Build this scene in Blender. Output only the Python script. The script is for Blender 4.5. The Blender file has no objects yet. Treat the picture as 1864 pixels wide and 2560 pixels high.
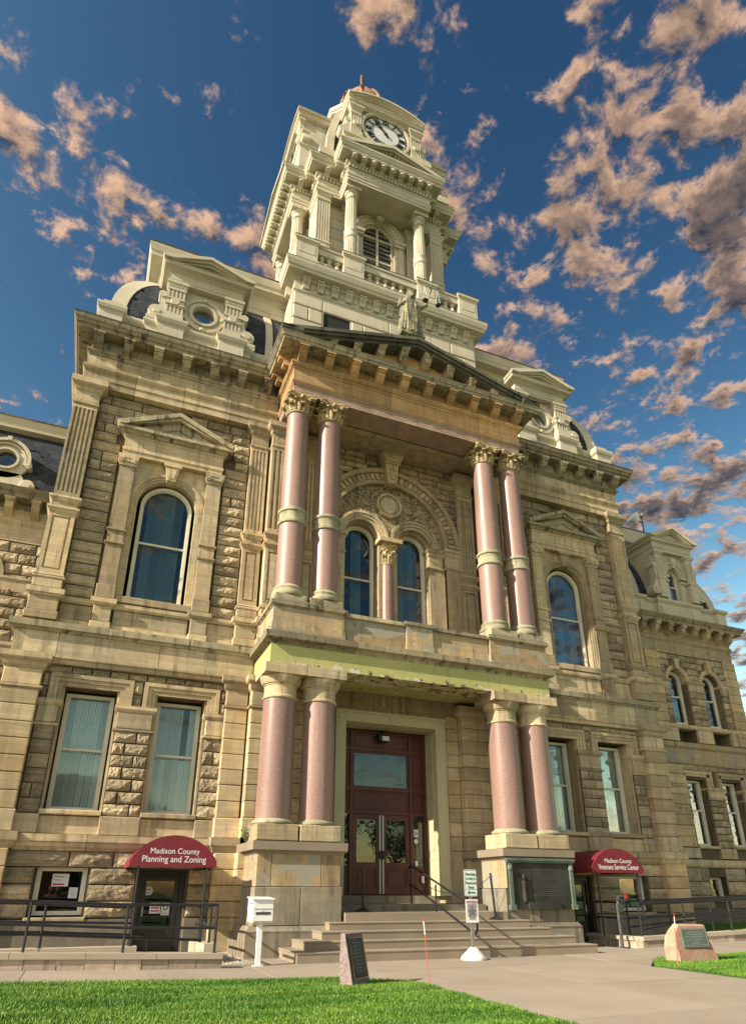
import bpy, bmesh, math, random
import numpy as np
from mathutils import Vector, Matrix, noise
R = math.radians
PI = math.pi
sc = bpy.context.scene
COL = sc.collection
rnd = random.Random(7)

# ------------------------------------------------------------------ camera
CAM_F, YAW, PITCH, ROLL = 1627.84, 0.386061, 0.399540, 0.004220
cd = bpy.data.cameras.new('camera'); cam = bpy.data.objects.new('camera', cd); COL.objects.link(cam)
fw = Vector((math.sin(YAW) * math.cos(PITCH), math.cos(YAW) * math.cos(PITCH), math.sin(PITCH)))
r0 = Vector((math.cos(YAW), -math.sin(YAW), 0)); u0 = r0.cross(fw)
rr = r0 * math.cos(ROLL) + u0 * math.sin(ROLL); uu = -r0 * math.sin(ROLL) + u0 * math.cos(ROLL)
mw = Matrix((rr, uu, -fw)).transposed().to_4x4(); mw.translation = (-7.6186, -15.3138, 1.28)
cam.matrix_world = mw
cd.sensor_fit = 'VERTICAL'; cd.sensor_height = 36; cd.sensor_width = 36
cd.lens = CAM_F / 2560 * 36
cd.shift_x = (932 - 918.396) / 2560; cd.shift_y = (1541.695 - 1280) / 2560
cd.clip_start = .1; cd.clip_end = 3000
sc.camera = cam

# ------------------------------------------------------------------ sky, sun, exposure
SUN_AZ, SUN_EL = 13.0, 30.0                       # degrees in front of the facade's own plane; height
SKY_STR, SUN_STR, EXPO = .06, 3.2, 1.55
w = bpy.data.worlds.new('World'); sc.world = w; w.use_nodes = True
nt = w.node_tree; N = nt.nodes; L = nt.links
def wn(t, **k):
    n = N.new(t)
    for a, v in k.items(): setattr(n, a, v)
    return n
def wmath(op, a, b=None, c=None, clamp=False):
    n = wn('ShaderNodeMath', operation=op, use_clamp=clamp)
    for i, v in enumerate((a, b, c)):
        if v is None: continue
        if isinstance(v, (int, float)): n.inputs[i].default_value = v
        else: L.new(v, n.inputs[i])
    return n.outputs[0]
def wnoise(vec, scale, detail, rough, dist=0):
    n = wn('ShaderNodeTexNoise'); n.inputs['Scale'].default_value = scale; n.inputs['Detail'].default_value = detail
    n.inputs['Roughness'].default_value = rough; n.inputs['Distortion'].default_value = dist
    L.new(vec, n.inputs['Vector']); return n.outputs['Fac']
def wmix(f, a, b):
    n = wn('ShaderNodeMix', data_type='RGBA')
    L.new(f, n.inputs[0]) if not isinstance(f, float) else setattr(n.inputs[0], 'default_value', f)
    for i, v in ((6, a), (7, b)):
        if isinstance(v, tuple): n.inputs[i].default_value = (*v, 1)
        else: L.new(v, n.inputs[i])
    return n.outputs[2]
def wramp(f, lo, hi):
    n = wn('ShaderNodeMapRange', interpolation_type='SMOOTHSTEP'); L.new(f, n.inputs[0])
    n.inputs[1].default_value = lo; n.inputs[2].default_value = hi; return n.outputs[0]
sky = wn('ShaderNodeTexSky', sky_type='NISHITA', sun_disc=False)
sky.sun_elevation = R(SUN_EL); sky.sun_rotation = R(-(90 + SUN_AZ)); sky.air_density = .9; sky.dust_density = 1.2; sky.ozone_density = 1.4
tc = wn('ShaderNodeTexCoord'); sp = wn('ShaderNodeSeparateXYZ'); L.new(tc.outputs['Generated'], sp.inputs[0])
zz = wmath('ADD', wmath('MAXIMUM', sp.outputs[2], 0.0), .10)
cb = wn('ShaderNodeCombineXYZ'); L.new(wmath('DIVIDE', sp.outputs[0], zz), cb.inputs[0]); L.new(wmath('DIVIDE', sp.outputs[1], zz), cb.inputs[1])
cb.inputs[2].default_value = 3.7
pv = cb.outputs[0]
off = wn('ShaderNodeVectorMath', operation='ADD'); L.new(pv, off.inputs[0]); off.inputs[1].default_value = (-.012, -.018, .0)
cover = wnoise(pv, 3.6, 3, .5)
n1 = wnoise(pv, 14.0, 10, .62, .2); n2 = wnoise(off.outputs[0], 14.0, 10, .62, .2)
bank = wramp(sp.outputs[0], -.10, .80)
dens = wmath('ADD', wmath('MULTIPLY_ADD', wmath('SUBTRACT', cover, .5), .62, n1), wmath('MULTIPLY', bank, .10))
cloud = wramp(dens, .53, .69)
lit = wmath('MULTIPLY_ADD', wmath('SUBTRACT', n1, n2), 4.2, .50, clamp=True)
thick = wramp(dens, .60, .76)
lit2 = wmath('MULTIPLY', lit, wmath('SUBTRACT', 1.0, wmath('MULTIPLY', thick, wmath('MULTIPLY_ADD', bank, .65, .25))))
ccol = wmix(lit2, (.25, .29, .41), (5.6, 3.5, 2.2))
hz = wramp(sp.outputs[2], .04, .30)
cl2 = wmath('MULTIPLY', cloud, wmath('MULTIPLY_ADD', hz, .75, .2))
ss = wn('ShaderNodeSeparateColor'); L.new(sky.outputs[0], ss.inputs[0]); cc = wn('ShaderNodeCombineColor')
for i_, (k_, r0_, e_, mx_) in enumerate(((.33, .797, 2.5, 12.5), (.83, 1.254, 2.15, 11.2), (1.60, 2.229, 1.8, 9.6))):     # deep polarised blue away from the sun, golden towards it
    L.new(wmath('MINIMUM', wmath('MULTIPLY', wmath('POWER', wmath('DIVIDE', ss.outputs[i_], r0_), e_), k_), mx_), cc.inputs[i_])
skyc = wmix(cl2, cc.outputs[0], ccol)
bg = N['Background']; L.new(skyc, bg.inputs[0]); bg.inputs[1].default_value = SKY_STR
sd = bpy.data.lights.new('sun', 'SUN'); sd.energy = SUN_STR; sd.angle = R(.53); sd.color = (1, .89, .72)
sun = bpy.data.objects.new('sun', sd); COL.objects.link(sun)
ca = math.cos(R(SUN_EL)); sdir = Vector((-math.cos(R(SUN_AZ)) * ca, -math.sin(R(SUN_AZ)) * ca, math.sin(R(SUN_EL))))
sun.rotation_euler = sdir.to_track_quat('Z', 'Y').to_euler(); sun.location = sdir * 60
sc.view_settings.view_transform = 'Standard'; sc.view_settings.look = 'None'
sc.view_settings.exposure = EXPO; sc.view_settings.gamma = 1; sc.view_settings.use_curve_mapping = False
sc.cycles.max_bounces = 6; sc.cycles.diffuse_bounces = 3; sc.cycles.glossy_bounces = 3; sc.cycles.transparent_max_bounces = 8
sc.cycles.use_denoising = True

# ------------------------------------------------------------------ materials
class G:
    def __init__(s, name):
        s.m = bpy.data.materials.new(name); s.m.use_nodes = True; s.t = s.m.node_tree; s.N = s.t.nodes; s.L = s.t.links
        s.b = s.N['Principled BSDF']; g = s.N.new('ShaderNodeNewGeometry'); s.pos = g.outputs['Position']; s.nor = g.outputs['Normal']
    def inp(s, sock, v):
        if isinstance(v, (int, float)): sock.default_value = v
        elif isinstance(v, tuple): sock.default_value = (*v, 1) if len(v) == 3 and sock.type == 'RGBA' else v
        else: s.L.new(v, sock)
    def vec(s, sx, sy=None, sz=None, src=None):
        n = s.N.new('ShaderNodeVectorMath'); n.operation = 'MULTIPLY'; s.L.new(src or s.pos, n.inputs[0])
        n.inputs[1].default_value = (sx, sy if sy is not None else sx, sz if sz is not None else sx); return n.outputs[0]
    def noise(s, v, detail=4, rough=.55, dist=0.0):
        n = s.N.new('ShaderNodeTexNoise'); n.inputs['Scale'].default_value = 1; n.inputs['Detail'].default_value = detail
        n.inputs['Roughness'].default_value = rough; n.inputs['Distortion'].default_value = dist; s.L.new(v, n.inputs['Vector']); return n.outputs['Fac']
    def vor(s, v, out='Distance'):
        n = s.N.new('ShaderNodeTexVoronoi'); n.inputs['Scale'].default_value = 1; s.L.new(v, n.inputs['Vector']); return n.outputs[out]
    def rng(s, f, lo, hi, a=0.0, b=1.0):
        n = s.N.new('ShaderNodeMapRange'); n.interpolation_type = 'SMOOTHSTEP'; s.inp(n.inputs[0], f)
        for i, v in enumerate((lo, hi, a, b)): n.inputs[i + 1].default_value = v
        return n.outputs[0]
    def math(s, op, a, b=None):
        n = s.N.new('ShaderNodeMath'); n.operation = op; s.inp(n.inputs[0], a)
        if b is not None: s.inp(n.inputs[1], b)
        return n.outputs[0]
    def mix(s, f, a, b, blend='MIX'):
        n = s.N.new('ShaderNodeMix'); n.data_type = 'RGBA'; n.blend_type = blend; s.inp(n.inputs[0], f); s.inp(n.inputs[6], a); s.inp(n.inputs[7], b); return n.outputs[2]
    def rand(s):
        return s.N.new('ShaderNodeObjectInfo').outputs['Random']
    def val(s, col, f):            # multiply colour by scalar
        return s.mix(1.0, col, s.comb(f), 'MULTIPLY')
    def comb(s, f):
        n = s.N.new('ShaderNodeCombineColor')
        for i in range(3): s.L.new(f, n.inputs[i])
        return n.outputs[0]
    def bump(s, h, strength=.4, dist=.02):
        n = s.N.new('ShaderNodeBump'); n.inputs['Strength'].default_value = strength; n.inputs['Distance'].default_value = dist
        s.L.new(h, n.inputs['Height']); s.L.new(n.outputs[0], s.b.inputs['Normal'])
    def done(s, col, rough=.8, metal=0.0, spec=None):
        s.inp(s.b.inputs['Base Color'], col); s.inp(s.b.inputs['Roughness'], rough); s.b.inputs['Metallic'].default_value = metal
        if spec is not None: s.b.inputs['Specular IOR Level'].default_value = spec
        return s.m
def stone(name, base, warm, grime=.5, dirt=(.075, .062, .045), patch=0.0, pcol=(.36, .36, .33), rv=.28, bump=.35, layers=.5, seed=0.0, bd=.012):
    g = G(name)
    big = g.noise(g.vec(.55, .55, .8), 3); med = g.noise(g.vec(2.3, 2.3, 2.9), 5, .6); fine = g.noise(g.vec(38), 3, .7)
    lay = g.noise(g.vec(.5, .5, 13), 3, .6, .4); streak = g.noise(g.vec(5.5, 5.5, .42), 4, .6)
    c = g.mix(g.rng(big, .36, .64), base, warm)
    c = g.val(c, g.rng(lay, .25, .75, 1 - layers * .28, 1 + layers * .2))
    c = g.val(c, g.rng(med, .3, .7, .86, 1.13))
    c = g.val(c, g.rng(g.rand(), 0, 1, 1 - rv, 1 + rv * .75))
    c = g.val(c, g.rng(fine, .3, .7, .9, 1.08))
    gr = g.math('MULTIPLY', g.rng(streak, .46, .68), g.rng(med, .34, .6))
    c = g.mix(g.math('MULTIPLY', gr, grime), c, dirt)
    if patch:
        pn = g.noise(g.vec(1.5, 1.5, 1.9), 6, .62, .6); c = g.mix(g.rng(pn, 1 - patch - .02, 1 - patch + .03), c, pcol)
    h = g.math('ADD', g.math('MULTIPLY', fine, .4), med)
    if bd > .02: h = g.math('ADD', g.math('MULTIPLY', g.noise(g.vec(9, 9, 13), 6, .62, .4), 1.6), g.math('MULTIPLY', fine, .35))
    g.bump(h, bump, bd)
    return g.done(c, .88, 0, .25)
def plain(name, col, rough=.6, metal=0.0, var=.1, scale=4, bump=0.0, spec=None):
    g = G(name); n = g.noise(g.vec(scale), 4); c = g.val(g.mix(0.0, col, col), g.rng(n, .3, .7, 1 - var, 1 + var))
    if bump: g.bump(g.noise(g.vec(scale * 9), 3), bump, .01)
    return g.done(c, rough, metal, spec)
M = {}
M['stone'] = stone('sandstone_smooth', (.455, .38, .25), (.495, .385, .23), .6, patch=.30, pcol=(.42, .40, .32))
M['block'] = stone('sandstone_blocks', (.465, .375, .23), (.505, .37, .20), .35, rv=.2)
M['rock'] = stone('sandstone_rock_faced', (.42, .345, .225), (.46, .37, .235), .45, rv=.3, bump=1.0, layers=.9, bd=.045)
M['mortar'] = stone('lime_mortar', (.11, .088, .058), (.14, .11, .07), .5)
M['cornice'] = stone('sandstone_weathered_cornice', (.33, .29, .20), (.40, .33, .21), .95, (.038, .036, .028), patch=.33, pcol=(.36, .34, .27))
M['crust'] = stone('black_crusted_coping', (.075, .075, .055), (.13, .125, .095), .8, (.02, .02, .016))
M['orange'] = stone('orange_sandstone', (.47, .305, .155), (.51, .31, .14), .4, patch=.27, pcol=(.35, .29, .22))
M['pink'] = stone('dull_pink_painted_stone', (.40, .29, .225), (.43, .30, .23), .3, rv=.05)
M['patched'] = stone('cement_patched_sandstone', (.36, .29, .18), (.40, .29, .155), .6, patch=.46, pcol=(.30, .28, .22), layers=.3)
M['grey'] = stone('grey_cement_stone', (.195, .18, .14), (.235, .20, .14), .7, patch=.36, pcol=(.18, .173, .145), layers=.2)
M['ring'] = stone('grey_green_ring_stone', (.33, .315, .215), (.37, .34, .22), .5, rv=.1)
M['capstone'] = stone('carved_capital_stone', (.42, .355, .205), (.47, .37, .19), .8, rv=.1)
def granite():
    g = G('polished_pink_granite'); a = g.noise(g.vec(70), 3, .8); b = g.noise(g.vec(160), 2, .7); c0 = g.noise(g.vec(.9, .9, .25), 4)
    c = g.mix(g.rng(a, .38, .62), (.165, .09, .075), (.36, .235, .19)); c = g.mix(g.rng(b, .62, .72), c, (.09, .06, .055))
    c = g.val(c, g.rng(c0, .3, .7, .82, 1.12)); st = g.noise(g.vec(9, 9, .3), 3, .6)
    c = g.mix(g.math('MULTIPLY', g.rng(st, .6, .72), .25), c, (.5, .45, .42))
    return g.done(c, g.rng(c0, .3, .7, .34, .5), 0, .5)
M['granite'] = granite()
def cream(name='cream_painted_metal', base=(.54, .49, .37), g2=(.47, .42, .305), grime=.5):
    g = G(name); n = g.noise(g.vec(.9), 4); st = g.noise(g.vec(6, 6, .5), 5, .65); f = g.noise(g.vec(26), 3)
    c = g.mix(g.rng(n, .35, .65), base, g2); c = g.mix(g.math('MULTIPLY', g.rng(st, .55, .75), grime), c, (.22, .19, .13))
    c = g.val(c, g.rng(f, .3, .7, .95, 1.04)); c = g.mix(g.rng(g.noise(g.vec(3.1), 5, .7, .5), .735, .75), c, (.27, .26, .24)); g.bump(f, .08, .01); return g.done(c, .5, 0, .4)
M['cream'] = cream()
M['frame'] = cream('cream_window_paint', (.70, .665, .54), (.63, .59, .46), .2)
M['casing'] = cream('olive_cream_door_casing', (.50, .46, .29), (.44, .41, .25), .25)
def slate():
    g = G('slate'); r = g.rand(); n = g.noise(g.vec(5), 5); c = g.mix(r, (.014, .018, .027), (.036, .042, .054)); c = g.val(c, g.rng(n, .3, .7, .8, 1.25))
    g.bump(g.noise(g.vec(22), 4), .3, .01); return g.done(c, g.rng(n, .3, .7, .6, .8), 0, .3)
M['slate'] = slate()
def green():
    g = G('peeling_green_paint'); n = g.noise(g.vec(1.1), 4); p = g.noise(g.vec(4.2, 4.2, 6.5), 6, .66, .5); sp = g.N.new('ShaderNodeSeparateXYZ'); g.L.new(g.pos, sp.inputs[0])
    low = g.rng(sp.outputs[2], 6.40, 6.66, .16, 0.0); pe = g.rng(g.math('ADD', p, low), .655, .675)
    under = g.mix(g.rng(g.noise(g.vec(3), 2), .5, .55), (.10, .05, .035), (.55, .52, .45))
    c = g.mix(g.rng(n, .3, .7), (.37, .365, .125), (.44, .42, .16)); c = g.mix(g.math('MULTIPLY', g.rng(g.noise(g.vec(8, 8, .6), 4), .55, .75), .35), c, (.2, .18, .1))
    return g.done(g.mix(pe, c, under), .65)
M['green'] = green()
def glass(name, tint, rough=.0, mixf=.9):
    g = G(name); t = g.N.new('ShaderNodeBsdfTransparent'); t.inputs[0].default_value = (*tint, 1); gl = g.N.new('ShaderNodeBsdfGlossy'); gl.inputs['Roughness'].default_value = rough
    gl.inputs[0].default_value = (.95, .97, 1, 1)
    fr = g.N.new('ShaderNodeFresnel'); fr.inputs[0].default_value = 1.55
    wv = g.N.new('ShaderNodeBump'); wv.inputs['Strength'].default_value = .06; wv.inputs['Distance'].default_value = .02; g.L.new(g.noise(g.vec(2.2), 2), wv.inputs['Height'])
    g.L.new(wv.outputs[0], gl.inputs['Normal'])
    mx = g.N.new('ShaderNodeMixShader'); g.L.new(g.math('ADD', g.math('MULTIPLY', fr.outputs[0], .62), .015), mx.inputs[0]); g.L.new(t.outputs[0], mx.inputs[1]); g.L.new(gl.outputs[0], mx.inputs[2])
    g.L.new(mx.outputs[0], g.N['Material Output'].inputs[0]); return g.m
M['glass'] = glass('window_glass', (.93, .97, .96))
M['storm'] = glass('dusty_storm_glass', (.60, .69, .72))
M['dark'] = plain('painted_interior_shade', (.012, .012, .013), .9)  # near-black colour stands in for the shade inside openings
M['room'] = plain('dim_room_wall', (.09, .085, .075), .9)
def shut_mat():
    g = G('pale_blue_grey_shutters'); n = g.noise(g.vec(2.5), 3); c = g.val(g.mix(g.rng(n, .3, .7), (.60, .64, .63), (.68, .71, .68)), g.rng(g.rand(), 0, 1, .62, 1.05)); return g.done(c, .6)
M['shutter'] = shut_mat(); M['louvre'] = plain('weathered_grey_louvres', (.27, .255, .215), .7, 0, .25, 5)
def wood():
    g = G('maroon_door_paint'); n = g.noise(g.vec(1.3), 4); f = g.noise(g.vec(30, 30, 3), 4); c = g.mix(g.rng(n, .3, .7), (.078, .023, .017), (.115, .034, .024)); g.bump(f, .12, .01); return g.done(c, .42, 0, .4)
M['maroon'] = wood()
M['fabric'] = plain('burgundy_awning_canvas', (.17, .012, .022), .62, 0, .12, 3, .1)
M['white'] = plain('white_paint', (.78, .78, .76), .45, 0, .05)
M['lettering'] = plain('white_lettering', (.75, .75, .73), .6, 0, .02)
M['steel'] = plain('black_painted_steel', (.014, .015, .017), .38, 0, .3, 9, 0, .5)
M['greysteel'] = plain('dark_grey_steel', (.06, .062, .062), .45, 0, .2, 9)
M['galv'] = plain('galvanised_steel', (.45, .46, .46), .4, .8, .1, 12)
M['cone'] = plain('white_concrete_base', (.66, .63, .57), .8, 0, .12, 6, .2)
def concrete(name, a, b, crack=0.0):
    g = G(name); n = g.noise(g.vec(.8), 5, .6); f = g.noise(g.vec(60), 3, .7); st = g.noise(g.vec(1.6, 3.0, 2), 6, .65, .3); c = g.mix(g.rng(n, .3, .7), a, b)
    c = g.val(c, g.rng(g.rand(), 0, 1, .93, 1.06)); c = g.mix(g.math('MULTIPLY', g.rng(st, .58, .72), .45), c, (.30, .20, .12)); c = g.val(c, g.rng(f, .3, .7, .9, 1.07))
    sp = g.noise(g.vec(9), 2, .5); c = g.mix(g.rng(sp, .76, .79), c, (.12, .1, .08)); g.bump(f, .15, .006); return g.done(c, .85, 0, .3)
M['concrete'] = concrete('pale_concrete_paving', (.285, .24, .185), (.325, .275, .215))
M['step'] = concrete('step_concrete', (.235, .195, .14), (.29, .24, .175))
M['curb'] = concrete('limestone_curb', (.37, .325, .245), (.42, .36, .27))
M['curbrock'] = stone('split_limestone_blocks', (.40, .335, .27), (.45, .36, .28), .5, rv=.25, bump=.8)
M['joint'] = plain('joint_filler', (.16, .135, .11), .95, 0, .2)
M['gravel'] = plain('pale_gravel', (.42, .38, .31), .95, 0, .3, 30, .6)
def soil():
    g = G('lawn_turf'); n = g.noise(g.vec(1.3), 4); f = g.noise(g.vec(45), 3); c = g.mix(g.rng(n, .3, .7), (.03, .075, .010), (.045, .10, .015)); c = g.val(c, g.rng(f, .3, .7, .6, 1.3)); g.bump(f, .7, .02); return g.done(c, .9)
M['turf'] = soil()
def blade():
    g = G('grass_blades'); n = g.noise(g.vec(.5, 1.9, 1), 5, .6); f = g.noise(g.vec(24), 2); c = g.mix(g.rng(n, .38, .62), (.05, .15, .010), (.135, .255, .025)); c = g.mix(g.rng(f, .58, .72), c, (.14, .22, .035)); c = g.mix(g.rng(g.noise(g.vec(60), 1), .68, .72), c, (.26, .24, .10))
    g.b.inputs['Subsurface Weight'].default_value = 0; return g.done(c, .5, 0, .35)
M['blade'] = blade()
M['leaf'] = plain('weed_leaves', (.07, .14, .025), .5, 0, .4, 20)
M['stem'] = plain('weed_stems', (.16, .13, .06), .7)
def bronze(name, base, hi, rough=.5, sk=.12):
    g = G(name); n = g.noise(g.vec(2.2, 2.2, 1.2), 5, .6); st = g.noise(g.vec(14, 14, 1.2), 4, .6); c = g.mix(g.rng(n, .35, .65), base, hi); c = g.mix(g.math('MULTIPLY', g.rng(st, .55, .7), sk), c, (.20, .25, .19)); return g.done(c, rough, .1, .3)
def statue_mat():
    g = G('weathered_statue_metal'); n = g.noise(g.vec(3.2, 3.2, 2.2), 5, .6); st = g.noise(g.vec(16, 16, 1.6), 5, .65); c = g.mix(g.rng(n, .36, .64), (.125, .13, .09), (.33, .29, .185)); c = g.mix(g.rng(st, .52, .68), c, (.04, .043, .035)); g.bump(g.noise(g.vec(30), 3), .3, .01); return g.done(c, .7, 0, .3)
M['statue'] = statue_mat()
M['bronze'] = bronze('dark_bronze', (.030, .029, .022), (.05, .05, .038), .62)
M['verdigris'] = bronze('verdigris_edge', (.09, .125, .095), (.15, .19, .15), .75)
M['copper'] = plain('old_copper_dome', (.30, .165, .10), .6, .3, .35, 3)
M['iron'] = plain('rusty_iron_finial', (.16, .10, .06), .7, .2, .3, 8)
M['dial'] = plain('milk_glass_clock_dial', (.62, .63, .61), .3, 0, .06, 1.5)
M['black'] = plain('black_iron', (.010, .010, .011), .5)
M['red'] = plain('red_plastic', (.55, .03, .02), .4)
M['paper'] = plain('white_paper', (.62, .64, .63), .8, 0, .04)
M['ink'] = plain('dark_ink', (.05, .05, .06), .8)
M['redink'] = plain('red_ink', (.38, .04, .05), .7)
M['signgreen'] = plain('sign_green', (.02, .19, .12), .5)
M['starink'] = plain('grey_star_ink', (.28, .28, .29), .8)
def boulder():
    g = G('pink_granite_boulder'); n = g.noise(g.vec(2.2), 5, .6, .3); f = g.noise(g.vec(60), 3, .8); c = g.mix(g.rng(n, .35, .65), (.47, .36, .255), (.42, .235, .165)); c = g.val(c, g.rng(f, .3, .7, .72, 1.2)); st = g.noise(g.vec(7, 7, .8), 4); c = g.mix(g.math('MULTIPLY', g.rng(st, .55, .7), .35), c, (.2, .2, .16)); g.bump(g.noise(g.vec(17), 5), .5, .02); return g.done(c, .85)
M['boulder'] = boulder()
M['memorial'] = plain('rough_pink_granite_slab', (.27, .205, .19), .8, 0, .3, 26, .8)
M['memtop'] = plain('dark_dressed_granite', (.085, .075, .078), .6, 0, .2, 14)
M['plate'] = plain('grey_green_bronze_plate', (.115, .15, .135), .5, .2, .15, 5)
M['platetext'] = plain('raised_plate_letters', (.24, .28, .25), .5, .2)
M['orangestake'] = plain('orange_marker', (.60, .09, .04), .5)
M['leather'] = plain('tan_leather', (.22, .13, .07), .6)
# ------------------------------------------------------------------ geometry helpers
WL = {}                                              # world position of every object's origin
class MB:
    """collects faces in world space; s=-1 mirrors about x=0"""
    def __init__(s, sgn=1, xf=None): s.v = []; s.f = []; s.sm = []; s.s = sgn; s.xf = xf
    def add(s, vs, fs, smooth=False):
        o = len(s.v); g = s.s
        s.v += [(g * x, y, z) for x, y, z in vs] if not s.xf else [s.xf(g * x, y, z) for x, y, z in vs]
        for f in fs:
            f = [o + i for i in f]
            s.f.append(f if g > 0 else f[::-1]); s.sm.append(smooth)
        return s
    def box(s, x0, x1, y0, y1, z0, z1):
        if x0 > x1: x0, x1 = x1, x0
        if y0 > y1: y0, y1 = y1, y0
        v = [(x0, y0, z0), (x1, y0, z0), (x1, y1, z0), (x0, y1, z0), (x0, y0, z1), (x1, y0, z1), (x1, y1, z1), (x0, y1, z1)]
        return s.add(v, [(3, 2, 1, 0), (4, 5, 6, 7), (0, 1, 5, 4), (1, 2, 6, 5), (2, 3, 7, 6), (3, 0, 4, 7)])
    def prism(s, poly, y0, y1, smooth=False):        # polygon in (x,z), extruded in y
        a = sum(poly[i][0] * poly[(i + 1) % len(poly)][1] - poly[(i + 1) % len(poly)][0] * poly[i][1] for i in range(len(poly)))
        if a < 0: poly = poly[::-1]
        n = len(poly); v = [(x, y0, z) for x, z in poly] + [(x, y1, z) for x, z in poly]
        s.add(v, [list(range(n)), list(range(2 * n - 1, n - 1, -1))])
        return s.add(v, [(i, i + n, (i + 1) % n + n, (i + 1) % n) for i in range(n)], smooth)
    def prismx(s, poly, x0, x1):                     # polygon in (y,z), extruded in x
        a = sum(poly[i][0] * poly[(i + 1) % len(poly)][1] - poly[(i + 1) % len(poly)][0] * poly[i][1] for i in range(len(poly)))
        if a < 0: poly = poly[::-1]
        n = len(poly); v = [(x0, y, z) for y, z in poly] + [(x1, y, z) for y, z in poly]
        return s.add(v, [list(range(n - 1, -1, -1)), list(range(n, 2 * n))] + [(i, (i + 1) % n, (i + 1) % n + n, i + n) for i in range(n)])
    def prismz(s, poly, z0, z1):
        a = sum(poly[i][0] * poly[(i + 1) % len(poly)][1] - poly[(i + 1) % len(poly)][0] * poly[i][1] for i in range(len(poly)))
        if a < 0: poly = poly[::-1]
        n = len(poly); v = [(x, y, z0) for x, y in poly] + [(x, y, z1) for x, y in poly]
        return s.add(v, [list(range(n - 1, -1, -1)), list(range(n, 2 * n))] + [(i, (i + 1) % n, (i + 1) % n + n, i + n) for i in range(n)])
    def mould(s, path, prof, closed=False):
        """sweep closed profile [(out,z)] along plan path [(x,y)], outward = right of travel"""
        n = len(path); P = [Vector(p) for p in path]; rows = []
        def nrm(a, b): d = (b - a).normalized(); return Vector((d.y, -d.x))
        for i in range(n):
            ns = []
            if closed or i > 0: ns.append(nrm(P[i - 1], P[i]))
            if closed or i < n - 1: ns.append(nrm(P[i], P[(i + 1) % n]))
            m = ns[0] if len(ns) == 1 else (ns[0] + ns[1]) / (1 + ns[0].dot(ns[1]))
            rows.append([(P[i].x + m.x * d, P[i].y + m.y * d, z) for d, z in prof])
        k = len(prof); v = [p for r in rows for p in r]; f = []
        ar = sum(prof[i][0] * prof[(i + 1) % k][1] - prof[(i + 1) % k][0] * prof[i][1] for i in range(k))
        for i in range(n if closed else n - 1):
            a, b = i * k, ((i + 1) % n) * k
            for j in range(k):
                q = (a + j, b + j, b + (j + 1) % k, a + (j + 1) % k)
                f.append(q if ar > 0 else q[::-1])
        if not closed:
            f.append(list(range(k)) if ar < 0 else list(range(k))[::-1]); e = (n - 1) * k
            f.append([e + j for j in range(k)] if ar > 0 else [e + j for j in range(k)][::-1])
        return s.add(v, f)
    def lathe(s, cx, cy, prof, seg=28, smooth=True, flute=0.0, cap=True, axis='z', y=0.0):
        v = []; k = len(prof)
        for i in range(seg):
            a = 2 * PI * i / seg; fr = 1 - (flute if flute and i % 2 else 0)
            for r, z in prof:
                q = r * fr
                if axis == 'z': v.append((cx + q * math.cos(a), cy + q * math.sin(a), z))
                else: v.append((cx + q * math.cos(a), z, cy + q * math.sin(a)))       # axis along y; cy is z centre
        f = []
        for i in range(seg):
            j = (i + 1) % seg
            for m in range(k - 1):
                q = (i * k + m, j * k + m, j * k + m + 1, i * k + m + 1); f.append(q if axis == 'z' else q[::-1])
        s.add(v, f, smooth and not flute)
        if cap:
            for lp in ([i * k + k - 1 for i in range(seg)], [i * k for i in range(seg)][::-1]):
                if axis != 'z': lp = lp[::-1]
                s.add([v[i] for i in lp], [list(range(seg))])
        return s
    def tube(s, pts, r, seg=8, smooth=True):
        P = [Vector(p) for p in pts]; n = len(P); v = []; up = Vector((0, 0, 1))
        rad = r if isinstance(r, (list, tuple)) else [r] * n
        for i in range(n):
            d = (P[min(i + 1, n - 1)] - P[max(i - 1, 0)]).normalized()
            a = d.cross(up if abs(d.z) < .95 else Vector((1, 0, 0))).normalized(); b = a.cross(d)
            for k in range(seg):
                t = 2 * PI * k / seg; v.append(tuple(P[i] + (a * math.cos(t) + b * math.sin(t)) * rad[i]))
        f = [(i * seg + k, (i + 1) * seg + k, (i + 1) * seg + (k + 1) % seg, i * seg + (k + 1) % seg) for i in range(n - 1) for k in range(seg)]
        s.add(v, f, smooth); return s.add(v, [list(range(seg)), list(range(n * seg - 1, (n - 1) * seg - 1, -1))])
    def build(s, name, m, parent=None, label=None, kind=None):
        v = np.array(s.v, dtype=float); lo, hi = v.min(0), v.max(0)
        c = Vector(((lo[0] + hi[0]) / 2, (lo[1] + hi[1]) / 2, lo[2]))
        me = bpy.data.meshes.new(name); me.from_pydata((v - np.array(c)).tolist(), [], s.f)
        me.polygons.foreach_set('use_smooth', s.sm); me.materials.append(M[m] if isinstance(m, str) else m); me.update()
        if any(s.sm): me.set_sharp_from_angle(angle=R(38))
        return link(name, me, c, parent, label, kind)
def link(name, me, c, parent=None, label=None, kind=None):
    o = bpy.data.objects.new(name, me); COL.objects.link(o); WL[o.name] = Vector(c)
    if parent is not None: o.parent = parent; o.location = Vector(c) - WL[parent.name]
    else: o.location = c
    if label: o['label'] = label
    if kind: o['kind'] = kind
    return o
def thing(name, label, cat, loc, group=None):
    o = bpy.data.objects.new(name, None); COL.objects.link(o); o.location = loc; WL[o.name] = Vector(loc); o.empty_display_size = .1
    o['label'] = label; o['category'] = cat
    if group: o['group'] = group
    return o
def tag(o, label, cat, group=None):
    o['label'] = label; o['category'] = cat
    if group: o['group'] = group
    return o
def inst(o, c, parent, name=None, scale=None):       # another object on the same mesh, standing at world point c
    q = link(name or o.name.split('.')[0], o.data, c, parent)
    if scale: q.scale = scale
    return q
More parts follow.
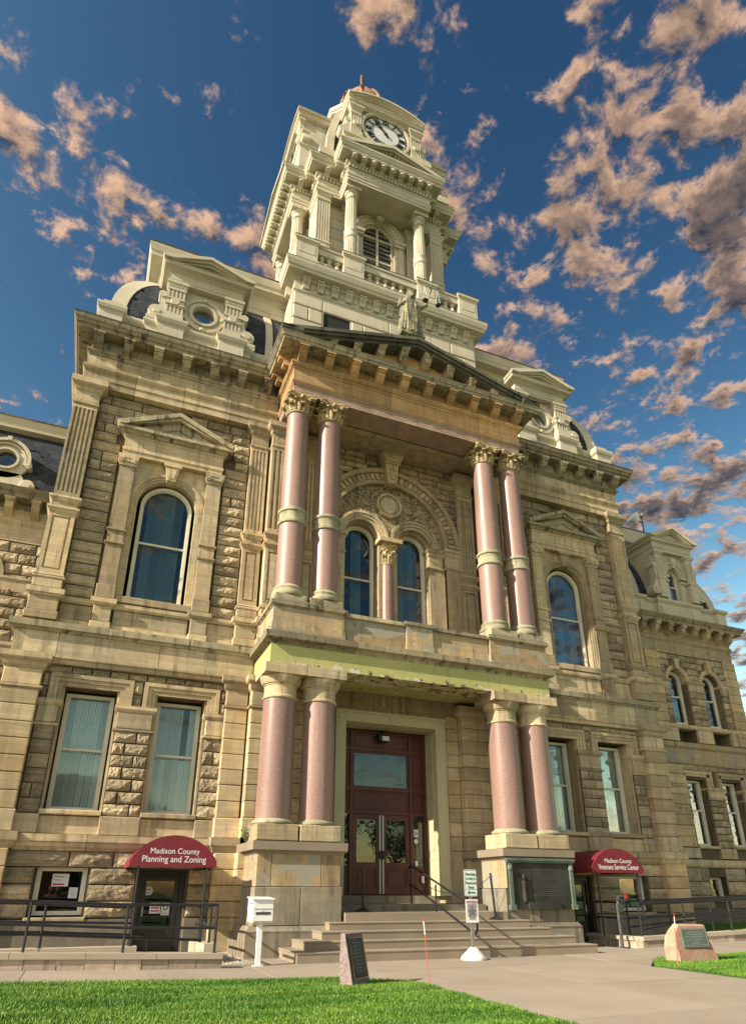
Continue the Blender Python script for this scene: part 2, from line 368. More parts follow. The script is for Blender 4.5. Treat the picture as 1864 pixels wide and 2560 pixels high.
def dup(o, d, parent):                               # copy a part and its sub-parts, moved by d
    q = o.copy(); COL.objects.link(q); q.parent = parent; WL[q.name] = WL[o.name] + Vector(d); q.location = WL[q.name] - (WL[parent.name] if parent else Vector())
    for ch in o.children:
        c = ch.copy(); COL.objects.link(c); c.parent = q; WL[c.name] = WL[ch.name] + Vector(d); c.location = ch.location.copy()
    return q
def arc(cx, cz, r, a0, a1, n): return [(cx + r * math.cos(R(a0 + (a1 - a0) * i / n)), cz + r * math.sin(R(a0 + (a1 - a0) * i / n))) for i in range(n + 1)]
def ring_poly(cx, cz, r0, r1, a0=0, a1=180, n=18): return arc(cx, cz, r1, a0, a1, n) + arc(cx, cz, r0, a1, a0, n)
def wall_grid(mb, x0, x1, z0, z1, ops, y0, y1):
    xs = sorted({x0, x1, *[o[0] for o in ops], *[o[1] for o in ops]}); xs = [x for x in xs if x0 <= x <= x1]
    for a, b in zip(xs, xs[1:]):
        m = (a + b) / 2; cuts = sorted((o[2], o[3]) for o in ops if o[0] < m < o[1]); z = z0
        for c0, c1 in cuts:
            if c0 > z: mb.box(a, b, y0, y1, z, c0)
            z = max(z, c1)
        if z1 > z: mb.box(a, b, y0, y1, z, z1)
    return mb
# -- unit rock-faced stones: 1 x 1 face in x,z; bulges to y=-1, tail to y=+1
def rock_mesh(k, nx=9, nz=5):
    v = []; f = []; r = random.Random(k)
    for j in range(nz + 1):
        for i in range(nx + 1):
            u, t = i / nx, j / nz; e = min(u * 3.2, (1 - u) * 3.2, t * 1.9, (1 - t) * 1.9, 1)
            h = 0 if e <= 0 else (.30 + .70 * e) * (.62 + .85 * noise.noise(Vector((u * 2.3 + k * 9.1, t * 1.7, k * 3.3)))
                + .50 * noise.noise(Vector((u * 6 + k * 4, t * 5, k)))) + .30 * (.62 - t) * e
            du = 0 if i in (0, nx) else (r.random() - .5) * .06; dt = 0 if j in (0, nz) else (r.random() - .5) * .12
            v.append((u + du, -max(h, 0.02), t + dt))
    W = nx + 1
    f = [(j * W + i, j * W + i + 1, (j + 1) * W + i + 1, (j + 1) * W + i) for j in range(nz) for i in range(nx)]
    o = len(v); v += [(0, 1, 0), (1, 1, 0), (1, 1, 1), (0, 1, 1)]
    f += [[o, o + 1] + list(range(nx, -1, -1)), [o + 1, o + 2] + [j * W + nx for j in range(nz, -1, -1)],
          [o + 2, o + 3] + [nz * W + i for i in range(0, W)], [o + 3, o] + [j * W for j in range(0, nz + 1)]]
    me = bpy.data.meshes.new('rock_face'); me.from_pydata(v, [], f); me.materials.append(M['rock']); me.update(); return me
ROCK = [rock_mesh(k) for k in range(12)]
BIGROCK = [rock_mesh(k + 40, 12, 5) for k in range(6)]
ROCKN = {'n': 0}; ROCKSTUFF = []
def stone_at(parent, x0, x1, z0, z1, y, depth, s, meshes=None, name='rock_faced_stone', cap=285):
    g = .015
    xa, xb = (x0, x1) if s > 0 else (-x1, -x0)
    key = name; ROCKN[key] = ROCKN.get(key, 0) + 1
    me = rnd.choice(meshes or ROCK)
    if ROCKN[key] > cap:
        ROCKSTUFF.append((me, (xa + g, y, z0 + g), (xb - xa - 2 * g, depth, z1 - z0 - 2 * g))); return
    o = link(name, me, (xa + g, y, z0 + g), parent); o.scale = (xb - xa - 2 * g, depth, z1 - z0 - 2 * g)
def stone_field(parent, x0, x1, z0, z1, course, y, s, blocked, depth=.10, lens=(.5, 1.0), meshes=None, name='rock_faced_stone'):
    n = max(1, round((z1 - z0) / course)); h = (z1 - z0) / n
    for i in range(n):
        a, b = z0 + i * h, z0 + (i + 1) * h
        free = [(x0, x1)]
        for bl in blocked:
            c = bl(a, b)
            if not c: continue
            nf = []
            for p, q in free:
                if c[1] <= p or c[0] >= q: nf.append((p, q)); continue
                if c[0] - p > .06: nf.append((p, c[0]))
                if q - c[1] > .06: nf.append((c[1], q))
            free = nf
        for p, q in free:
            x = p
            while x < q - 1e-6:
                l = rnd.uniform(*lens); e = x + l
                if q - e < lens[0] * .55: e = q
                stone_at(parent, x, e, a, b, y, depth * rnd.uniform(.7, 1.25), s, meshes, name); x = e
def rect_block(x0, x1, z0, z1): return lambda a, b: (x0, x1) if b > z0 + .02 and a < z1 - .02 else None
def arch_block(cx, r, zs, zb):
    def f(a, b):
        if b <= zb: return None
        z = max(min(a, b) - zs, 0)
        if z >= r: return None
        h = math.sqrt(r * r - z * z); return (cx - h, cx + h)
    return f
def gable_block(x0, x1, zb, zt):
    def f(a, b):
        if a >= zt or b <= zb: return None
        t = (max(a, zb) - zb) / (zt - zb); c = (x0 + x1) / 2; h = (x1 - x0) / 2 * (1 - t); return (c - h, c + h)
    return f
def scroll_pts(cx, cz, r0, turns, a0, d, n=22): return [(cx + d * r0 * (1 - .85 * i / n) * math.cos(a0 + turns * 2 * PI * i / n), cz + r0 * (1 - .85 * i / n) * math.sin(a0 + turns * 2 * PI * i / n)) for i in range(n + 1)]
def text_obj(name, body, m, parent, x, y, z, width, height=None, sx_rot=None, extr=.004):
    cu = bpy.data.curves.new('lettering', 'FONT'); cu.body = body; cu.align_x = 'CENTER'; cu.align_y = 'BOTTOM_BASELINE' if False else 'CENTER'; cu.extrude = extr; cu.size = 1
    t = bpy.data.objects.new('tmp', cu); COL.objects.link(t); dg = bpy.context.evaluated_depsgraph_get()
    me = bpy.data.meshes.new_from_object(t.evaluated_get(dg)); bpy.data.objects.remove(t)
    v = np.empty(len(me.vertices) * 3); me.vertices.foreach_get('co', v); v = v.reshape(-1, 3)
    wd = v[:, 0].max() - v[:, 0].min(); k = width / wd; kz = k if height is None else height / (v[:, 1].max() - v[:, 1].min())
    out = np.stack([v[:, 0] * k, -v[:, 2], v[:, 1] * kz], 1); me.vertices.foreach_set('co', out.ravel()); me.materials.clear(); me.materials.append(M[m]); me.update()
    return link(name, me, (x, y, z), parent)
# ------------------------------------------------------------------ the courthouse
CH = thing('courthouse', 'three-storey tan sandstone courthouse with pink granite columns, white clock tower and slate mansard roofs', 'courthouse', (0, 4, 0))
def box(name, m, x0, x1, y0, y1, z0, z1, parent=None, s=1, label=None): return MB(s).box(x0, x1, y0, y1, z0, z1).build(name, m, parent or CH, label)
BLK = {}
def block(x0, x1, y0, y1, z0, z1, s, m='block', name='ashlar_block', parent=None, ch=.018, gap=.006):
    """dressed block with chamfered front edges"""
    w, d, h = x1 - x0 - 2 * gap, y1 - y0, z1 - z0 - 2 * gap; key = (round(w, 3), round(d, 3), round(h, 3), m)
    if key not in BLK:
        hw = w / 2; c = ch
        v = [(-hw, 0, 0), (hw, 0, 0), (hw, 0, h), (-hw, 0, h), (-hw + c, -c, c), (hw - c, -c, c), (hw - c, -c, h - c), (-hw + c, -c, h - c), (-hw, d, 0), (hw, d, 0), (hw, d, h), (-hw, d, h)]
        f = [(4, 5, 6, 7), (0, 1, 5, 4), (1, 2, 6, 5), (2, 3, 7, 6), (3, 0, 4, 7), (1, 9, 10, 2), (8, 0, 3, 11), (2, 10, 11, 3), (0, 8, 9, 1), (9, 8, 11, 10)]
        me = bpy.data.meshes.new(name); me.from_pydata(v, [], f); me.materials.append(M[m]); me.update(); BLK[key] = me
    return link(name, BLK[key], (s * (x0 + x1) / 2, y0, z0 + gap), parent or CH)
def rust(x0, x1, yf, yb, zs, s, m='block'):
    for a, b in zip(zs, zs[1:]): block(x0, x1, yf, yb, a, b, s, m)
def mblocks(name, m, xs, y, prof, s, tail=None, head=None, gap=.006):
    """moulding cut into stones at the joints xs (front face at y); tail = more path points past the corner"""
    for i, (a, b) in enumerate(zip(xs, xs[1:])):
        last = i == len(xs) - 2
        path = [(a + gap, y), (b - (0 if (last and tail) else gap), y)]
        if last and tail: path += tail
        if i == 0 and head: path = head + path
        MB(s).mould(path, prof).build(name, m, CH)
SHUT = {}
def shutter_mesh(w, h):
    k = (round(w, 3), round(h, 3))
    if k not in SHUT:
        b = MB(); f = .030; b.box(-w / 2, -w / 2 + f, 0, .03, 0, h); b.box(w / 2 - f, w / 2, 0, .03, 0, h)
        for z in (0, h * .5 - .02, h - .05): b.box(-w / 2 + f, w / 2 - f, .002, .028, z, z + .045)
        n = int(h / .075)
        for i in range(n):
            z = .05 + (h - .1) * i / n; dz_ = (h - .1) / n
            b.add([(-w / 2 + f, .005, z), (w / 2 - f, .005, z), (w / 2 - f, .026, z + dz_ * 1.05), (-w / 2 + f, .026, z + dz_ * 1.05)], [(0, 1, 2, 3)])
        me = bpy.data.meshes.new('shutter'); me.from_pydata(b.v, [], b.f); me.materials.append(M['shutter']); me.update(); SHUT[k] = me
    return SHUT[k]
def window(s, cx, hw, z0, z1, y, arched=False, rail=None, shut=4, fr=.075, m='frame', shz=None, parent=None, split=True):
    """sash window: frame mesh > panes, meeting rail, louvred shutters, black backing painted as the unlit room"""
    b = MB(s); zs = z1 - hw if arched else z1; gm = 'storm' if arched else 'glass'
    b.box(cx - hw, cx - hw + fr, y - .05, y + .10, z0, zs); b.box(cx + hw - fr, cx + hw, y - .05, y + .10, z0, zs); b.box(cx - hw + fr, cx + hw - fr, y - .05, y + .10, z0, z0 + fr * 1.1)
    for q in (-1, 1): b.box(cx + q * (hw - fr), cx + q * (hw - fr - .028), y - .01, y + .09, z0 + fr * 1.1, zs)
    if arched: b.prism(ring_poly(cx, zs, hw - fr, hw, n=20), y - .05, y + .10); b.prism(ring_poly(cx, zs, hw - fr - .028, hw - fr - .002, n=20), y - .01, y + .09)
    else: b.box(cx - hw + fr, cx + hw - fr, y - .05, y + .10, z1 - fr, z1)
    W = b.build('window', m, parent or CH); i = hw - fr - .02
    if parent is not None: holder = parent
    else: holder = W
    rail = rail or z0 + (z1 - z0) * .5
    if split: MB(s).box(cx - i, cx + i, y - .02, y + .07, rail - .028, rail + .028).build('meeting_rail', m, holder)
    MB(s).box(cx - i, cx + i, y + .022, y + .026, z0 + fr, rail - (.027 if split else 0)).build('pane', gm, holder)
    up = [(cx - i, rail + (.027 if split else 0.0)), (cx + i, rail + (.027 if split else 0.0))] + (arc(cx, zs, i, 0, 180, 18) if arched else [(cx + i, z1 - fr), (cx - i, z1 - fr)])
    MB(s).prism(up, y + .052, y + .056).build('pane', gm, holder)
    if shut:
        span = i * (.80 if arched else 1.0); lw = 2 * span / shut; a, bb = (shz or (z0 + fr, z1 - fr)); hts = [(a, (a + bb) / 2), ((a + bb) / 2, bb)]
        for q in range(shut):
            for p0, p1 in hts:
                if rnd.random() < .06: continue
                link('shutter', shutter_mesh(lw - .012, p1 - p0 - .015), (s * (cx - span + lw * (q + .5)), y + .13 + rnd.uniform(0, .035), p0), holder)
    MB(s).box(cx - hw, cx + hw, y + .42, y + .45, z0, z1).build('room_shade_backing', 'dark', holder)  # black sheet close behind the sash, painting the room's darkness
    return W

# cores and party walls (mostly hidden)
box('wall', 'mortar', -9.5, 9.5, 2.62, 9, 0, 16.7)
box('wall', 'mortar', -3.6, 3.6, 1.8, 7.4, 16.6, 21.5)
for s in (-1, 1):
    # ---------------- basement
    bw, bd = (7.47, 8.55, .75, 1.76), (5.33, 6.42, -.1, 1.72)
    wall_grid(MB(s), 4.2, 9.3, -.1, 2.42, [bw, bd], 1.52, 2.6).build('wall', 'mortar', CH)
    blk = [rect_block(bw[0] - .02, bw[1] + .02, bw[2] - .05, bw[3]), rect_block(bd[0] - .04, bd[1] + .04, 0, bd[3] + .02)]
    stone_field(CH, 4.75, 9.2, .72, 2.09, .342, 1.47, s, blk, .10, (.85, 1.6), BIGROCK, 'foundation_stone')
    wall_grid(MB(s), 4.6, 9.2, -.1, .70, [(bd[0] - .02, bd[1] + .02, -.2, .8)], 1.36, 1.7).build('water_table', 'grey', CH)
    block(7.40, 8.62, 1.36, 1.6, .655, .75, s, 'stone', 'window_sill')
    zb = [0, .72, 1.06, 1.40, 1.75, 2.12]
    rust(9.14, 10.03, 1.28, 3.2, zb, s); rust(4.25, 4.78, 1.25, 2.6, zb, s); rust(4.1, 4.3, .9, 2.6, zb, s)
    mblocks('belt_course', 'stone', [4.78, 6.0, 7.62, 9.12], 1.48, [(-.3, 2.09), (.02, 2.09), (.05, 2.13), (.10, 2.17), (.12, 2.26), (.16, 2.28), (.16, 2.43), (-.3, 2.45)], s)
    MB(s).mould([(9.10, 1.6), (9.10, 1.30), (10.05, 1.30), (10.05, 3.2)], [(-.3, 2.12), (.0, 2.12), (.03, 2.2), (.06, 2.26), (.08, 2.28), (.08, 2.46), (-.3, 2.48)]).build('pier_cap', 'stone', CH)
    MB(s).mould([(4.22, 1.7), (4.22, .9)][::-1] if False else [(4.80, 1.5), (4.80, 1.28)][:0] + [(4.2, 1.28), (4.80, 1.28), (4.80, 1.5)], [(-.3, 2.12), (.02, 2.12), (.08, 2.26), (.1, 2.28), (.1, 2.46), (-.3, 2.48)]).build('pier_cap', 'stone', CH)
    # basement window and door
    W = window(s, 8.01, .52, .78, 1.75, 1.74, shut=0, split=False, m='frame')
    b = MB(s); b.box(bd[0], bd[0] + .12, 1.62, 1.75, 0, bd[3]); b.box(bd[1] - .12, bd[1], 1.62, 1.75, 0, bd[3]); b.box(bd[0] + .12, bd[1] - .12, 1.62, 1.75, bd[3] - .12, bd[3])
    D = b.build('basement_door', 'steel', CH)
    b = MB(s); x0, x1 = bd[0] + .13, bd[1] - .13
    for q in ((x0, x0 + .10), (x1 - .10, x1)): b.box(q[0], q[1], 1.66, 1.71, 0, bd[3] - .13)
    b.box(x0 + .1, x1 - .1, 1.66, 1.71, 0, .52); b.box(x0 + .1, x1 - .1, 1.66, 1.71, bd[3] - .23, bd[3] - .13); b.box(x0 + .1, x1 - .1, 1.66, 1.71, .72, .76)
    b.build('door_leaf', 'steel', D); MB(s).box(x0 + .1, x1 - .1, 1.68, 1.685, .52, bd[3] - .23).build('pane', 'glass', D)
    MB(s).box(x1 - .085, x1 - .06, 1.62, 1.66, .75, .95).build('handle', 'galv', D)
    MB(s).box(bd[0], bd[1], 2.4, 2.44, 0, bd[3]).build('room_shade_backing', 'dark', D)  # darkness behind the door glass is painted on this sheet
    # ---------------- first floor
    o1, o2 = (7.45, 8.67, 2.98, 5.86), (5.27, 6.50, 2.98, 5.86)
    wall_grid(MB(s), 4.2, 9.3, 2.43, 6.3, [o1, o2], 1.66, 2.6).build('wall', 'mortar', CH)
    for a, b_ in ((8.72, 9.18), (4.72, 5.25)):                        # half piers
        zz_ = [2.88 + i * .332 for i in range(7)]
        for q0, q1 in zip(zz_, zz_[1:]):
            if rnd.random() < .35: m_ = a + (b_ - a) * rnd.uniform(.4, .6); stone_at(CH, a, m_, q0, q1, 1.56, .07, s); stone_at(CH, m_, b_, q0, q1, 1.56, .07, s)
            else: stone_at(CH, a, b_, q0, q1, 1.56, .075, s)
    zz_ = [2.87 + i * .286 for i in range(8)]
    for k, (q0, q1) in enumerate(zip(zz_, zz_[1:])):
        m_ = 6.98 + (.12 if k % 2 else -.13) + rnd.uniform(-.04, .04); stone_at(CH, 6.55, m_, q0, q1, 1.54, .08, s); stone_at(CH, m_, 7.40, q0, q1, 1.54, .08, s)
    for a, b_ in ((8.72, 9.18), (6.55, 7.40), (4.72, 5.25)):          # pier bodies, plinths and caps
        MB(s).box(a + .012, b_ - .012, 1.58, 2.3, 2.45, 5.5).build('pier', 'mortar', CH)
        block(a - .03, b_ + .03, 1.50, 2.3, 2.44, 2.87, s, 'stone', 'pier_plinth'); block(a, b_, 1.53, 2.3, 4.93, 5.34, s, 'stone', 'pier_neck')
        pth = [(a - .01, 2.2), (a - .01, 1.53), (b_ + .01, 1.53), (b_ + .01, 2.2)]
        MB(s).mould(pth, [(-.2, 4.86), (.01, 4.86), (.04, 4.88), (.04, 4.92), (-.2, 4.935)]).build('pier_ring', 'stone', CH)
        MB(s).mould(pth, [(-.2, 5.335), (.0, 5.335), (.03, 5.37), (.05, 5.4), (.06, 5.42), (.06, 5.5), (-.2, 5.5)]).build('pier_cap', 'stone', CH)
    for (a, b_) in ((7.40, 8.72), (5.25, 6.55)):                      # sills, aprons, eared architraves, sash
        block(a - .005, b_ + .005, 1.50, 2.4, 2.86, 2.985, s, 'stone', 'window_sill'); block(a, b_, 1.60, 2.4, 2.44, 2.855, s, 'stone', 'apron_stone')
        for q in (a, b_ - .055): MB(s).box(q, q + .055, 1.62, 2.1, 2.985, 5.87).build('window_jamb', 'stone', CH)
        A0, A1 = a - .30, b_ + .30; b = MB(s)
        for k_, (yo, w0, w1) in enumerate(((1.50, .30, .20), (1.53, .21, .10), (1.56, .11, 0.0))):
            zt = 6.16 - k_ * .095
            if k_ == 0: b.box(A0, A1, yo, 2.0, zt - .10, zt)
            else: b.box(a - w0, b_ + w0, yo, 2.0, zt - .10 if k_ == 1 else 5.86, zt + .002)
            for q, d in ((a, -1), (b_, 1)): b.box(q + d * w0, q + d * w1, yo + .001, 2.0, 5.51, zt - .05)
        b.build('eared_architrave', 'stone', CH)
        window(s, (a + b_) / 2, .562, 3.0, 5.79, 2.04, rail=4.43, shut=6)
    stone_field(CH, 4.8, 9.17, 6.16, 6.36, .2, 1.58, s, [], .09, (.4, .8))
    for xa, xb in ((9.03, 9.19), (6.87, 7.11), (4.70, 4.93)): stone_field(CH, xa, xb, 5.50, 6.16, .33, 1.58, s, [], .09, (.3, .6))
    zp = [2.93, 3.328, 3.718, 4.10, 4.488, 4.87, 5.273, 5.66]
    for (a, b_, yf) in ((9.19, 10.03, 1.35), (4.23, 4.81, 1.38), (3.5, 4.2, 1.12)):
        rust(a, b_, yf, 2.6, zp, s); block(a - .03, b_ + .03, yf - .04, 2.6, 2.46, 2.93, s, 'stone', 'pier_plinth'); block(a, b_, yf, 2.6, 5.74, 6.14, s, 'stone', 'pier_neck')
        pth = [(a, 2.5), (a, yf), (b_, yf), (b_, 2.5)]
        MB(s).mould(pth, [(-.2, 5.66), (.01, 5.66), (.05, 5.69), (.05, 5.73), (-.2, 5.745)]).build('pier_ring', 'stone', CH)
        MB(s).mould(pth, [(-.2, 6.13), (.0, 6.13), (.05, 6.2), (.07, 6.3), (.13, 6.34), (.15, 6.38), (.15, 6.52), (-.2, 6.52)]).build('pier_cap', 'stone', CH)
    xs = [4.15, 5.25, 6.65, 8.05, 9.25]
    mblocks('architrave_stone', 'stone', xs + [9.95], 1.42, [(-.3, 6.36), (.0, 6.36), (.0, 6.45), (.05, 6.49), (.05, 6.53), (-.3, 6.53)], s, [(9.95, 3.3)])
    mblocks('frieze_stone', 'stone', [4.15, 6.6, 9.0, 9.98], 1.38, [(-.3, 6.53), (0, 6.53), (0, 7.12), (-.3, 7.12)], s, [(9.98, 3.3)])
    mblocks('string_course', 'cornice', [4.1, 5.9, 7.9, 10.02], 1.38, [(-.4, 7.12), (.03, 7.12), (.06, 7.17), (.12, 7.20), (.13, 7.36), (-.4, 7.40)], s, [(10.02, 3.3)])
    # ---------------- second floor
    cx = 6.93; zsp = 11.39
    wl = [(4.2, 7.38), (cx - .82, 7.38), (cx - .82, zsp)] + arc(cx, zsp, .82, 180, 0, 20) + [(cx + .82, 7.38), (9.3, 7.38), (9.3, 16.0), (4.2, 16.0)]
    MB(s).prism(wl, 1.62, 2.6).build('wall', 'mortar', CH)
    MB(s).box(cx - .82, cx + .82, 1.64, 2.6, 7.38, 8.37).build('wall', 'stone', CH)
    blk = [rect_block(5.44, 8.42, 7, 13.40), gable_block(5.15, 8.55, 13.36, 14.55)]
    stone_field(CH, 4.74, 9.17, 8.21, 14.70, .325, 1.56, s, blk, .095, (.42, .95))
    stone_field(CH, 8.42, 9.17, 8.2, 8.21, .1, 1.56, s, []) if False else None
    # band at sill, pedestal course
    MB(s).mould([(4.7, 1.52), (9.15, 1.52)], [(-.3, 8.0), (.02, 8.0), (.05, 8.06), (.05, 8.16), (-.3, 8.19)]).build('sill_band', 'stone', CH)
    for a, b_ in ((4.74, 5.5), (5.98, 7.88), (8.36, 9.15)): block(a, b_, 1.56, 2.0, 7.55, 8.0, s, 'stone', 'apron_stone')
    MB(s).box(4.7, 9.15, 1.50, 2.0, 7.39, 7.55).build('plinth_course', 'stone', CH)
    block(cx - .98, cx + .98, 1.47, 2.3, 8.19, 8.40, s, 'stone', 'window_sill')
    # window surround
    b = MB(s)
    for k_, (r0_, r1_, yo) in enumerate(((.80, .87, 1.60), (.865, .94, 1.57), (.935, 1.02, 1.54))):
        b.prism(ring_poly(cx, zsp, r0_, r1_, n=22), yo, 2.1)
        for d in (-1, 1): b.box(cx + d * r0_, cx + d * r1_, yo, 2.1, 8.40, zsp)
    b.build('arch_surround', 'stone', CH)
    sp_ = [(cx - 1.02, zsp)] + arc(cx, zsp, 1.02, 180, 0, 20) + [(cx + 1.02, zsp), (cx + 1.02, 12.73), (cx - 1.02, 12.73)]
    MB(s).prism(sp_, 1.60, 2.1).build('spandrel', 'stone', CH)
    MB(s).prism([(cx - .12, 12.17), (cx + .12, 12.17), (cx + .20, 12.62), (cx - .20, 12.62)], 1.44, 2.0).box(cx - .25, cx + .25, 1.40, 2.0, 12.62, 12.71).prism([(cx - .07, 12.24), (cx + .07, 12.24), (cx + .12, 12.56), (cx - .12, 12.56)], 1.42, 1.5).build('keystone', 'stone', CH)
    window(s, cx, .71, 8.42, 12.10, 1.84, arched=True, rail=10.21, shut=4)
    for d in (-1, 1):                                                 # flanking pilasters with little ionic caps
        a, b_ = (cx - 1.44, cx - .99) if d < 0 else (cx + .99, cx + 1.44); yf = 1.44
        block(a - .03, b_ + .03, yf - .04, 2, 7.39, 7.58, s, 'stone', 'pilaster_plinth'); block(a, b_, yf, 2, 7.58, 8.04, s, 'stone', 'pilaster_pedestal')
        pth = [(a, 2), (a, yf), (b_, yf), (b_, 2)]
        MB(s).mould(pth, [(-.2, 8.04), (.02, 8.04), (.09, 8.1), (.09, 8.22), (-.2, 8.24)]).build('pilaster_cap', 'stone', CH)
        block(a - .02, b_ + .02, yf - .02, 2, 8.24, 8.63, s, 'stone', 'pilaster_plinth')
        b = MB(s).box(a + .02, b_ - .02, yf + .02, 2, 8.63, 12.36)
        for z in (9.84, 10.24): b.mould([(a + .02, 2), (a + .02, yf + .02), (b_ - .02, yf + .02), (b_ - .02, 2)], [(-.1, z), (.02, z), (.05, z + .03), (.05, z + .06), (-.1, z + .075)])
        P = b.build('window_pilaster', 'stone', CH); b = MB(s)
        b.box(a - .01, b_ + .01, yf - .01, 2, 12.36, 12.45); b.box(a - .05, b_ + .05, yf - .05, 2, 12.60, 12.72); b.box(a + .01, b_ - .01, yf - .03, 2, 12.45, 12.60)
        for xx in (a + .04, b_ - .04): b.lathe(xx, 12.52, [(.085, yf - .075), (.085, yf + .1)], 14, axis='y'); b.lathe(xx, 12.52, [(.04, yf - .095), (.04, yf)], 10, axis='y')
        for q in range(3): b.lathe(a + .14 + q * .085, 12.50, [(.035, yf - .055), (.035, yf)], 8, axis='y')
        b.build('ionic_cap', 'stone', P)
    b = MB(s); pth = [(cx - 1.40, 2), (cx - 1.40, 1.42), (cx + 1.40, 1.42), (cx + 1.40, 2)]
    b.mould(pth, [(-.3, 12.72), (0, 12.72), (0, 12.84), (.03, 12.86), (.03, 12.96), (0.0, 12.98), (0, 13.30), (.03, 13.33), (.05, 13.38), (-.3, 13.38)]).build('window_entablature', 'stone', CH)
    b = MB(s); b.mould(pth, [(-.3, 13.385), (.07, 13.385), (.14, 13.46), (.22, 13.48), (.22, 13.58), (-.3, 13.60)])
    for k_, (o, y_) in enumerate(((0, 1.16), (.12, 1.22))):
        zt = 14.40 - o; b.prism([(cx - 1.68, 13.66 - o * .2), (cx, zt), (cx + 1.68, 13.66 - o * .2), (cx + 1.60, 13.56 - o * .1), (cx + 1.45, 13.585), (cx, zt - .14), (cx - 1.45, 13.585), (cx - 1.60, 13.56 - o * .1)], y_, 2)
    b.prism([(cx - 1.3, 13.59), (cx, 14.16), (cx + 1.3, 13.59)], 1.36, 2); b.prism([(cx - .7, 13.62), (cx, 13.93), (cx + .7, 13.62), (cx + .6, 13.62), (cx, 13.88), (cx - .6, 13.62)], 1.32, 2)
    b.build('window_pediment', 'cornice', CH)
    # big pilasters
    def big_pil(a, b_, yf, fl=5, ped=True):
        xm = .03
        block(a - .07, b_ + .07, yf - .08, 2.6, 7.40, 7.62, s, 'stone', 'pilaster_plinth'); block(a - .03, b_ + .03, yf - .04, 2.6, 7.62, 8.02, s, 'stone', 'pilaster_pedestal')
        pth = [(a - .03, 2.6), (a - .03, yf - .04), (b_ + .03, yf - .04), (b_ + .03, 2.6)]
        MB(s).mould(pth, [(-.2, 8.02), (.01, 8.02), (.05, 8.06), (.09, 8.09), (.09, 8.22), (-.2, 8.25)]).build('pilaster_cap', 'stone', CH)
        block(a - .03, b_ + .03, yf - .04, 2.6, 8.25, 8.50, s, 'stone', 'pilaster_plinth')
        pt2 = [(a, 2.6), (a, yf), (b_, yf), (b_, 2.6)]
        MB(s).mould(pt2, [(-.2, 8.50), (.06, 8.50), (.07, 8.54), (.05, 8.57), (.03, 8.58), (.04, 8.61), (.02, 8.64), (0, 8.66), (-.2, 8.66)]).build('pilaster_base', 'stone', CH)
        b = MB(s); b.box(a, b_, yf + .045, 2.6, 8.66, 10.43); fz = .10                     # recessed panel section
        b.box(a, a + fz, yf, yf + .046, 8.66, 10.43); b.box(b_ - fz, b_, yf, yf + .046, 8.66, 10.43); b.box(a + fz, b_ - fz, yf, yf + .046, 8.66, 8.78); b.box(a + fz, b_ - fz, yf, yf + .046, 10.32, 10.43)
        b.box(a + fz + .045, b_ - fz - .045, yf + .012, yf + .046, 8.83, 10.27); P = b.build('pilaster', 'stone', CH)
        for z in (10.43, 10.76): MB(s).mould(pt2, [(-.2, z), (.01, z), (.05, z + .07), (.08, z + .10), (.08, z + .16), (-.2, z + .18)]).build('pilaster_ring', 'stone', P)
        MB(s).box(a, b_, yf, 2.6, 10.61, 10.76).build('pilaster_neck', 'stone', P)
        n = fl; w_ = (b_ - a - .08) / n; pl = [(a, 2.6), (a, yf)]
        for i in range(n): x = a + .04 + i * w_; pl += [(x + w_ * .22, yf), (x + w_ * .30, yf + .045), (x + w_ * .70, yf + .045), (x + w_ * .78, yf)]
        pl += [(b_, yf), (b_, 2.6)]; MB(s).prismz(pl, 11.08, 13.88).build('fluted_shaft', 'stone', P)
        MB(s).box(a, b_, yf, 2.6, 10.94, 11.08).build('pilaster_neck', 'stone', P); MB(s).box(a, b_, yf, 2.6, 13.88, 14.14).build('pilaster_neck', 'stone', P)
        MB(s).mould(pt2, [(-.2, 13.98), (.005, 13.98), (.035, 14.02), (.035, 14.07), (-.2, 14.08)]).build('pilaster_ring', 'stone', P)
        MB(s).mould(pt2, [(-.2, 14.13), (.0, 14.13), (.0, 14.45), (.05, 14.50), (.07, 14.58), (.14, 14.64), (.17, 14.68), (.17, 14.86), (-.2, 14.86)]).build('pilaster_capital', 'stone', P)
    big_pil(9.19, 9.82, 1.35, 5); big_pil(4.20, 4.72, 1.40, 4); big_pil(3.45, 4.12, 1.12, 4); big_pil(2.55, 3.10, 1.40, 4)
    # entablature, cornice, brackets
    tl = [(9.68, 8.5)]
    mblocks('architrave_stone', 'stone', [4.0, 5.5, 6.9, 8.3, 9.68], 1.32, [(-.35, 14.72), (0, 14.72), (0, 14.95), (.03, 14.96), (.03, 15.18), (.08, 15.24), (.11, 15.30), (.11, 15.40), (-.35, 15.42)], s, tl)
    mblocks('frieze_stone', 'stone', [4.0, 4.9, 6.3, 7.7, 8.9, 9.68], 1.30, [(-.35, 15.42), (0, 15.42), (0, 15.80), (-.35, 15.80)], s, [(9.66, 8.5)])
    mblocks('bed_moulding', 'cornice', [4.0, 5.7, 7.4, 9.68], 1.30, [(-.35, 15.80), (.02, 15.80), (.05, 15.86), (.10, 15.90), (.11, 15.97), (-.35, 16.0)], s, [(9.66, 8.5)])
    mblocks('frieze_stone', 'cornice', [4.0, 5.1, 6.2, 7.3, 8.4, 9.68], 1.27, [(-.35, 16.0), (0, 16.0), (0, 16.36), (-.35, 16.36)], s, [(9.64, 8.5)])
    cor = [(-.4, 16.36), (.42, 16.36), (.44, 16.46), (.49, 16.48), (.51, 16.56), (.555, 16.60), (.585, 16.71), (.57, 16.74), (-.4, 16.80)]
    mblocks('cornice_stone', 'cornice', [4.0, 5.2, 6.7, 8.2, 9.66], 1.30, cor, s, [(9.66, 8.5)])
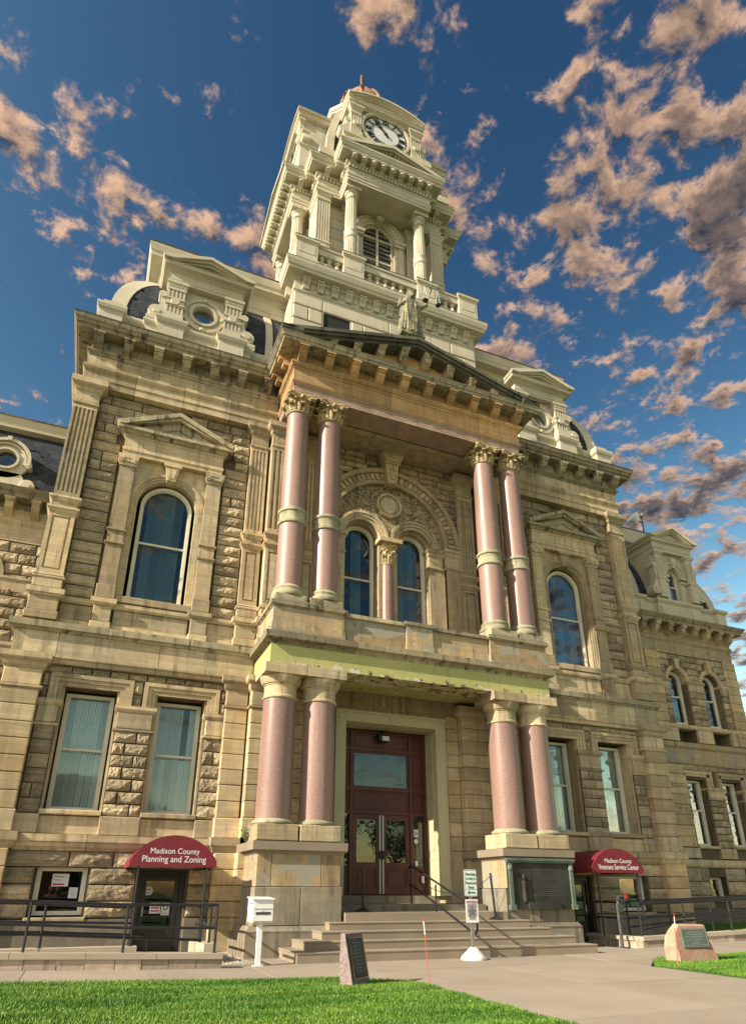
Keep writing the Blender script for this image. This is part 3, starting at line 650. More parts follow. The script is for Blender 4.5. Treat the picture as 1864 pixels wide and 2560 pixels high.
    MB(s).mould([(4.0, 1.30), (9.66, 1.30), (9.66, 8.5)], [(-.3, 16.75), (.575, 16.745), (.588, 16.715), (.59, 16.765), (-.3, 16.83)]).build('gutter_edge', 'crust', CH)
    br = None
    for x in (9.50, 8.665, 7.82, 6.985, 6.13, 5.28, 4.45):
        if br is None:
            br = MB(s).prismx([(1.28, 15.93), (1.28, 16.36), (.87, 16.36), (.87, 16.22), (.92, 16.20), (.95, 16.13), (1.02, 16.03), (1.14, 15.97)], x - .125, x + .125).box(x - .155, x + .155, .84, 1.28, 16.28, 16.358).build('bracket', 'cornice', CH); bz = WL[br.name]
        else: inst(br, (s * x, bz.y, bz.z), CH)
    # ---------------- mansard, curb and dormer
    b = MB(s); b.mould([(4.35, 1.62), (5.02, 1.62), (5.02, 1.45), (8.34, 1.45), (8.34, 1.62), (9.4, 1.62), (9.4, 8.5)], [(-.4, 16.8), (0, 16.8), (0, 17.62), (.03, 17.66), (.07, 17.7), (.10, 17.78), (.10, 17.86), (-.4, 17.90)]); b.build('roof_curb', 'cream', CH)
    for a, b_ in ((5.24, 6.16), (7.15, 8.06)):
        b = MB(s); b.box(a + .06, b_ - .06, 1.20, 1.6, 16.8, 17.64); b.mould([(a + .06, 1.6), (a + .06, 1.20), (b_ - .06, 1.20), (b_ - .06, 1.6)], [(-.3, 17.64), (0, 17.64), (.03, 17.68), (.06, 17.71), (.10, 17.82), (.10, 17.90), (-.3, 17.94)]); b.build('curb_pedestal', 'cream', CH)
    b = MB(s); b.box(9.02, 9.68, 1.22, 2.0, 16.8, 17.5); b.mould([(9.02, 2.0), (9.02, 1.22), (9.68, 1.22), (9.68, 2.0)], [(-.3, 17.5), (0, 17.5), (.03, 17.56), (.07, 17.6), (.10, 17.7), (.10, 17.78), (-.3, 17.82)]); b.box(9.08, 9.62, 1.28, 1.9, 17.82, 18.0); b.build('curb_pedestal', 'cream', CH)
    t_ = [i / 10 for i in range(11)]
    roofp = [(1.72 + 1.05 * t ** 2.3, 17.88 + 2.95 * t) for t in t_]                       # y,z
    hipx = [9.42 - 1.10 * t ** 2.3 for t in t_]
    b = MB(s); v = []
    for (y, z), hx in zip(roofp, hipx): v += [(3.6, y, z), (hx, y, z), (hx, 8.5, z)]
    b.add(v, [(i * 3, i * 3 + 1, i * 3 + 4, i * 3 + 3) for i in range(10)] + [(i * 3 + 1, i * 3 + 2, i * 3 + 5, i * 3 + 4) for i in range(10)]); b.build('mansard_deck', 'slate', CH)
    b = MB(s); v = []                                                                      # hip rib
    for (y, z), hx in zip(roofp, hipx): v += [(hx - .40, y - .06, z), (hx + .06, y - .06, z), (hx + .06, y + .36, z), (hx - .40, y - .012, z)]
    b.add(v, [(i * 4 + j, i * 4 + (j + 1) % 4, i * 4 + 4 + (j + 1) % 4, i * 4 + 4 + j) for i in range(10) for j in range(4)], True); b.build('hip_rib', 'cream', CH)
    b = MB(s); v = []
    for (y, z) in roofp: v += [(4.28, y - .10, z), (4.52, y - .10, z), (4.52, y + .02, z), (4.28, y + .02, z)]
    b.add(v, [(i * 4 + j, i * 4 + (j + 1) % 4, i * 4 + 4 + (j + 1) % 4, i * 4 + 4 + j) for i in range(10) for j in range(4)], True); b.build('valley_trim', 'cream', CH)
    sl = None; rows = 14
    for r_ in range(rows):
        t = (r_ + .0) / rows; t2 = (r_ + 1.25) / rows; y0, z0 = 1.72 + 1.05 * t ** 2.3, 17.88 + 2.95 * t; y1, z1 = 1.72 + 1.05 * t2 ** 2.3, 17.88 + 2.95 * t2
        ang = math.atan2(y1 - y0, z1 - z0); ln = math.hypot(y1 - y0, z1 - z0); hx = 9.42 - 1.10 * t ** 2.3 - .38
        x = 4.5 + (.15 if r_ % 2 else 0)
        while x < hx - .1:
            if not (5.2 < x < 8.1 and z0 < 20.3) and not (5.15 < x < 8.1 and z0 >= 20.3 and False):
                if sl is None:
                    hw = .143; vv = [(-hw, 0, .045), (-hw + .05, 0, 0), (hw - .05, 0, 0), (hw, 0, .045), (hw, 0, .27), (-hw, 0, .27)]
                    me = bpy.data.meshes.new('roof_slate'); me.from_pydata([(a, -.018, c) for a, _, c in vv] + [(a, .004, c) for a, _, c in vv], [], [tuple(range(6)), tuple(range(11, 5, -1))] + [(i, i + 6, (i + 1) % 6 + 6, (i + 1) % 6) for i in range(6)]); me.materials.append(M['slate']); me.update(); sl = me
                    SLATE = me
                o = link('roof_slate', sl, (s * x, y0 - .012, z0), CH); o.rotation_euler = (-ang + rnd.uniform(-.02, .015), 0, rnd.uniform(-.012, .012)); o.scale = (1, 1, ln / .262)
            x += .292
    # roof cornice
    MB(s).mould([(3.4, 2.62), (8.20, 2.62), (8.20, 8.5)], [(-.4, 20.75), (.02, 20.75), (.02, 20.95), (.05, 20.98), (.05, 21.05), (.0, 21.1), (.0, 21.45), (.04, 21.5), (.08, 21.56), (.40, 21.60), (.41, 21.75), (.45, 21.80), (.50, 22.02), (.505, 22.10), (-.4, 22.14)]).build('roof_cornice', 'cream', CH)
    MB(s).mould([(3.4, 2.62), (8.20, 2.62), (8.20, 8.5)], [(-.4, 22.13), (.52, 22.105), (.52, 22.15), (-.4, 22.2)]).build('roof_edge', 'crust', CH)
    MB(s).box(0, 8.2, 2.7, 8.5, 21.8, 22.12).build('roof_deck', 'crust', CH)
    # dormer
    dx = 6.66; b = MB(s)
    ov = [(dx - 1.18, 17.9), (dx - 1.18, 19.75), (dx + 1.18, 19.75), (dx + 1.18, 17.9)]
    b.box(dx - 1.18, dx + 1.18, 1.62, 2.6, 17.9, 18.4)
    wl = [(dx - 1.18, 18.40), (dx - .40, 18.40)] + [(dx + .40 * math.cos(R(a)), 18.80 + .40 * math.sin(R(a))) for a in range(180, -1, -15)] + [(dx + .40, 18.40), (dx + 1.18, 18.40), (dx + 1.18, 19.8), (dx - 1.18, 19.8)]
    b.prism(wl, 1.62, 2.7); lo_ = [(dx - .40, 18.40), (dx - .40, 18.80)] + [(dx + .40 * math.cos(R(a)), 18.80 + .40 * math.sin(R(a))) for a in range(180, 361, 15)] + [(dx + .40, 18.40)]
    b.prism([(dx - .402, 18.39)] + [(dx + .40 * math.cos(R(a)), 18.80 + .40 * math.sin(R(a))) for a in range(180, 361, 15)] + [(dx + .402, 18.39)], 1.62, 2.7)
    b.box(dx - 1.0, dx + 1.0, 2.7, 5, 17.9, 20.2); DM = b.build('dormer', 'cream', CH)
    b = MB(s)
    for r0_, r1_, yo in ((.37, .46, 1.50), (.46, .56, 1.57), (.56, .68, 1.53)): b.prism(ring_poly(dx, 18.80, r0_, r1_, 0, 360, 36), yo, 1.75)
    for a in (0, 90, 180, 270): b.lathe(dx + .62 * math.cos(R(a)), 18.80 + .62 * math.sin(R(a)), [(.05, 1.47), (.085, 1.52), (.085, 1.6)], 10, axis='y')
    b.build('round_window', 'cream', DM); MB(s).lathe(dx, 18.80, [(.40, 1.72), (.40, 1.724)], 28, axis='y').build('pane', 'glass', DM); MB(s).lathe(dx, 18.80, [(.405, 1.78), (.405, 1.80)], 24, axis='y').build('room_shade_backing', 'dark', DM)  # black disc just behind the pane paints the dormer's inner shade
    for d in (-1, 1):
        c_ = dx + d * .93; a, b_ = c_ - .27, c_ + .27; b = MB(s)
        b.box(a - .03, b_ + .03, 1.30, 1.7, 17.94, 18.30); n = 4; w_ = (b_ - a - .06) / n
        for za, zb_ in ((18.30, 18.66), (19.02, 19.36)):
            pl = [(a, 1.7), (a, 1.38)]
            for i in range(n): x = a + .03 + i * w_; pl += [(x + w_ * .25, 1.38), (x + w_ * .3, 1.43), (x + w_ * .7, 1.43), (x + w_ * .75, 1.38)]
            b.prismz(pl + [(b_, 1.38), (b_, 1.7)], za, zb_)
        b.box(a, b_, 1.38, 1.7, 18.66, 19.02); b.box(a - .03, b_ + .03, 1.34, 1.5, 18.70, 18.76); b.box(a - .03, b_ + .03, 1.34, 1.5, 18.94, 19.0); b.lathe(c_, 18.85, [(.13, 1.33), (.15, 1.36), (.15, 1.4)], 16, axis='y')
        b.box(a - .02, b_ + .02, 1.36, 1.7, 19.36, 19.44); b.mould([(a, 1.7), (a, 1.38), (b_, 1.38), (b_, 1.7)], [(-.2, 19.44), (0, 19.44), (.03, 19.5), (.03, 19.58), (.07, 19.62), (.07, 19.72), (-.2, 19.72)])
        for q in range(6): b.box(a + .02 + q * .09, a + .065 + q * .09, 1.345, 1.4, 19.5, 19.58)
        b.build('dormer_pilaster', 'cream', DM); b = MB(s); e = dx + d * 1.24                  # scroll buttress
        b.lathe(e + d * .20, 18.26, [(.25, 1.36), (.26, 1.40), (.26, 1.75)], 20, axis='y'); b.lathe(e + d * .20, 18.26, [(.11, 1.31), (.12, 1.36)], 12, axis='y')
        b.lathe(e + d * .08, 19.08, [(.13, 1.38), (.13, 1.75)], 14, axis='y'); b.prism([(e - d * .06, 18.3), (e + d * .22, 18.42), (e + d * .10, 18.75), (e + d * .14, 19.1), (e - d * .06, 19.2)], 1.42, 1.75); b.box(e, e + d * .50, 1.36, 1.8, 17.9, 18.02)
        b.build('scroll', 'cream', DM)
    pth = [(dx - 1.18, 3.2), (dx - 1.18, 1.40), (dx + 1.18, 1.40), (dx + 1.18, 3.2)]
    b = MB(s); b.mould(pth, [(-.4, 19.72), (0, 19.72), (0, 19.80), (.03, 19.83), (.03, 19.90), (0, 19.92), (0, 20.12), (.04, 20.15), (.10, 20.20), (.25, 20.22), (.26, 20.30), (.30, 20.34), (-.4, 20.36)])
    for o, y_ in ((0, 1.0), (.10, 1.08), (.19, 1.16)):
        zt = 20.90 - o; b.prism([(dx - 1.52 + o, 20.42 - o * .3), (dx, zt), (dx + 1.52 - o, 20.42 - o * .3), (dx + 1.48 - o, 20.345), (dx + 1.2 - o, 20.345), (dx, zt - .12), (dx - 1.2 + o, 20.345), (dx - 1.48 + o, 20.345)], y_, 3.0)
    b.prism([(dx - 1.2, 20.34), (dx, 20.80), (dx + 1.2, 20.34)], 1.36, 3.0); b.prism([(dx - .75, 20.36), (dx, 20.64), (dx + .75, 20.36)], 1.32, 2); b.build('dormer_pediment', 'cream', DM)
# ------------------------------------------------------------------ portico
for s in (-1, 1):
    MB(s).box(2.06, 4.30, -.50, 1.5, -.05, .45).build('pedestal_base', 'grey', CH)
    MB(s).mould([(2.10, 1.5), (2.10, -.44), (4.22, -.44), (4.22, 1.5)], [(-.4, .45), (.06, .45), (.07, .50), (.03, .55), (.0, .60), (-.4, .62)]).build('base_moulding', 'grey', CH)
    for a, b_ in ((2.16, 3.12), (3.12, 4.16)): block(a, b_, -.44, 1.5, .60, 1.37, s, 'grey', 'pedestal_stone', ch=.012)
    for a, b_ in ((2.20, 2.66), (2.66, 3.80), (3.80, 4.14)): block(a, b_, -.42, 1.5, 1.37, 2.05, s, 'patched', 'pedestal_stone', ch=.008)
    MB(s).mould([(2.20, 1.6), (2.20, -.42), (4.14, -.42), (4.14, 1.6)], [(-.4, 2.04), (.01, 2.04), (.03, 2.08), (.08, 2.11), (.10, 2.115), (.125, 2.12), (.13, 2.30), (-.4, 2.32)]).build('pedestal_cap', 'step', CH)
    for a, b_ in ((2.215, 3.205), (3.235, 4.20)): block(a, b_, -.46, .48, 2.315, 2.68, s, 'stone', 'column_plinth', ch=.015)
    for a, b_ in ((2.26, 3.19), (3.25, 4.12)): block(a, b_, -.44, .42, 8.12, 8.355, s, 'cornice', 'column_plinth', ch=.02)
def column(x):
    c = MB().lathe(x, 0, [(.412, 2.80), (.412, 3.6), (.410, 4.6), (.402, 5.60)], 40).build('column', 'granite', CH)
    MB().lathe(x, 0, [(.47, 2.682), (.49, 2.705), (.49, 2.74), (.465, 2.765), (.43, 2.775), (.42, 2.80)], 36).build('column_base', 'ring', c)
    b = MB().lathe(x, 0, [(.415, 5.602), (.435, 5.62), (.435, 5.66), (.40, 5.69), (.40, 5.93), (.42, 5.94), (.42, 5.97), (.45, 5.98), (.49, 6.06), (.515, 6.14), (.515, 6.19)], 36); b.box(x - .53, x + .53, -.53, .53, 6.19, 6.43); b.build('capital', 'stone', c); return c
c0 = column(-3.723)
for x in (-2.698, 2.698, 3.723): dup(c0, (x + 3.723, 0, 0), CH)
def corinthian(x, y, z0, z1, r, m, parent, name='capital'):
    h = z1 - z0; b = MB()
    b.lathe(x, y, [(r * 1.0, z0), (r * 1.10, z0 + .02 * h), (r * 1.10, z0 + .07 * h), (r * .98, z0 + .1 * h), (r * .98, z0 + .4 * h), (r * 1.05, z0 + .7 * h), (r * 1.25, z0 + .86 * h)], 24)
    for tier, (n, zb, zt, ro, a0) in enumerate(((8, .08, .42, 1.42, 0), (8, .12, .62, 1.55, 22.5))):
        for i in range(n):
            a = R(a0 + 360 / n * i); ca_, sa_ = math.cos(a), math.sin(a); ww = r * .36
            pts = [(r * 1.02, zb, ww), (r * 1.10, (zb + zt) * .5, ww * 1.12), (r * 1.2, zt * .9, ww * .9), (r * ro, zt, ww * .6), (r * ro * 1.04, zt - .07, ww * .35)]
            v = []; f = []
            for rr_, zz_, wd in pts:
                for q, k_ in ((-1, 0), (-.5, .03), (0, -.03), (.5, .03), (1, 0)): v.append((x + ca_ * (rr_ + k_) - sa_ * wd * q, y + sa_ * (rr_ + k_) + ca_ * wd * q, z0 + zz_ * h))
            f = [(j * 5 + i2, j * 5 + i2 + 1, j * 5 + i2 + 6, j * 5 + i2 + 5) for j in range(len(pts) - 1) for i2 in range(4)]; b.add(v, f)
    for i in range(4):
        a = R(45 + 90 * i); ca_, sa_ = math.cos(a), math.sin(a)
        for d in (-1, 1):                                              # volute stems sweeping up to the corners
            pt = []
            for t in range(9):
                u = t / 8; an = a + d * R(40) * (1 - u); rr_ = r * (1.08 + .62 * u ** 1.2); pt.append((x + math.cos(an) * rr_, y + math.sin(an) * rr_, z0 + h * (.55 + .32 * u - .06 * max(0, u - .8) * 5)))
            b.tube(pt, [r * .05 + r * .07 * t / 8 for t in range(9)], 6)
        cxv, cyv = x + ca_ * r * 1.62, y + sa_ * r * 1.62; ax = Vector((-sa_, ca_, 0))
        ring = [tuple(Vector((cxv, cyv, z0 + h * .80)) + (Vector((ca_, sa_, 0)) * math.cos(t) + Vector((0, 0, 1)) * math.sin(t)) * r * .20 * (1 - .09 * t)) for t in [k * .6 for k in range(14)]]
        b.tube(ring, r * .085, 6)
        an = R(90 * i); b.lathe(x + math.cos(an) * r * 1.22, y + math.sin(an) * r * 1.22, [(r * .02, z0 + h * .70), (r * .16, z0 + h * .76), (r * .18, z0 + h * .84), (r * .1, z0 + h * .93)], 8)
    for k_, (o, za, zb_) in enumerate(((0, .87, .93), (.06, .93, 1.0))):   # concave abacus
        pl = []; A = r * (1.42 + o)
        for i in range(4):
            p, q = Vector((math.cos(R(45 + 90 * i)), math.sin(R(45 + 90 * i)))) * A * 1.32, Vector((math.cos(R(135 + 90 * i)), math.sin(R(135 + 90 * i)))) * A * 1.32
            for u in (.07, .25, .4, .6, .75, .93): e = p.lerp(q, u); e *= 1 - .16 * (1 - (2 * u - 1) ** 2); pl.append((x + e.x, y + e.y))
        b.prismz(pl, z0 + za * h, z0 + zb_ * h)
    return b.build(name, m, parent)
def ucolumn(x):
    c = MB().lathe(x, -.05, [(.358, 8.66), (.358, 10.53)], 40).lathe(x, -.05, [(.350, 11.0), (.345, 12.0), (.318, 14.28)], 40).build('column', 'granite', CH)
    MB().lathe(x, -.05, [(.44, 8.357), (.46, 8.40), (.45, 8.46), (.42, 8.48), (.39, 8.50), (.40, 8.55), (.415, 8.58), (.40, 8.62), (.37, 8.64), (.36, 8.66)], 36).build('column_base', 'ring', c)
    MB().lathe(x, -.05, [(.36, 10.52), (.40, 10.54), (.41, 10.58), (.40, 10.62), (.365, 10.64), (.36, 10.68), (.36, 10.84), (.37, 10.88), (.40, 10.90), (.41, 10.94), (.40, 10.98), (.36, 11.0)], 36).build('ring_band', 'ring', c)
    corinthian(x, -.05, 14.28, 14.93, .325, 'capstone', c); return c
u0_ = ucolumn(-3.678)
for x in (-2.683, 2.683, 3.678): dup(u0_, (x + 3.678, 0, 0), CH)
PP = [(-4.10, 1.45), (-4.10, -.38), (4.10, -.38), (4.10, 1.45)]
MB().mould(PP, [(-.75, 6.435), (.03, 6.435), (.03, 6.95), (-.75, 6.95)]).build('porch_beam', 'green', CH, 'yellow green painted beam with rust and peeling paint')
box('porch_ceiling', 'green', -3.4, 3.4, .3, 1.5, 6.55, 6.9)
for x in (-3.21, 3.21): box('cross_beam', 'green', x - .45, x + .45, .37, 1.45, 6.44, 6.9)
pd = [(-.6, 6.95), (.0, 6.95), (.02, 7.02), (.07, 7.06), (.19, 7.09), (.215, 7.24), (-.6, 7.29)]
for a, b_ in ((-4.1, -1.9), (-1.9, .6), (.6, 4.1)):
    pt = [(a + (.006 if a > -4 else 0), -.38), (b_ - (.006 if b_ < 4 else 0), -.38)]
    if a < -4: pt = [(-4.1, 1.45)] + pt
    if b_ > 4: pt += [(4.1, 1.45)]
    MB().mould(pt, pd).build('deck_cornice', 'cornice', CH)
box('deck', 'grey', -3.6, 3.6, .1, 1.6, 6.95, 7.27)
for s in (-1, 1):
    MB(s).box(2.20, 4.16, -.46, 1.2, 7.28, 7.52).box(2.23, 4.13, -.43, 1.2, 7.52, 7.98).build('parapet_pedestal', 'patched', CH)
    MB(s).mould([(2.22, .6), (2.22, -.44), (4.14, -.44), (4.14, 1.2)], [(-.5, 7.975), (.01, 7.975), (.03, 8.01), (.06, 8.02), (.07, 8.11), (-.5, 8.125)]).build('parapet_cap', 'cornice', CH)
    MB(s).box(.42, 2.20, -.36, -.06, 7.28, 7.50).box(.42, 2.20, -.33, -.09, 7.50, 7.98).build('parapet', 'patched', CH); MB(s).box(.43, 2.2, -.40, -.02, 7.98, 8.085).build('parapet_coping', 'cornice', CH)
MB().box(-.42, .42, -.42, 0, 7.28, 7.46).box(-.40, .40, -.40, 0, 7.46, 7.99).build('parapet_pier', 'patched', CH); MB().mould([(-.4, 0), (-.4, -.40), (.4, -.40), (.4, 0)], [(-.3, 7.99), (.0, 7.99), (.06, 8.02), (.07, 8.11), (-.3, 8.12)]).build('parapet_cap', 'cornice', CH)
# portico entablature and pediment
PE = [(-3.95, 1.5), (-3.95, -.40), (3.95, -.40), (3.95, 1.5)]
gr = [(-.85, 14.93), (0, 14.93)]
for z in (14.99, 15.05, 15.11): gr += [(0, z), (-.012, z + .004), (-.012, z + .012), (0, z + .016)]
MB().mould(PE, gr + [(0, 15.20), (.03, 15.22), (.05, 15.27), (-.85, 15.27)]).build('architrave', 'pink', CH)
fp = [(-.5, 15.27), (.06, 15.27), (.08, 15.33), (.03, 15.36), (.02, 15.80), (.05, 15.83), (.05, 15.88), (.09, 15.90), (.14, 15.97), (.14, 16.04), (-.5, 16.06)]
js = [-3.95, -2.4, -.8, .8, 2.4, 3.95]
for a, b_ in zip(js, js[1:]):
    pt = [(a + (.005 if a > -3.9 else 0), -.40), (b_ - (.005 if b_ < 3.9 else 0), -.40)]
    if a < -3.9: pt = [(-3.95, 1.5)] + pt
    if b_ > 3.9: pt += [(3.95, 1.5)]
    MB().mould(pt, fp).build('frieze_stone', 'orange', CH)
MB().mould(PE, [(-.5, 16.06), (.03, 16.06), (.03, 16.42), (-.5, 16.42)]).build('bracket_band', 'orange', CH)
MB().mould(PE, [(-.5, 16.42), (.50, 16.42), (.51, 16.50), (.545, 16.52), (.56, 16.60), (.60, 16.66), (-.5, 16.70)]).build('cornice', 'cornice', CH)
MB().mould([PE[0], PE[1], (-3.9, -.40)], [(-.5, 16.66), (.58, 16.66), (.62, 16.78), (.62, 16.85), (-.5, 16.9)]).build('side_cornice', 'crust', CH); MB().mould([(3.9, -.40), PE[2], PE[3]], [(-.5, 16.66), (.58, 16.66), (.62, 16.78), (.62, 16.85), (-.5, 16.9)]).build('side_cornice', 'crust', CH)
br = None
for i in range(10):
    x = -3.80 + i * .8445
    if br is None:
        br = MB().prismx([(-.40, 15.98), (-.40, 16.42), (-.86, 16.42), (-.86, 16.29), (-.80, 16.27), (-.76, 16.19), (-.68, 16.09), (-.56, 16.02)], x - .12, x + .12).box(x - .15, x + .15, -.90, -.38, 16.345, 16.418).build('bracket', 'orange', CH); bz = WL[br.name]
    else: inst(br, (x, bz.y, bz.z), CH)
for s in (-1, 1):
    for y in (-.05, .72): MB(s).prismz([(3.97, y - .12), (4.40, y - .12), (4.40, y + .12), (3.97, y + .12)], 16.29, 16.42).prismz([(3.97, y - .12), (4.26, y - .12), (4.26, y + .12), (3.97, y + .12)], 16.1, 16.29).build('bracket', 'orange', CH)
    # raking cornice
    sl_ = (18.05 - 16.82) / 4.55
    def rk(o, t): return [(0, 18.05 - o), (4.58 - o * .3, 16.80 - o * .95), (4.58 - o * .3 - .02, 16.80 - o * .95 - t * .8), (4.58 - .9, 16.80 - o + .9 * sl_ - t), (0, 18.05 - o - t)]
    MB(s).prism(rk(0, .12), -1.02, 2.0).prism(rk(.12, .10), -.96, 2.0).prism(rk(.215, .10), -.88, 2.0).build('raking_cornice', 'crust', CH)
    for x in (.42, 1.25, 2.08, 2.9):
        zt = 18.05 - .315 - x * sl_ + .02
        MB(s).prismx([(-.42, zt - .42), (-.42, zt + .05), (-.84, zt + .05), (-.84, zt - .12), (-.78, zt - .16), (-.72, zt - .27), (-.58, zt - .36)], x - .12, x + .12).box(x - .15, x + .15, -.87, -.42, zt - .06, zt + .03).build('bracket', 'cornice', CH)
MB().prism([(-4.1, 16.6), (0, 17.86), (4.1, 16.6)], -.40, 2.0).build('tympanum', 'orange', CH)
box('portico_soffit', 'stone', -3.12, 3.12, .42, 1.66, 14.99, 15.2); MB().mould([(-3.2, .46), (3.2, .46)], [(-.2, 14.93), (.05, 14.93), (.12, 15.0), (-.2, 15.02)]).build('soffit_moulding', 'stone', CH)
for s in (-1, 1): MB(s).box(3.09, 3.9, .46, 1.66, 14.935, 15.2).build('portico_soffit', 'stone', CH)

# ------------------------------------------------------------------ wall behind the upper columns
zs = 11.90
wl = [(-3.5, 7.2), (-2.02, 7.2), (-2.02, zs)] + arc(0, zs, 2.02, 180, 0, 28) + [(2.02, zs), (2.02, 7.2), (3.5, 7.2), (3.5, 15.6), (-3.5, 15.6)]
MB().prism(wl, 1.66, 2.7).build('wall', 'mortar', CH)
for s in (-1, 1):
    stone_field(CH, 0, 2.56, 11.95, 15.02, .235, 1.60, s, [arch_block(0, 2.53, zs, 0), rect_block(-1, .40, 13.7, 15.4)], .08, (.42, .85))
    MB(s).box(2.05, 2.56, 1.58, 2.2, 7.3, 11.28).build('jamb_pier', 'stone', CH)
    for a, b_, yf in ((1.50, 2.06, 1.72), (2.05, 2.55, 1.52)):
        MB(s).box(a, b_, yf, 2.3, 7.3, 11.10).build('jamb_shaft', 'stone', CH)
        pt = [(a, 2.3), (a, yf), (b_, yf), (b_, 2.3)]
        MB(s).mould(pt, [(-.2, 11.10), (.02, 11.10), (.05, 11.14), (.05, 11.18), (-.2, 11.2)]).box(a, b_, yf, 2.3, 11.2, 11.56).mould(pt, [(-.2, 11.56), (.0, 11.56), (.04, 11.62), (.05, 11.70), (.10, 11.74), (.10, 11.84), (-.2, 11.87)]).build('impost', 'stone', CH)
b = MB()
b.prism(ring_poly(0, zs, 2.40, 2.56, n=36), 1.46, 2.1); b.prism(ring_poly(0, zs, 2.00, 2.14, n=36), 1.52, 2.1); b.prism(ring_poly(0, zs, 2.13, 2.41, n=36), 1.56, 2.1)
b.build('great_arch', 'stone', CH)
for i in range(40):
    a = 2.5 + i * 175 / 39; b = MB()
    if 84 < a < 96: continue
    b.prism([(r_ * math.cos(R(a + d)), zs + r_ * math.sin(R(a + d))) for r_, d in ((2.16, -1.35), (2.38, -1.35), (2.38, 1.35), (2.16, 1.35))], 1.515, 1.57); b.build('arch_dentil', 'stone', CH)
b = MB(); b.prism([(-.15, 13.80), (.15, 13.80), (.24, 14.55), (-.24, 14.55)], 1.28, 2); b.box(-.28, .28, 1.22, 2, 14.55, 14.62); b.prism([(-.26, 14.62), (.26, 14.62), (.42, 14.98), (.30, 15.02), (-.30, 15.02), (-.42, 14.98)], 1.16, 2)
b.lathe(0, 14.35, [(.10, 1.22), (.13, 1.27)], 12, axis='y'); b.prism([(-.07, 13.95), (.07, 13.95), (.10, 14.25), (-.10, 14.25)], 1.24, 1.3); b.prism([(-.16, 14.74), (0, 14.86), (.16, 14.74), (.16, 14.70), (0, 14.81), (-.16, 14.70)], 1.145, 1.2)
b.build('scroll_keystone', 'stone', CH)
# tympanum with two arched lights
ca_x, rw = .92, .60; zw = 11.80
tp = [(-2.02, zs - .1), (-ca_x - rw, zs - .1), (-ca_x - rw, zw)] + arc(-ca_x, zw, rw, 180, 0, 16) + [(-ca_x + rw, 7.2), (ca_x - rw, 7.2)] + arc(ca_x, zw, rw, 180, 0, 16) + [(ca_x + rw, zs - .1), (2.02, zs - .1)] + arc(0, zs, 2.02, 0, 180, 28)
MB().prism(tp, 1.70, 2.1).build('tympanum_slab', 'stone', CH)
for s in (-1, 1):
    b = MB(s)
    for r_a, r_b, yo in ((rw, rw + .10, 1.62), (rw + .10, rw + .20, 1.58), (rw + .20, rw + .29, 1.55)):
        b.prism(ring_poly(ca_x, zw, r_a, r_b, 0 if True else 0, 180, 20), yo, 1.9)
    b.build('light_arch', 'stone', CH)
    b = MB(s); b.prism(ring_poly(ca_x, zw, .54, .62, n=20), 1.8, 2.3); b.box(ca_x + .54, ca_x + .62, 1.8, 2.3, 7.3, zw); b.build('window_jamb', 'stone', CH)
    window(s, ca_x, .54, 7.85, 12.34, 2.06, arched=True, rail=10.42, shut=4)
    MB(s).box(.30, 1.60, 1.9, 2.4, 7.3, 7.85).build('window_sill', 'stone', CH)
box('mullion_pier', 'stone', -.34, .34, 1.98, 2.4, 7.3, 11.8)
c = MB().lathe(0, 1.80, [(.225, 7.6), (.225, 9.2), (.205, 10.92)], 28).build('mullion_column', 'granite', CH)
MB().lathe(0, 1.80, [(.30, 7.3), (.30, 7.5), (.25, 7.6)], 24).build('column_base', 'stone', c); corinthian(0, 1.80, 10.92, 11.66, .205, 'capstone', c)
MB().box(-.40, .40, 1.42, 2.1, 11.66, 11.80).build('mullion_block', 'stone', CH)
c = MB().lathe(0, 13.10, [(.40, 1.58), (.44, 1.60), (.46, 1.66), (.46, 1.72)], 32, axis='y').build('carved_medallion', 'stone', CH)
MB().prism(ring_poly(0, 13.10, .38, .45, 0, 360, 32), 1.53, 1.66).build('medallion_rim', 'stone', c); MB().lathe(0, 13.10, [(.28, 1.56), (.30, 1.575), (.31, 1.59)], 28, axis='y').build('medallion_boss', 'stone', c)
MB().prism([(-.02, 13.1), (.02, 13.1), (.0, 13.27)], 1.558, 1.57).prism([(-.22, 13.06), (-.05, 13.1), (.2, 12.96), (.19, 12.93), (-.05, 13.07), (-.2, 13.03)], 1.562, 1.57).build('medallion_hands', 'stone', c)
b = MB(); rr_ = random.Random(5)                                       # acanthus scrolls of the tympanum
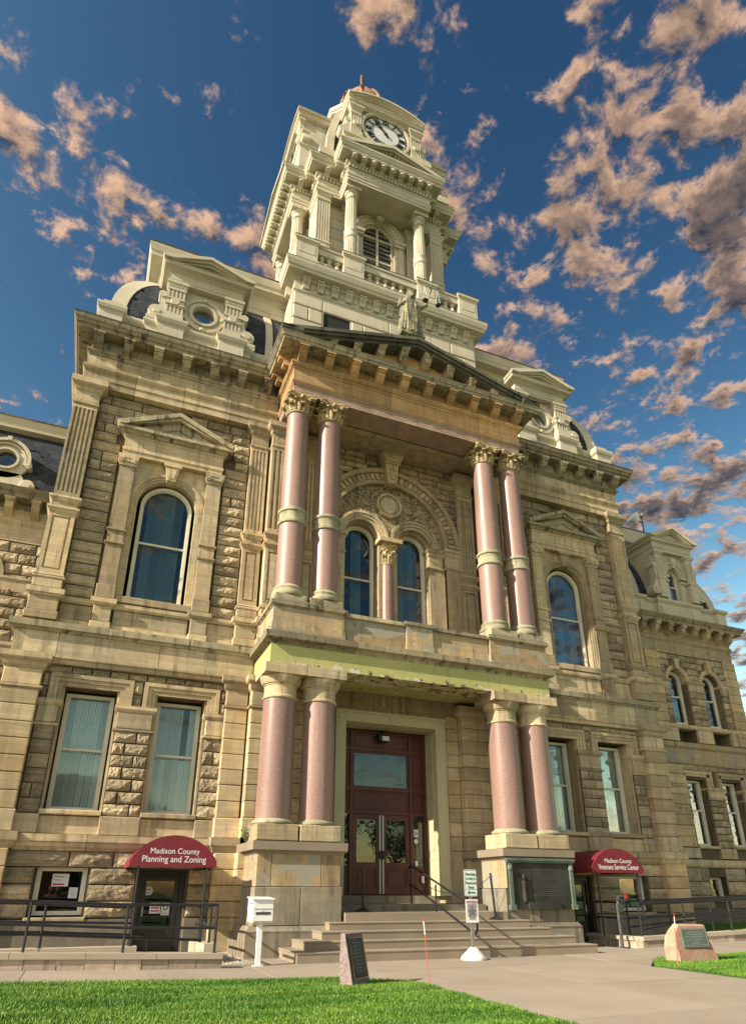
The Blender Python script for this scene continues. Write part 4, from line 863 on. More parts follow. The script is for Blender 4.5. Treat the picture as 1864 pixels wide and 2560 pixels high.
for s in (-1, 1):
    for (cx_, cz_, r0_, a0) in ((.78, 13.22, .26, 2.6), (1.22, 12.92, .24, .2), (.62, 13.55, .18, 4), (1.52, 12.52, .17, 1.5), (.95, 13.52, .13, 5), (1.66, 12.20, .12, 3), (.52, 12.62, .15, 2), (.30, 12.40, .12, 4), (1.05, 12.72, .12, 1), (1.38, 13.10, .13, 0), (.30, 13.72, .12, 2)):
        p = [(s * x, 1.675 + .02 * math.sin(i), z) for i, (x, z) in enumerate(scroll_pts(cx_, cz_, r0_, 1.25, a0, 1, 16))]; b.tube(p, [.042 * (1 - i / 22) for i in range(17)], 5)
        for k_ in range(7):
            a = a0 + k_ * .95; q = r0_ * rr_.uniform(.75, 1.35); lx, lz = s * (cx_ + q * math.cos(a)), cz_ + q * math.sin(a); an = a + rr_.uniform(-.6, .6); l = rr_.uniform(.06, .12); dx_, dz_ = s * math.cos(an), math.sin(an)
            b.add([(lx, 1.69, lz), (lx + dx_ * l * .5 - dz_ * l * .35, 1.655, lz + dz_ * l * .5 + dx_ * l * .35), (lx + dx_ * l * 1.25, 1.64, lz + dz_ * l * 1.25), (lx + dx_ * l * .5 + dz_ * l * .35, 1.655, lz + dz_ * l * .5 - dx_ * l * .35), (lx + dx_ * l * .55, 1.625, lz + dz_ * l * .55)], [(0, 1, 4), (1, 2, 4), (2, 3, 4), (3, 0, 4), (0, 4, 1), (1, 4, 2), (2, 4, 3), (3, 4, 0)])
b.build('carved_relief', 'stone', CH, kind='stuff')

# ------------------------------------------------------------------ entrance: walls, casing, doors
wall_grid(MB(), -2.3, 2.3, 1.0, 6.95, [(-1.58, 1.58, 1.0, 5.86)], 1.62, 2.6).build('wall', 'stone', CH)
zc = [1.18, 2.32, 2.70, 3.085, 3.47, 3.85, 4.235, 4.62, 5.0, 5.385, 5.76, 6.12]
for s in (-1, 1):
    for i, (a, b_) in enumerate(zip(zc, zc[1:])):
        sp_ = 2.45 if i % 2 else 2.75
        block(1.74, 2.16, 1.55, 2, a, b_, s); block(2.16, sp_ + .25, 1.30, 2, a, b_, s); block(sp_ + .25, 3.5, 1.30, 2, a, b_, s)
    MB(s).mould([(2.16, 1.6), (2.16, 1.30), (3.5, 1.30)], [(-.2, 6.12), (.02, 6.12), (.06, 6.2), (.1, 6.26), (.1, 6.42), (-.2, 6.44)]).build('pier_cap', 'stone', CH)
    MB(s).box(1.70, 2.12, 1.50, 1.8, 1.0, 2.30).build('door_plinth', 'stone', CH)
    b = MB(s); b.box(1.40, 1.70, 1.53, 1.66, 1.18, 5.70); b.box(1.40, 1.56, 1.665, 2.26, 1.18, 5.70)
    b.box(1.66, 1.71, 1.50, 1.60, 1.18, 5.95)
    for z0_, z1_ in ((1.40, 2.15), (2.35, 3.55), (3.75, 4.55), (4.72, 5.45)):
        b.box(1.385, 1.40, 1.78, 1.82, z0_, z1_); b.box(1.385, 1.40, 2.10, 2.14, z0_, z1_); b.box(1.385, 1.40, 1.82, 2.10, z0_, z0_ + .04); b.box(1.385, 1.40, 1.82, 2.10, z1_ - .04, z1_)
    b.build('door_casing', 'casing', CH)
    MB(s).lathe(1.55, 5.82, [(.07, 1.50), (.10, 1.52), (.10, 1.54)], 16, axis='y').build('rosette', 'casing', CH)
b = MB(); b.box(-1.70, 1.70, 1.53, 1.66, 5.70, 5.95); b.box(-1.395, 1.395, 1.665, 2.26, 5.68, 5.80); b.box(-1.72, 1.72, 1.49, 1.64, 5.95, 6.02)
for x0_, x1_ in ((-1.2, -.1), (.1, 1.2)): b.box(x0_, x1_, 1.82, 2.1, 5.665, 5.68)
b.build('door_head_casing', 'casing', CH); MB().lathe(0, 5.82, [(.07, 1.50), (.10, 1.52), (.10, 1.54)], 16, axis='y').build('rosette', 'casing', CH)
Y = 2.30
def panel(b, x0, x1, z0, z1, y=Y):
    b.box(x0, x1, y, y + .06, z0, z1); e = .05
    b.box(x0 + e, x1 - e, y - .02, y, z0 + e, z0 + e + .022); b.box(x0 + e, x1 - e, y - .02, y, z1 - e - .022, z1 - e); b.box(x0 + e, x0 + e + .022, y - .02, y, z0 + e + .022, z1 - e - .022); b.box(x1 - e - .022, x1 - e, y - .02, y, z0 + e + .022, z1 - e - .022)
b = MB()
for x in (-1.40, -.99, .86, 1.31): b.box(x, x + .09, Y - .06, Y + .08, 1.2, 5.68)
for z in (5.58, 5.05, 3.93, 3.29): b.box(-1.40, 1.40, Y - .05, Y + .07, z, z + .085)
for xa, xb in ((-1.31, -.99), (.95, 1.31)):
    for za, zb_ in ((5.135, 5.58), (4.015, 5.05), (3.375, 3.93), (1.2, 1.93)): panel(b, xa, xb, za, zb_)
panel(b, -.90, .86, 5.135, 5.58); panel(b, -.90, .86, 3.375, 3.93)
EN = b.build('entrance_screen', 'maroon', CH)
MB().box(-.90, .86, Y + .02, Y + .026, 4.02, 5.04).build('transom_pane', 'glass', EN)
b = MB(); b.box(-.90, -.86, Y - .02, Y + .05, 4.015, 5.05); b.box(.82, .86, Y - .02, Y + .05, 4.015, 5.05); b.box(-.86, .82, Y - .02, Y + .05, 4.015, 4.055); b.box(-.86, .82, Y - .02, Y + .05, 5.0, 5.05); b.build('transom_frame', 'maroon', EN)
for xa, xb in ((-1.31, -.99), (.95, 1.31)): MB().box(xa, xb, Y + .02, Y + .026, 1.93, 3.29).build('side_pane', 'glass', EN)
for xa, xb in ((-.90, -.045), (-.015, .86)):
    b = MB()
    for x0_, x1_ in ((xa, xa + .13), (xb - .13, xb)): b.box(x0_, x1_, Y - .02, Y + .04, 1.21, 3.28)
    for z0_, z1_ in ((1.21, 1.38), (1.86, 2.02), (3.14, 3.28)): b.box(xa + .13, xb - .13, Y - .02, Y + .04, z0_, z1_)
    panel(b, xa + .13, xb - .13, 1.38, 1.86, Y + .01)
    D = b.build('door_leaf', 'maroon', CH); MB().box(xa + .13, xb - .13, Y + .01, Y + .016, 2.02, 3.14).build('pane', 'glass', D)
    xh = xb - .03 if xb < .1 else xa + .03; MB().box(xh - .02, xh + .02, Y - .05, Y - .02, 1.22, 3.27).build('edge_strip', 'galv', D); MB().box(xh - .03, xh + .03, Y - .10, Y - .05, 2.1, 2.32).build('handle', 'bronze', D)
box('room_shade_backing', 'dark', -1.5, 1.5, 2.55, 2.58, 1.1, 5.8)  # black sheet painted as the unlit hall behind the doors
ENT = MB().box(.99, 1.13, Y - .015, Y + .012, 2.72, 2.92).build('notice_sticker', 'paper', EN); MB().prism(ring_poly(1.06, 2.82, .035, .05, 0, 360, 16), Y - .02, Y - .014).box(1.03, 1.09, Y - .019, Y - .015, 2.815, 2.828).build('notice_symbol', 'ink', ENT)
MB().lathe(1.06, 2.60, [(.065, Y - .01), (.065, Y + .012)], 16, axis='y').build('round_sticker', 'paper', EN); MB().box(1.02, 1.10, Y - .012, Y + .012, 1.95, 2.08).build('sticker', 'paper', EN)
MB().box(1.16, 1.24, Y - .10, Y - .02, 1.50, 1.68).build('push_button_box', 'galv', EN)
# ------------------------------------------------------------------ clock tower
YC = 4.57
def rect(hx, y0, y1): return [(-hx, y0), (hx, y0), (hx, y1), (-hx, y1)]
TX, TY0, TY1 = 3.72, 1.42, 7.72
# base: big smooth painted blocks with recessed joints
zb = [16.7, 17.35, 17.98, 18.62, 19.26, 19.90, 20.54, 21.12]
MB().mould(rect(TX - .05, TY0 + .05, TY1), [(-.6, 16.7), (0, 16.7), (0, 21.5), (-.6, 21.5)], True).build('tower_wall', 'cream', CH)
wins = [(-2.62, -1.50), (1.50, 2.62)]
for i, (a, b_) in enumerate(zip(zb, zb[1:])):
    xs = [-TX, -3.15, -1.05, 1.05, 3.15, TX] if i % 2 else [-TX, -2.62, 0.0, 2.62, TX]
    for x0, x1 in zip(xs, xs[1:]):
        segs = [(x0, x1)]
        if b_ < 20.6:
            for w0, w1 in wins:
                ns = []
                for p, q in segs:
                    if w1 <= p or w0 >= q: ns.append((p, q)); continue
                    if w0 - p > .05: ns.append((p, w0))
                    if q - w1 > .05: ns.append((w1, q))
                segs = ns
        for p, q in segs: block(p, q, TY0, TY0 + .25, a + .012, b_ - .012, 1, 'cream', 'tower_block', ch=.03, gap=.008)
    for x in (-TX, TX):                                               # side courses
        MB().box(x - .03 if x < 0 else x - .02, x + .02 if x < 0 else x + .03, TY0 + .02, 7.7, a + .02, b_ - .02).build('tower_side_course', 'cream', CH)
for w0, w1 in wins: box('tower_opening_shade', 'dark', w0, w1, TY0 + .03, TY0 + .045, 19.2, 20.54); box('tower_opening_reveal', 'cream', w0 - .02, w0 + .05, TY0 - .0, TY0 + .25, 19.2, 20.53); box('tower_opening_reveal', 'cream', w1 - .05, w1 + .02, TY0, TY0 + .25, 19.2, 20.53)  # shallow black sheet paints the shade of a deep opening
MB().mould(rect(TX - .02, TY0, TY1), [(-.5, 21.12), (0, 21.12), (0, 21.20), (.04, 21.23), (.04, 21.28), (0, 21.30), (0, 21.75), (.06, 21.78), (.10, 21.84), (.34, 21.88), (.35, 21.98), (.39, 22.02), (.44, 22.20), (.45, 22.32), (-.5, 22.40)], True).build('tower_cornice', 'cream', CH)
br = None
for i in range(13):
    x = -3.30 + i * .55
    if br is None:
        b = MB(); b.box(x - .13, x + .13, TY0 - .22, TY0, 21.74, 21.80)
        for q in (-.085, 0, .085): b.prismx([(TY0, 21.34), (TY0, 21.74), (TY0 - .19, 21.74), (TY0 - .18, 21.62), (TY0 - .10, 21.50), (TY0 - .11, 21.42), (TY0 - .06, 21.35)], x + q - .033, x + q + .033)
        b.box(x - .11, x + .11, TY0 - .10, TY0, 21.36, 21.73); br = b.build('bracket', 'cream', CH); bz = WL[br.name]
    else: inst(br, (x, bz.y, bz.z), CH)
    if i < 12: MB().lathe(x + .275, 21.53, [(.07, TY0 - .045), (.10, TY0 - .02), (.10, TY0)], 12, axis='y').build('cornice_boss', 'cream', CH)
for s in (-1, 1):
    for j in range(5):
        y = 1.95 + j * .7; MB(s).box(TX, TX + .18, y - .10, y + .10, 21.36, 21.76).build('bracket', 'cream', CH)
# balustrade
def die(b, a, c, y0, y1): b.box(a, c, y0, y1, 22.35, 23.40); b.box(a + .1, c - .1, y0 - .012, y0, 22.85, 23.28); b.mould([(a, y1), (a, y0), (c, y0), (c, y1)], [(-.1, 23.40), (0, 23.40), (.04, 23.46), (.07, 23.50), (.07, 23.60), (-.1, 23.62)]); return b
for s in (-1, 1):
    die(MB(s), 2.98, 3.80, 1.12, 1.75).build('balustrade_pedestal', 'cream', CH); die(MB(s), 1.14, 1.95, 1.12, 1.6).build('balustrade_pedestal', 'cream', CH)
    die(MB(s), 3.1, 3.80, 6.9, 7.6).build('balustrade_pedestal', 'cream', CH)
    for a, c in ((1.955, 2.975),): MB(s).box(a, c, 1.20, 1.50, 23.12, 23.42).box(a, c, 1.16, 1.52, 23.42, 23.52).build('hand_rail', 'cream', CH); MB(s).box(a, c, 1.20, 1.5, 22.35, 22.50).build('balustrade_base', 'cream', CH)
    MB(s).box(3.38, 3.68, 1.76, 6.89, 23.12, 23.42).box(3.36, 3.72, 1.76, 6.89, 23.42, 23.52).build('hand_rail', 'cream', CH)
MB().box(-1.135, 1.135, 1.20, 1.50, 23.12, 23.42).box(-1.135, 1.135, 1.16, 1.52, 23.42, 23.52).build('hand_rail', 'cream', CH); MB().box(-1.135, 1.135, 1.20, 1.5, 22.35, 22.50).build('balustrade_base', 'cream', CH)
def bal(x, y): return MB().lathe(x, y, [(.10, 22.5), (.10, 22.56), (.07, 22.60), (.105, 22.70), (.115, 22.76), (.09, 22.86), (.05, 22.95), (.055, 23.0), (.09, 23.03), (.10, 23.06), (.10, 23.125)], 14)
b0 = bal(-.83, 1.35).build('baluster', 'cream', CH); bz = WL[b0.name]
for x in (-.5, -.166, .166, .5, .83, -2.76, -2.46, -2.16, 2.16, 2.46, 2.76): inst(b0, (x, 1.35, bz.z), CH)
for s in (-1, 1):
    for j in range(14): inst(b0, (s * 3.53, 2.0 + j * .35, bz.z), CH)
for a, c, y0, y1 in ((2.98, 3.80, 1.12, 1.75), (1.14, 1.95, 1.12, 1.6)):
    for s in (-1, 1): MB(s).box(a - .075, c + .075, y0 - .075, y1, 23.605, 23.64).build('lead_cap', 'crust', CH)
for s in (-1, 1): MB(s).box(1.955, 2.975, 1.15, 1.53, 23.52, 23.545).build('lead_cap', 'crust', CH)
MB().box(-1.135, 1.135, 1.15, 1.53, 23.52, 23.545).build('lead_cap', 'crust', CH)
MB().mould(rect(TX - .02, TY0, TY1), [(-.4, 22.39), (.452, 22.32), (.455, 22.345), (-.4, 22.42)], True).build('lead_edge', 'crust', CH)
# belfry
box('belfry_floor', 'cream', -3.3, 3.3, 1.5, 7.4, 22.30, 22.42)
EP = [(-1.86, 1.15), (1.86, 1.15), (1.86, 2.09), (2.85, 2.09), (2.85, 3.0), (3.68, 3.0), (3.68, 6.14), (2.85, 6.14), (2.85, 7.05), (1.86, 7.05), (1.86, 7.99), (-1.86, 7.99), (-1.86, 7.05), (-2.85, 7.05), (-2.85, 6.14), (-3.68, 6.14), (-3.68, 3.0), (-2.85, 3.0), (-2.85, 2.09), (-1.86, 2.09)]
MB().mould(EP, [(-.45, 27.93), (0, 27.93), (0, 28.06), (.025, 28.07), (.025, 28.18), (.05, 28.22), (.06, 28.26), (-.45, 28.28)], True).build('belfry_architrave', 'cream', CH)
MB().mould(EP, [(-.45, 28.26), (0, 28.26), (0, 28.56), (.03, 28.59), (.04, 28.63), (-.45, 28.64)], True).build('belfry_frieze', 'cream', CH)
MB().mould(EP, [(-.45, 28.63), (.02, 28.63), (.02, 28.84), (.10, 28.86), (.12, 28.92), (.06, 28.93), (.06, 29.10), (-.45, 29.12)], True).build('belfry_bed_moulding', 'cream', CH)
MB().mould(EP, [(-.45, 29.10), (.40, 29.10), (.41, 29.22), (.45, 29.25), (.50, 29.38), (.53, 29.42), (.53, 29.50), (-.45, 29.56)], True).build('belfry_cornice', 'cream', CH)
MB().mould(EP, [(-.4, 29.555), (.533, 29.50), (.536, 29.525), (-.4, 29.58)], True).build('lead_edge', 'crust', CH)
box('belfry_ceiling', 'cream', -1.45, 1.45, 1.5, 2.6, 28.0, 28.2); box('belfry_ceiling', 'cream', -3.4, -2.2, 3.3, 5.9, 28.0, 28.2); box('belfry_ceiling', 'cream', 2.2, 3.4, 3.3, 5.9, 28.0, 28.2)
b = MB()                                                               # dentils under the cornice, too small to part
n = 26
for i in range(n): x = -1.83 + i * 3.66 / (n - 1); b.box(x - .043, x + .043, 1.05, 1.14, 28.66, 28.84)
for s in (-1, 1):
    for i in range(6): x = s * (2.02 + i * .155); b.box(x - .043, x + .043, 1.99, 2.08, 28.66, 28.84); x = s * (3.0 + i * .125); b.box(x - .04, x + .04, 2.90, 2.99, 28.66, 28.84)
    for i in range(22): y = 3.05 + i * .145; b.box(s * 3.69, s * 3.78, y - .043, y + .043, 28.66, 28.84)
    for i in range(6): y = 1.25 + i * .15; b.box(s * 1.87, s * 1.96, y - .043, y + .043, 28.66, 28.84); y = 2.2 + i * .14; b.box(s * 2.86, s * 2.95, y - .043, y + .043, 28.66, 28.84)
b.build('dentil_course', 'cream', CH, kind='stuff')
def modillion(xf=None):
    b = MB(1, xf); b.box(-.13, .13, 0, .42, 29.045, 29.098); b.prismx([(.42, 28.93), (.42, 29.045), (.03, 29.045), (.03, 28.93), (.10, 28.88), (.22, 28.90), (.32, 28.82), (.42, 28.80)], -.10, .10); b.lathe(0, 28.97, [(.05, -.0), (.065, .03), (.065, .06)], 8, axis='y'); return b
mo = modillion(lambda x, y, z: (x - 1.70, y + .70, z)).build('modillion', 'cream', CH); mz = WL[mo.name]
for i in range(1, 9): inst(mo, (-1.70 + i * .425, mz.y, mz.z), CH)
for s in (-1, 1): inst(mo, (s * 2.52, mz.y + .94, mz.z), CH); inst(mo, (s * 3.42, mz.y + 1.85, mz.z), CH)
ms = modillion(lambda x, y, z: (-4.13 + y, 3.1 - x, z)).build('modillion', 'cream', CH); mz = WL[ms.name]
for i in range(1, 9): inst(ms, (mz.x, 3.1 + i * .37, mz.z), CH)
ms2 = modillion(lambda x, y, z: (4.13 - y, 3.1 + x, z)).build('modillion', 'cream', CH); mz = WL[ms2.name]
for i in range(1, 9): inst(ms2, (mz.x, 3.1 + i * .37, mz.z), CH)
for xf in (lambda x, y, z: (-2.31 + y, 1.35 - x, z), lambda x, y, z: (-3.30 + y, 2.3 - x, z), lambda x, y, z: (2.31 - y, 1.35 + x, z), lambda x, y, z: (3.30 - y, 2.3 + x, z)): modillion(xf).build('modillion', 'cream', CH)
def L_(x, y, z): return (y - YC - .33, YC - x * .87, z)
def R_(x, y, z): return (YC - y + .33, YC + x * .87, z)
for xf in (None, L_, R_):                                              # pediments
    b = MB(1, xf); ap = 30.34
    b.prism([(-2.39, 29.58), (0, ap), (2.39, 29.58), (2.36, 29.45), (2.0, 29.50), (0, ap - .17), (-2.0, 29.50), (-2.36, 29.45)], .62, 3.4); b.prism([(-2.2, 29.5), (0, ap - .165), (2.2, 29.5), (1.9, 29.5), (0, ap - .26), (-1.9, 29.5)], .70, 3.2); b.prism([(-2.0, 29.45), (0, ap - .2), (2.0, 29.45)], 1.0, 3.2)
    for s in (-1, 1):
        for i in range(10): x = s * (.12 + i * .155); z = ap - .27 - abs(x) * .318; b.box(x - .04, x + .04, .80, 1.0, z - .10, z)
    b.build('belfry_pediment', 'cream', CH)
def bcolumn(x, y):
    c = MB().lathe(x, y, [(.255, 23.3), (.25, 25.05)], 40, flute=.13).lathe(x, y, [(.245, 25.5), (.235, 26.6), (.215, 27.35)], 40, flute=.13).build('belfry_column', 'cream', CH)
    MB().lathe(x, y, [(.25, 25.04), (.275, 25.08), (.28, 25.14), (.255, 25.18), (.255, 25.36), (.28, 25.40), (.28, 25.46), (.25, 25.5)], 28).build('ring_band', 'cream', c)
    MB().lathe(x, y, [(.30, 22.42), (.30, 23.0), (.33, 23.05), (.33, 23.12), (.29, 23.15), (.30, 23.22), (.26, 23.3)], 24).build('column_base', 'cream', c)
    b = MB().lathe(x, y, [(.225, 27.34), (.245, 27.37), (.245, 27.41), (.22, 27.44), (.22, 27.60), (.25, 27.62), (.29, 27.70), (.29, 27.74)], 28); b.box(x - .33, x + .33, y - .33, y + .33, 27.74, 27.93); b.build('capital', 'cream', c); return c
k0 = bcolumn(-1.53, 1.62)
for x, y in ((1.53, 1.62), (-3.33, 3.28), (-3.33, 5.86), (3.33, 3.28), (3.33, 5.86)): dup(k0, (x + 1.53, y - 1.62, 0), CH)
# belfry walls with louvred arched openings
def belfry_wall(xf, hw=2.42):
    zs_ = 26.98; ow = .74; b = MB(1, xf)
    b.prism([(-hw, 22.4), (-ow, 22.4), (-ow, zs_)] + arc(0, zs_, ow, 180, 0, 18) + [(ow, 22.4), (hw, 22.4), (hw, 28.3), (-hw, 28.3)], 2.45, 2.75)
    W_ = b.build('belfry_wall', 'cream', CH)
    for z in [23.0 + .585 * i for i in range(8)]: MB(1, xf).box(-hw + .03, -1.30, 2.40, 2.46, z, z + .555).build('wall_board', 'cream', W_); MB(1, xf).box(1.30, hw - .03, 2.40, 2.46, z, z + .555).build('wall_board', 'cream', W_)
    b = MB(1, xf)
    for r0, r1, y in ((.74, .84, 2.40), (.84, 1.02, 2.34), (1.02, 1.12, 2.28)): b.prism(ring_poly(0, zs_, r0, r1, n=22), y, 2.5)
    for d in (-1, 1): b.box(d * .74, d * .92, 2.38, 2.5, 22.4, zs_ - .36); b.box(d * .92, d * 1.14, 2.32, 2.5, 22.4, zs_ - .36); b.box(d * .72, d * 1.16, 2.26, 2.5, zs_ - .36, zs_ - .22); b.box(d * .68, d * 1.20, 2.20, 2.5, zs_ - .22, zs_ - .06); b.box(d * .72, d * 1.16, 2.28, 2.5, zs_ - .06, zs_)
    b.prism([(-.13, 27.7), (.13, 27.7), (.24, 28.22), (-.24, 28.22)], 2.12, 2.5); b.prism([(-.08, 27.78), (.08, 27.78), (.15, 28.12), (-.15, 28.12)], 2.10, 2.14); b.build('belfry_arch', 'cream', W_)
    b = MB(1, xf); b.prism(ring_poly(0, zs_, .64, .735, n=18), 2.52, 2.62)
    for d in (-1, 1): b.box(d * .64, d * .735, 2.52, 2.62, 22.6, zs_)
    for z in (zs_ - .04, 25.65, 24.4): b.box(-.64, .64, 2.53, 2.61, z, z + .09)
    b.box(-.045, .045, 2.51, 2.60, 22.6, zs_ + .64); b.build('louvre_frame', 'cream', W_); b = MB(1, xf)
    for i in range(19):
        z = 23.0 + i * .25; h = .64 if z < zs_ else math.sqrt(max(.64 ** 2 - (z - zs_) ** 2, 0)); 
        if h > .1: b.add([(-h, 2.56, z), (h, 2.56, z), (h, 2.605, z + .22), (-h, 2.605, z + .22)], [(0, 1, 2, 3), (3, 2, 1, 0)])
    b.build('louvres', 'louvre', W_); MB(1, xf).box(-.74, .74, 2.76, 2.78, 22.5, 27.75).build('room_shade_backing', 'dark', W_)  # black sheet behind the louvres paints the belfry's inner shade
belfry_wall(None); belfry_wall(lambda x, y, z: (y - YC - .5, YC - x, z)); belfry_wall(lambda x, y, z: (YC - y + .5, YC + x, z))
box('belfry_core', 'cream', -2.2, 2.2, 2.8, 6.6, 22.4, 30.0)
def fl_pil(a, c, yf, yb, z0, z1, n=5, xf=None, s=1, name='belfry_pilaster', base=True):
    b = MB(s, xf); w_ = (c - a - .05) / n; pl = [(a, yb), (a, yf)]
    for i in range(n): x = a + .025 + i * w_; pl += [(x + w_ * .18, yf), (x + w_ * .28, yf + .035), (x + w_ * .72, yf + .035), (x + w_ * .82, yf)]
    b.prismz(pl + [(c, yf), (c, yb)], z0, z1); pt = [(a, yb), (a, yf), (c, yf), (c, yb)]
    b.mould(pt, [(-.1, z1), (.0, z1), (.03, z1 + .03), (.03, z1 + .07), (0, z1 + .09), (0, z1 + .26), (.03, z1 + .30), (.06, z1 + .38), (.10, z1 + .42), (.10, z1 + .53), (-.1, z1 + .54)])
    if base: b.mould(pt, [(-.1, z0 - .14), (.05, z0 - .14), (.05, z0 - .08), (.02, z0 - .05), (.02, z0), (-.1, z0)]); b.box(a - .02, c + .02, yf - .02, yb, z0 - 1.5, z0 - .14); b.box(a + .08, c - .08, yf - .03, yf - .02, z0 - .62, z0 - .2); b.mould(pt, [(-.1, z0 - .7), (.06, z0 - .7), (.06, z0 - .62), (-.1, z0 - .6)])
    return b.build(name, 'cream', CH)
for s in (-1, 1):
    fl_pil(2.30, 2.86, 2.02, 3.1, 25.05, 27.38, 5, None, s); fl_pil(1.30, 1.62, 2.30, 2.5, 24.9, 27.38, 3, None, s)
    MB(s).box(2.30, 2.86, 2.08, 3.05, 27.38, 28.2).box(2.32, 2.84, 2.08, 3.0, 22.4, 25.1).build('belfry_corner', 'cream', CH)
# clock stage
box('clock_stage_floor', 'cream', -3.0, 3.0, 1.5, 7.6, 29.5, 29.9)
box('clock_stage_core', 'cream', -1.6, 1.6, 3.0, 6.1, 29.8, 34.5)
MB().mould(rect(2.62, 2.05, 7.1), [(-.6, 29.55), (0, 29.55), (0, 30.25), (.05, 30.3), (.10, 30.36), (.10, 30.46), (-.6, 30.5)], True).build('stage_curb', 'cream', CH)
rp = [(2.52 - .72 * t ** 2.0, 30.45 + 4.5 * t) for t in [i / 9 for i in range(10)]]
b = MB(); v = []
for h, z in rp: v += [(-h, YC - h, z), (h, YC - h, z), (h, YC + h, z), (-h, YC + h, z)]
b.add(v, [(i * 4 + j, i * 4 + (j + 1) % 4, i * 4 + 4 + (j + 1) % 4, i * 4 + 4 + j) for i in range(9) for j in range(4)]); b.build('clock_stage_roof', 'slate', CH)
for sx, sy in ((-1, -1), (1, -1), (-1, 1), (1, 1)):
    b = MB(); v = []
    for h, z in rp: v += [(sx * (h + .07), YC + sy * (h + .07), z), (sx * (h + .07), YC + sy * (h - .26), z), (sx * (h - .26), YC + sy * (h - .26), z), (sx * (h - .26), YC + sy * (h + .07), z)]
    f = [(i * 4 + j, i * 4 + (j + 1) % 4, i * 4 + 4 + (j + 1) % 4, i * 4 + 4 + j) for i in range(9) for j in range(4)]
    b.add(v, f if sx * sy > 0 else [q[::-1] for q in f]); b.build('hip_rib', 'cream', CH)
sb = MB()                                                               # fish-scale slates left of the dial, joined
for i in range(20):
    t = i / 20; h, z = 2.52 - .72 * t * t, 30.45 + 4.5 * t
    for k in range(9):
        x = -h + .25 + (k + .5 * (i % 2)) * .26
        if x < -1.45: sb.add([(x - .12, YC - h - .03, z), (x, YC - h - .035, z - .05), (x + .12, YC - h - .03, z), (x + .12, YC - h + .01, z + .26), (x - .12, YC - h + .01, z + .26)], [(0, 1, 2, 3, 4)])
        y = YC - h + .2 + (k + .5 * (i % 2)) * .26
        sb.add([(-h - .03, y + .12, z), (-h - .035, y, z - .05), (-h - .03, y - .12, z), (-h + .01, y - .12, z + .26), (-h + .01, y + .12, z + .26)], [(0, 1, 2, 3, 4)])
sb.build('scale_slates', 'slate', CH, kind='stuff')
def L2(x, y, z): return (y - YC - .42, YC - x, z)
def R2(x, y, z): return (YC - y + .42, YC + x, z)
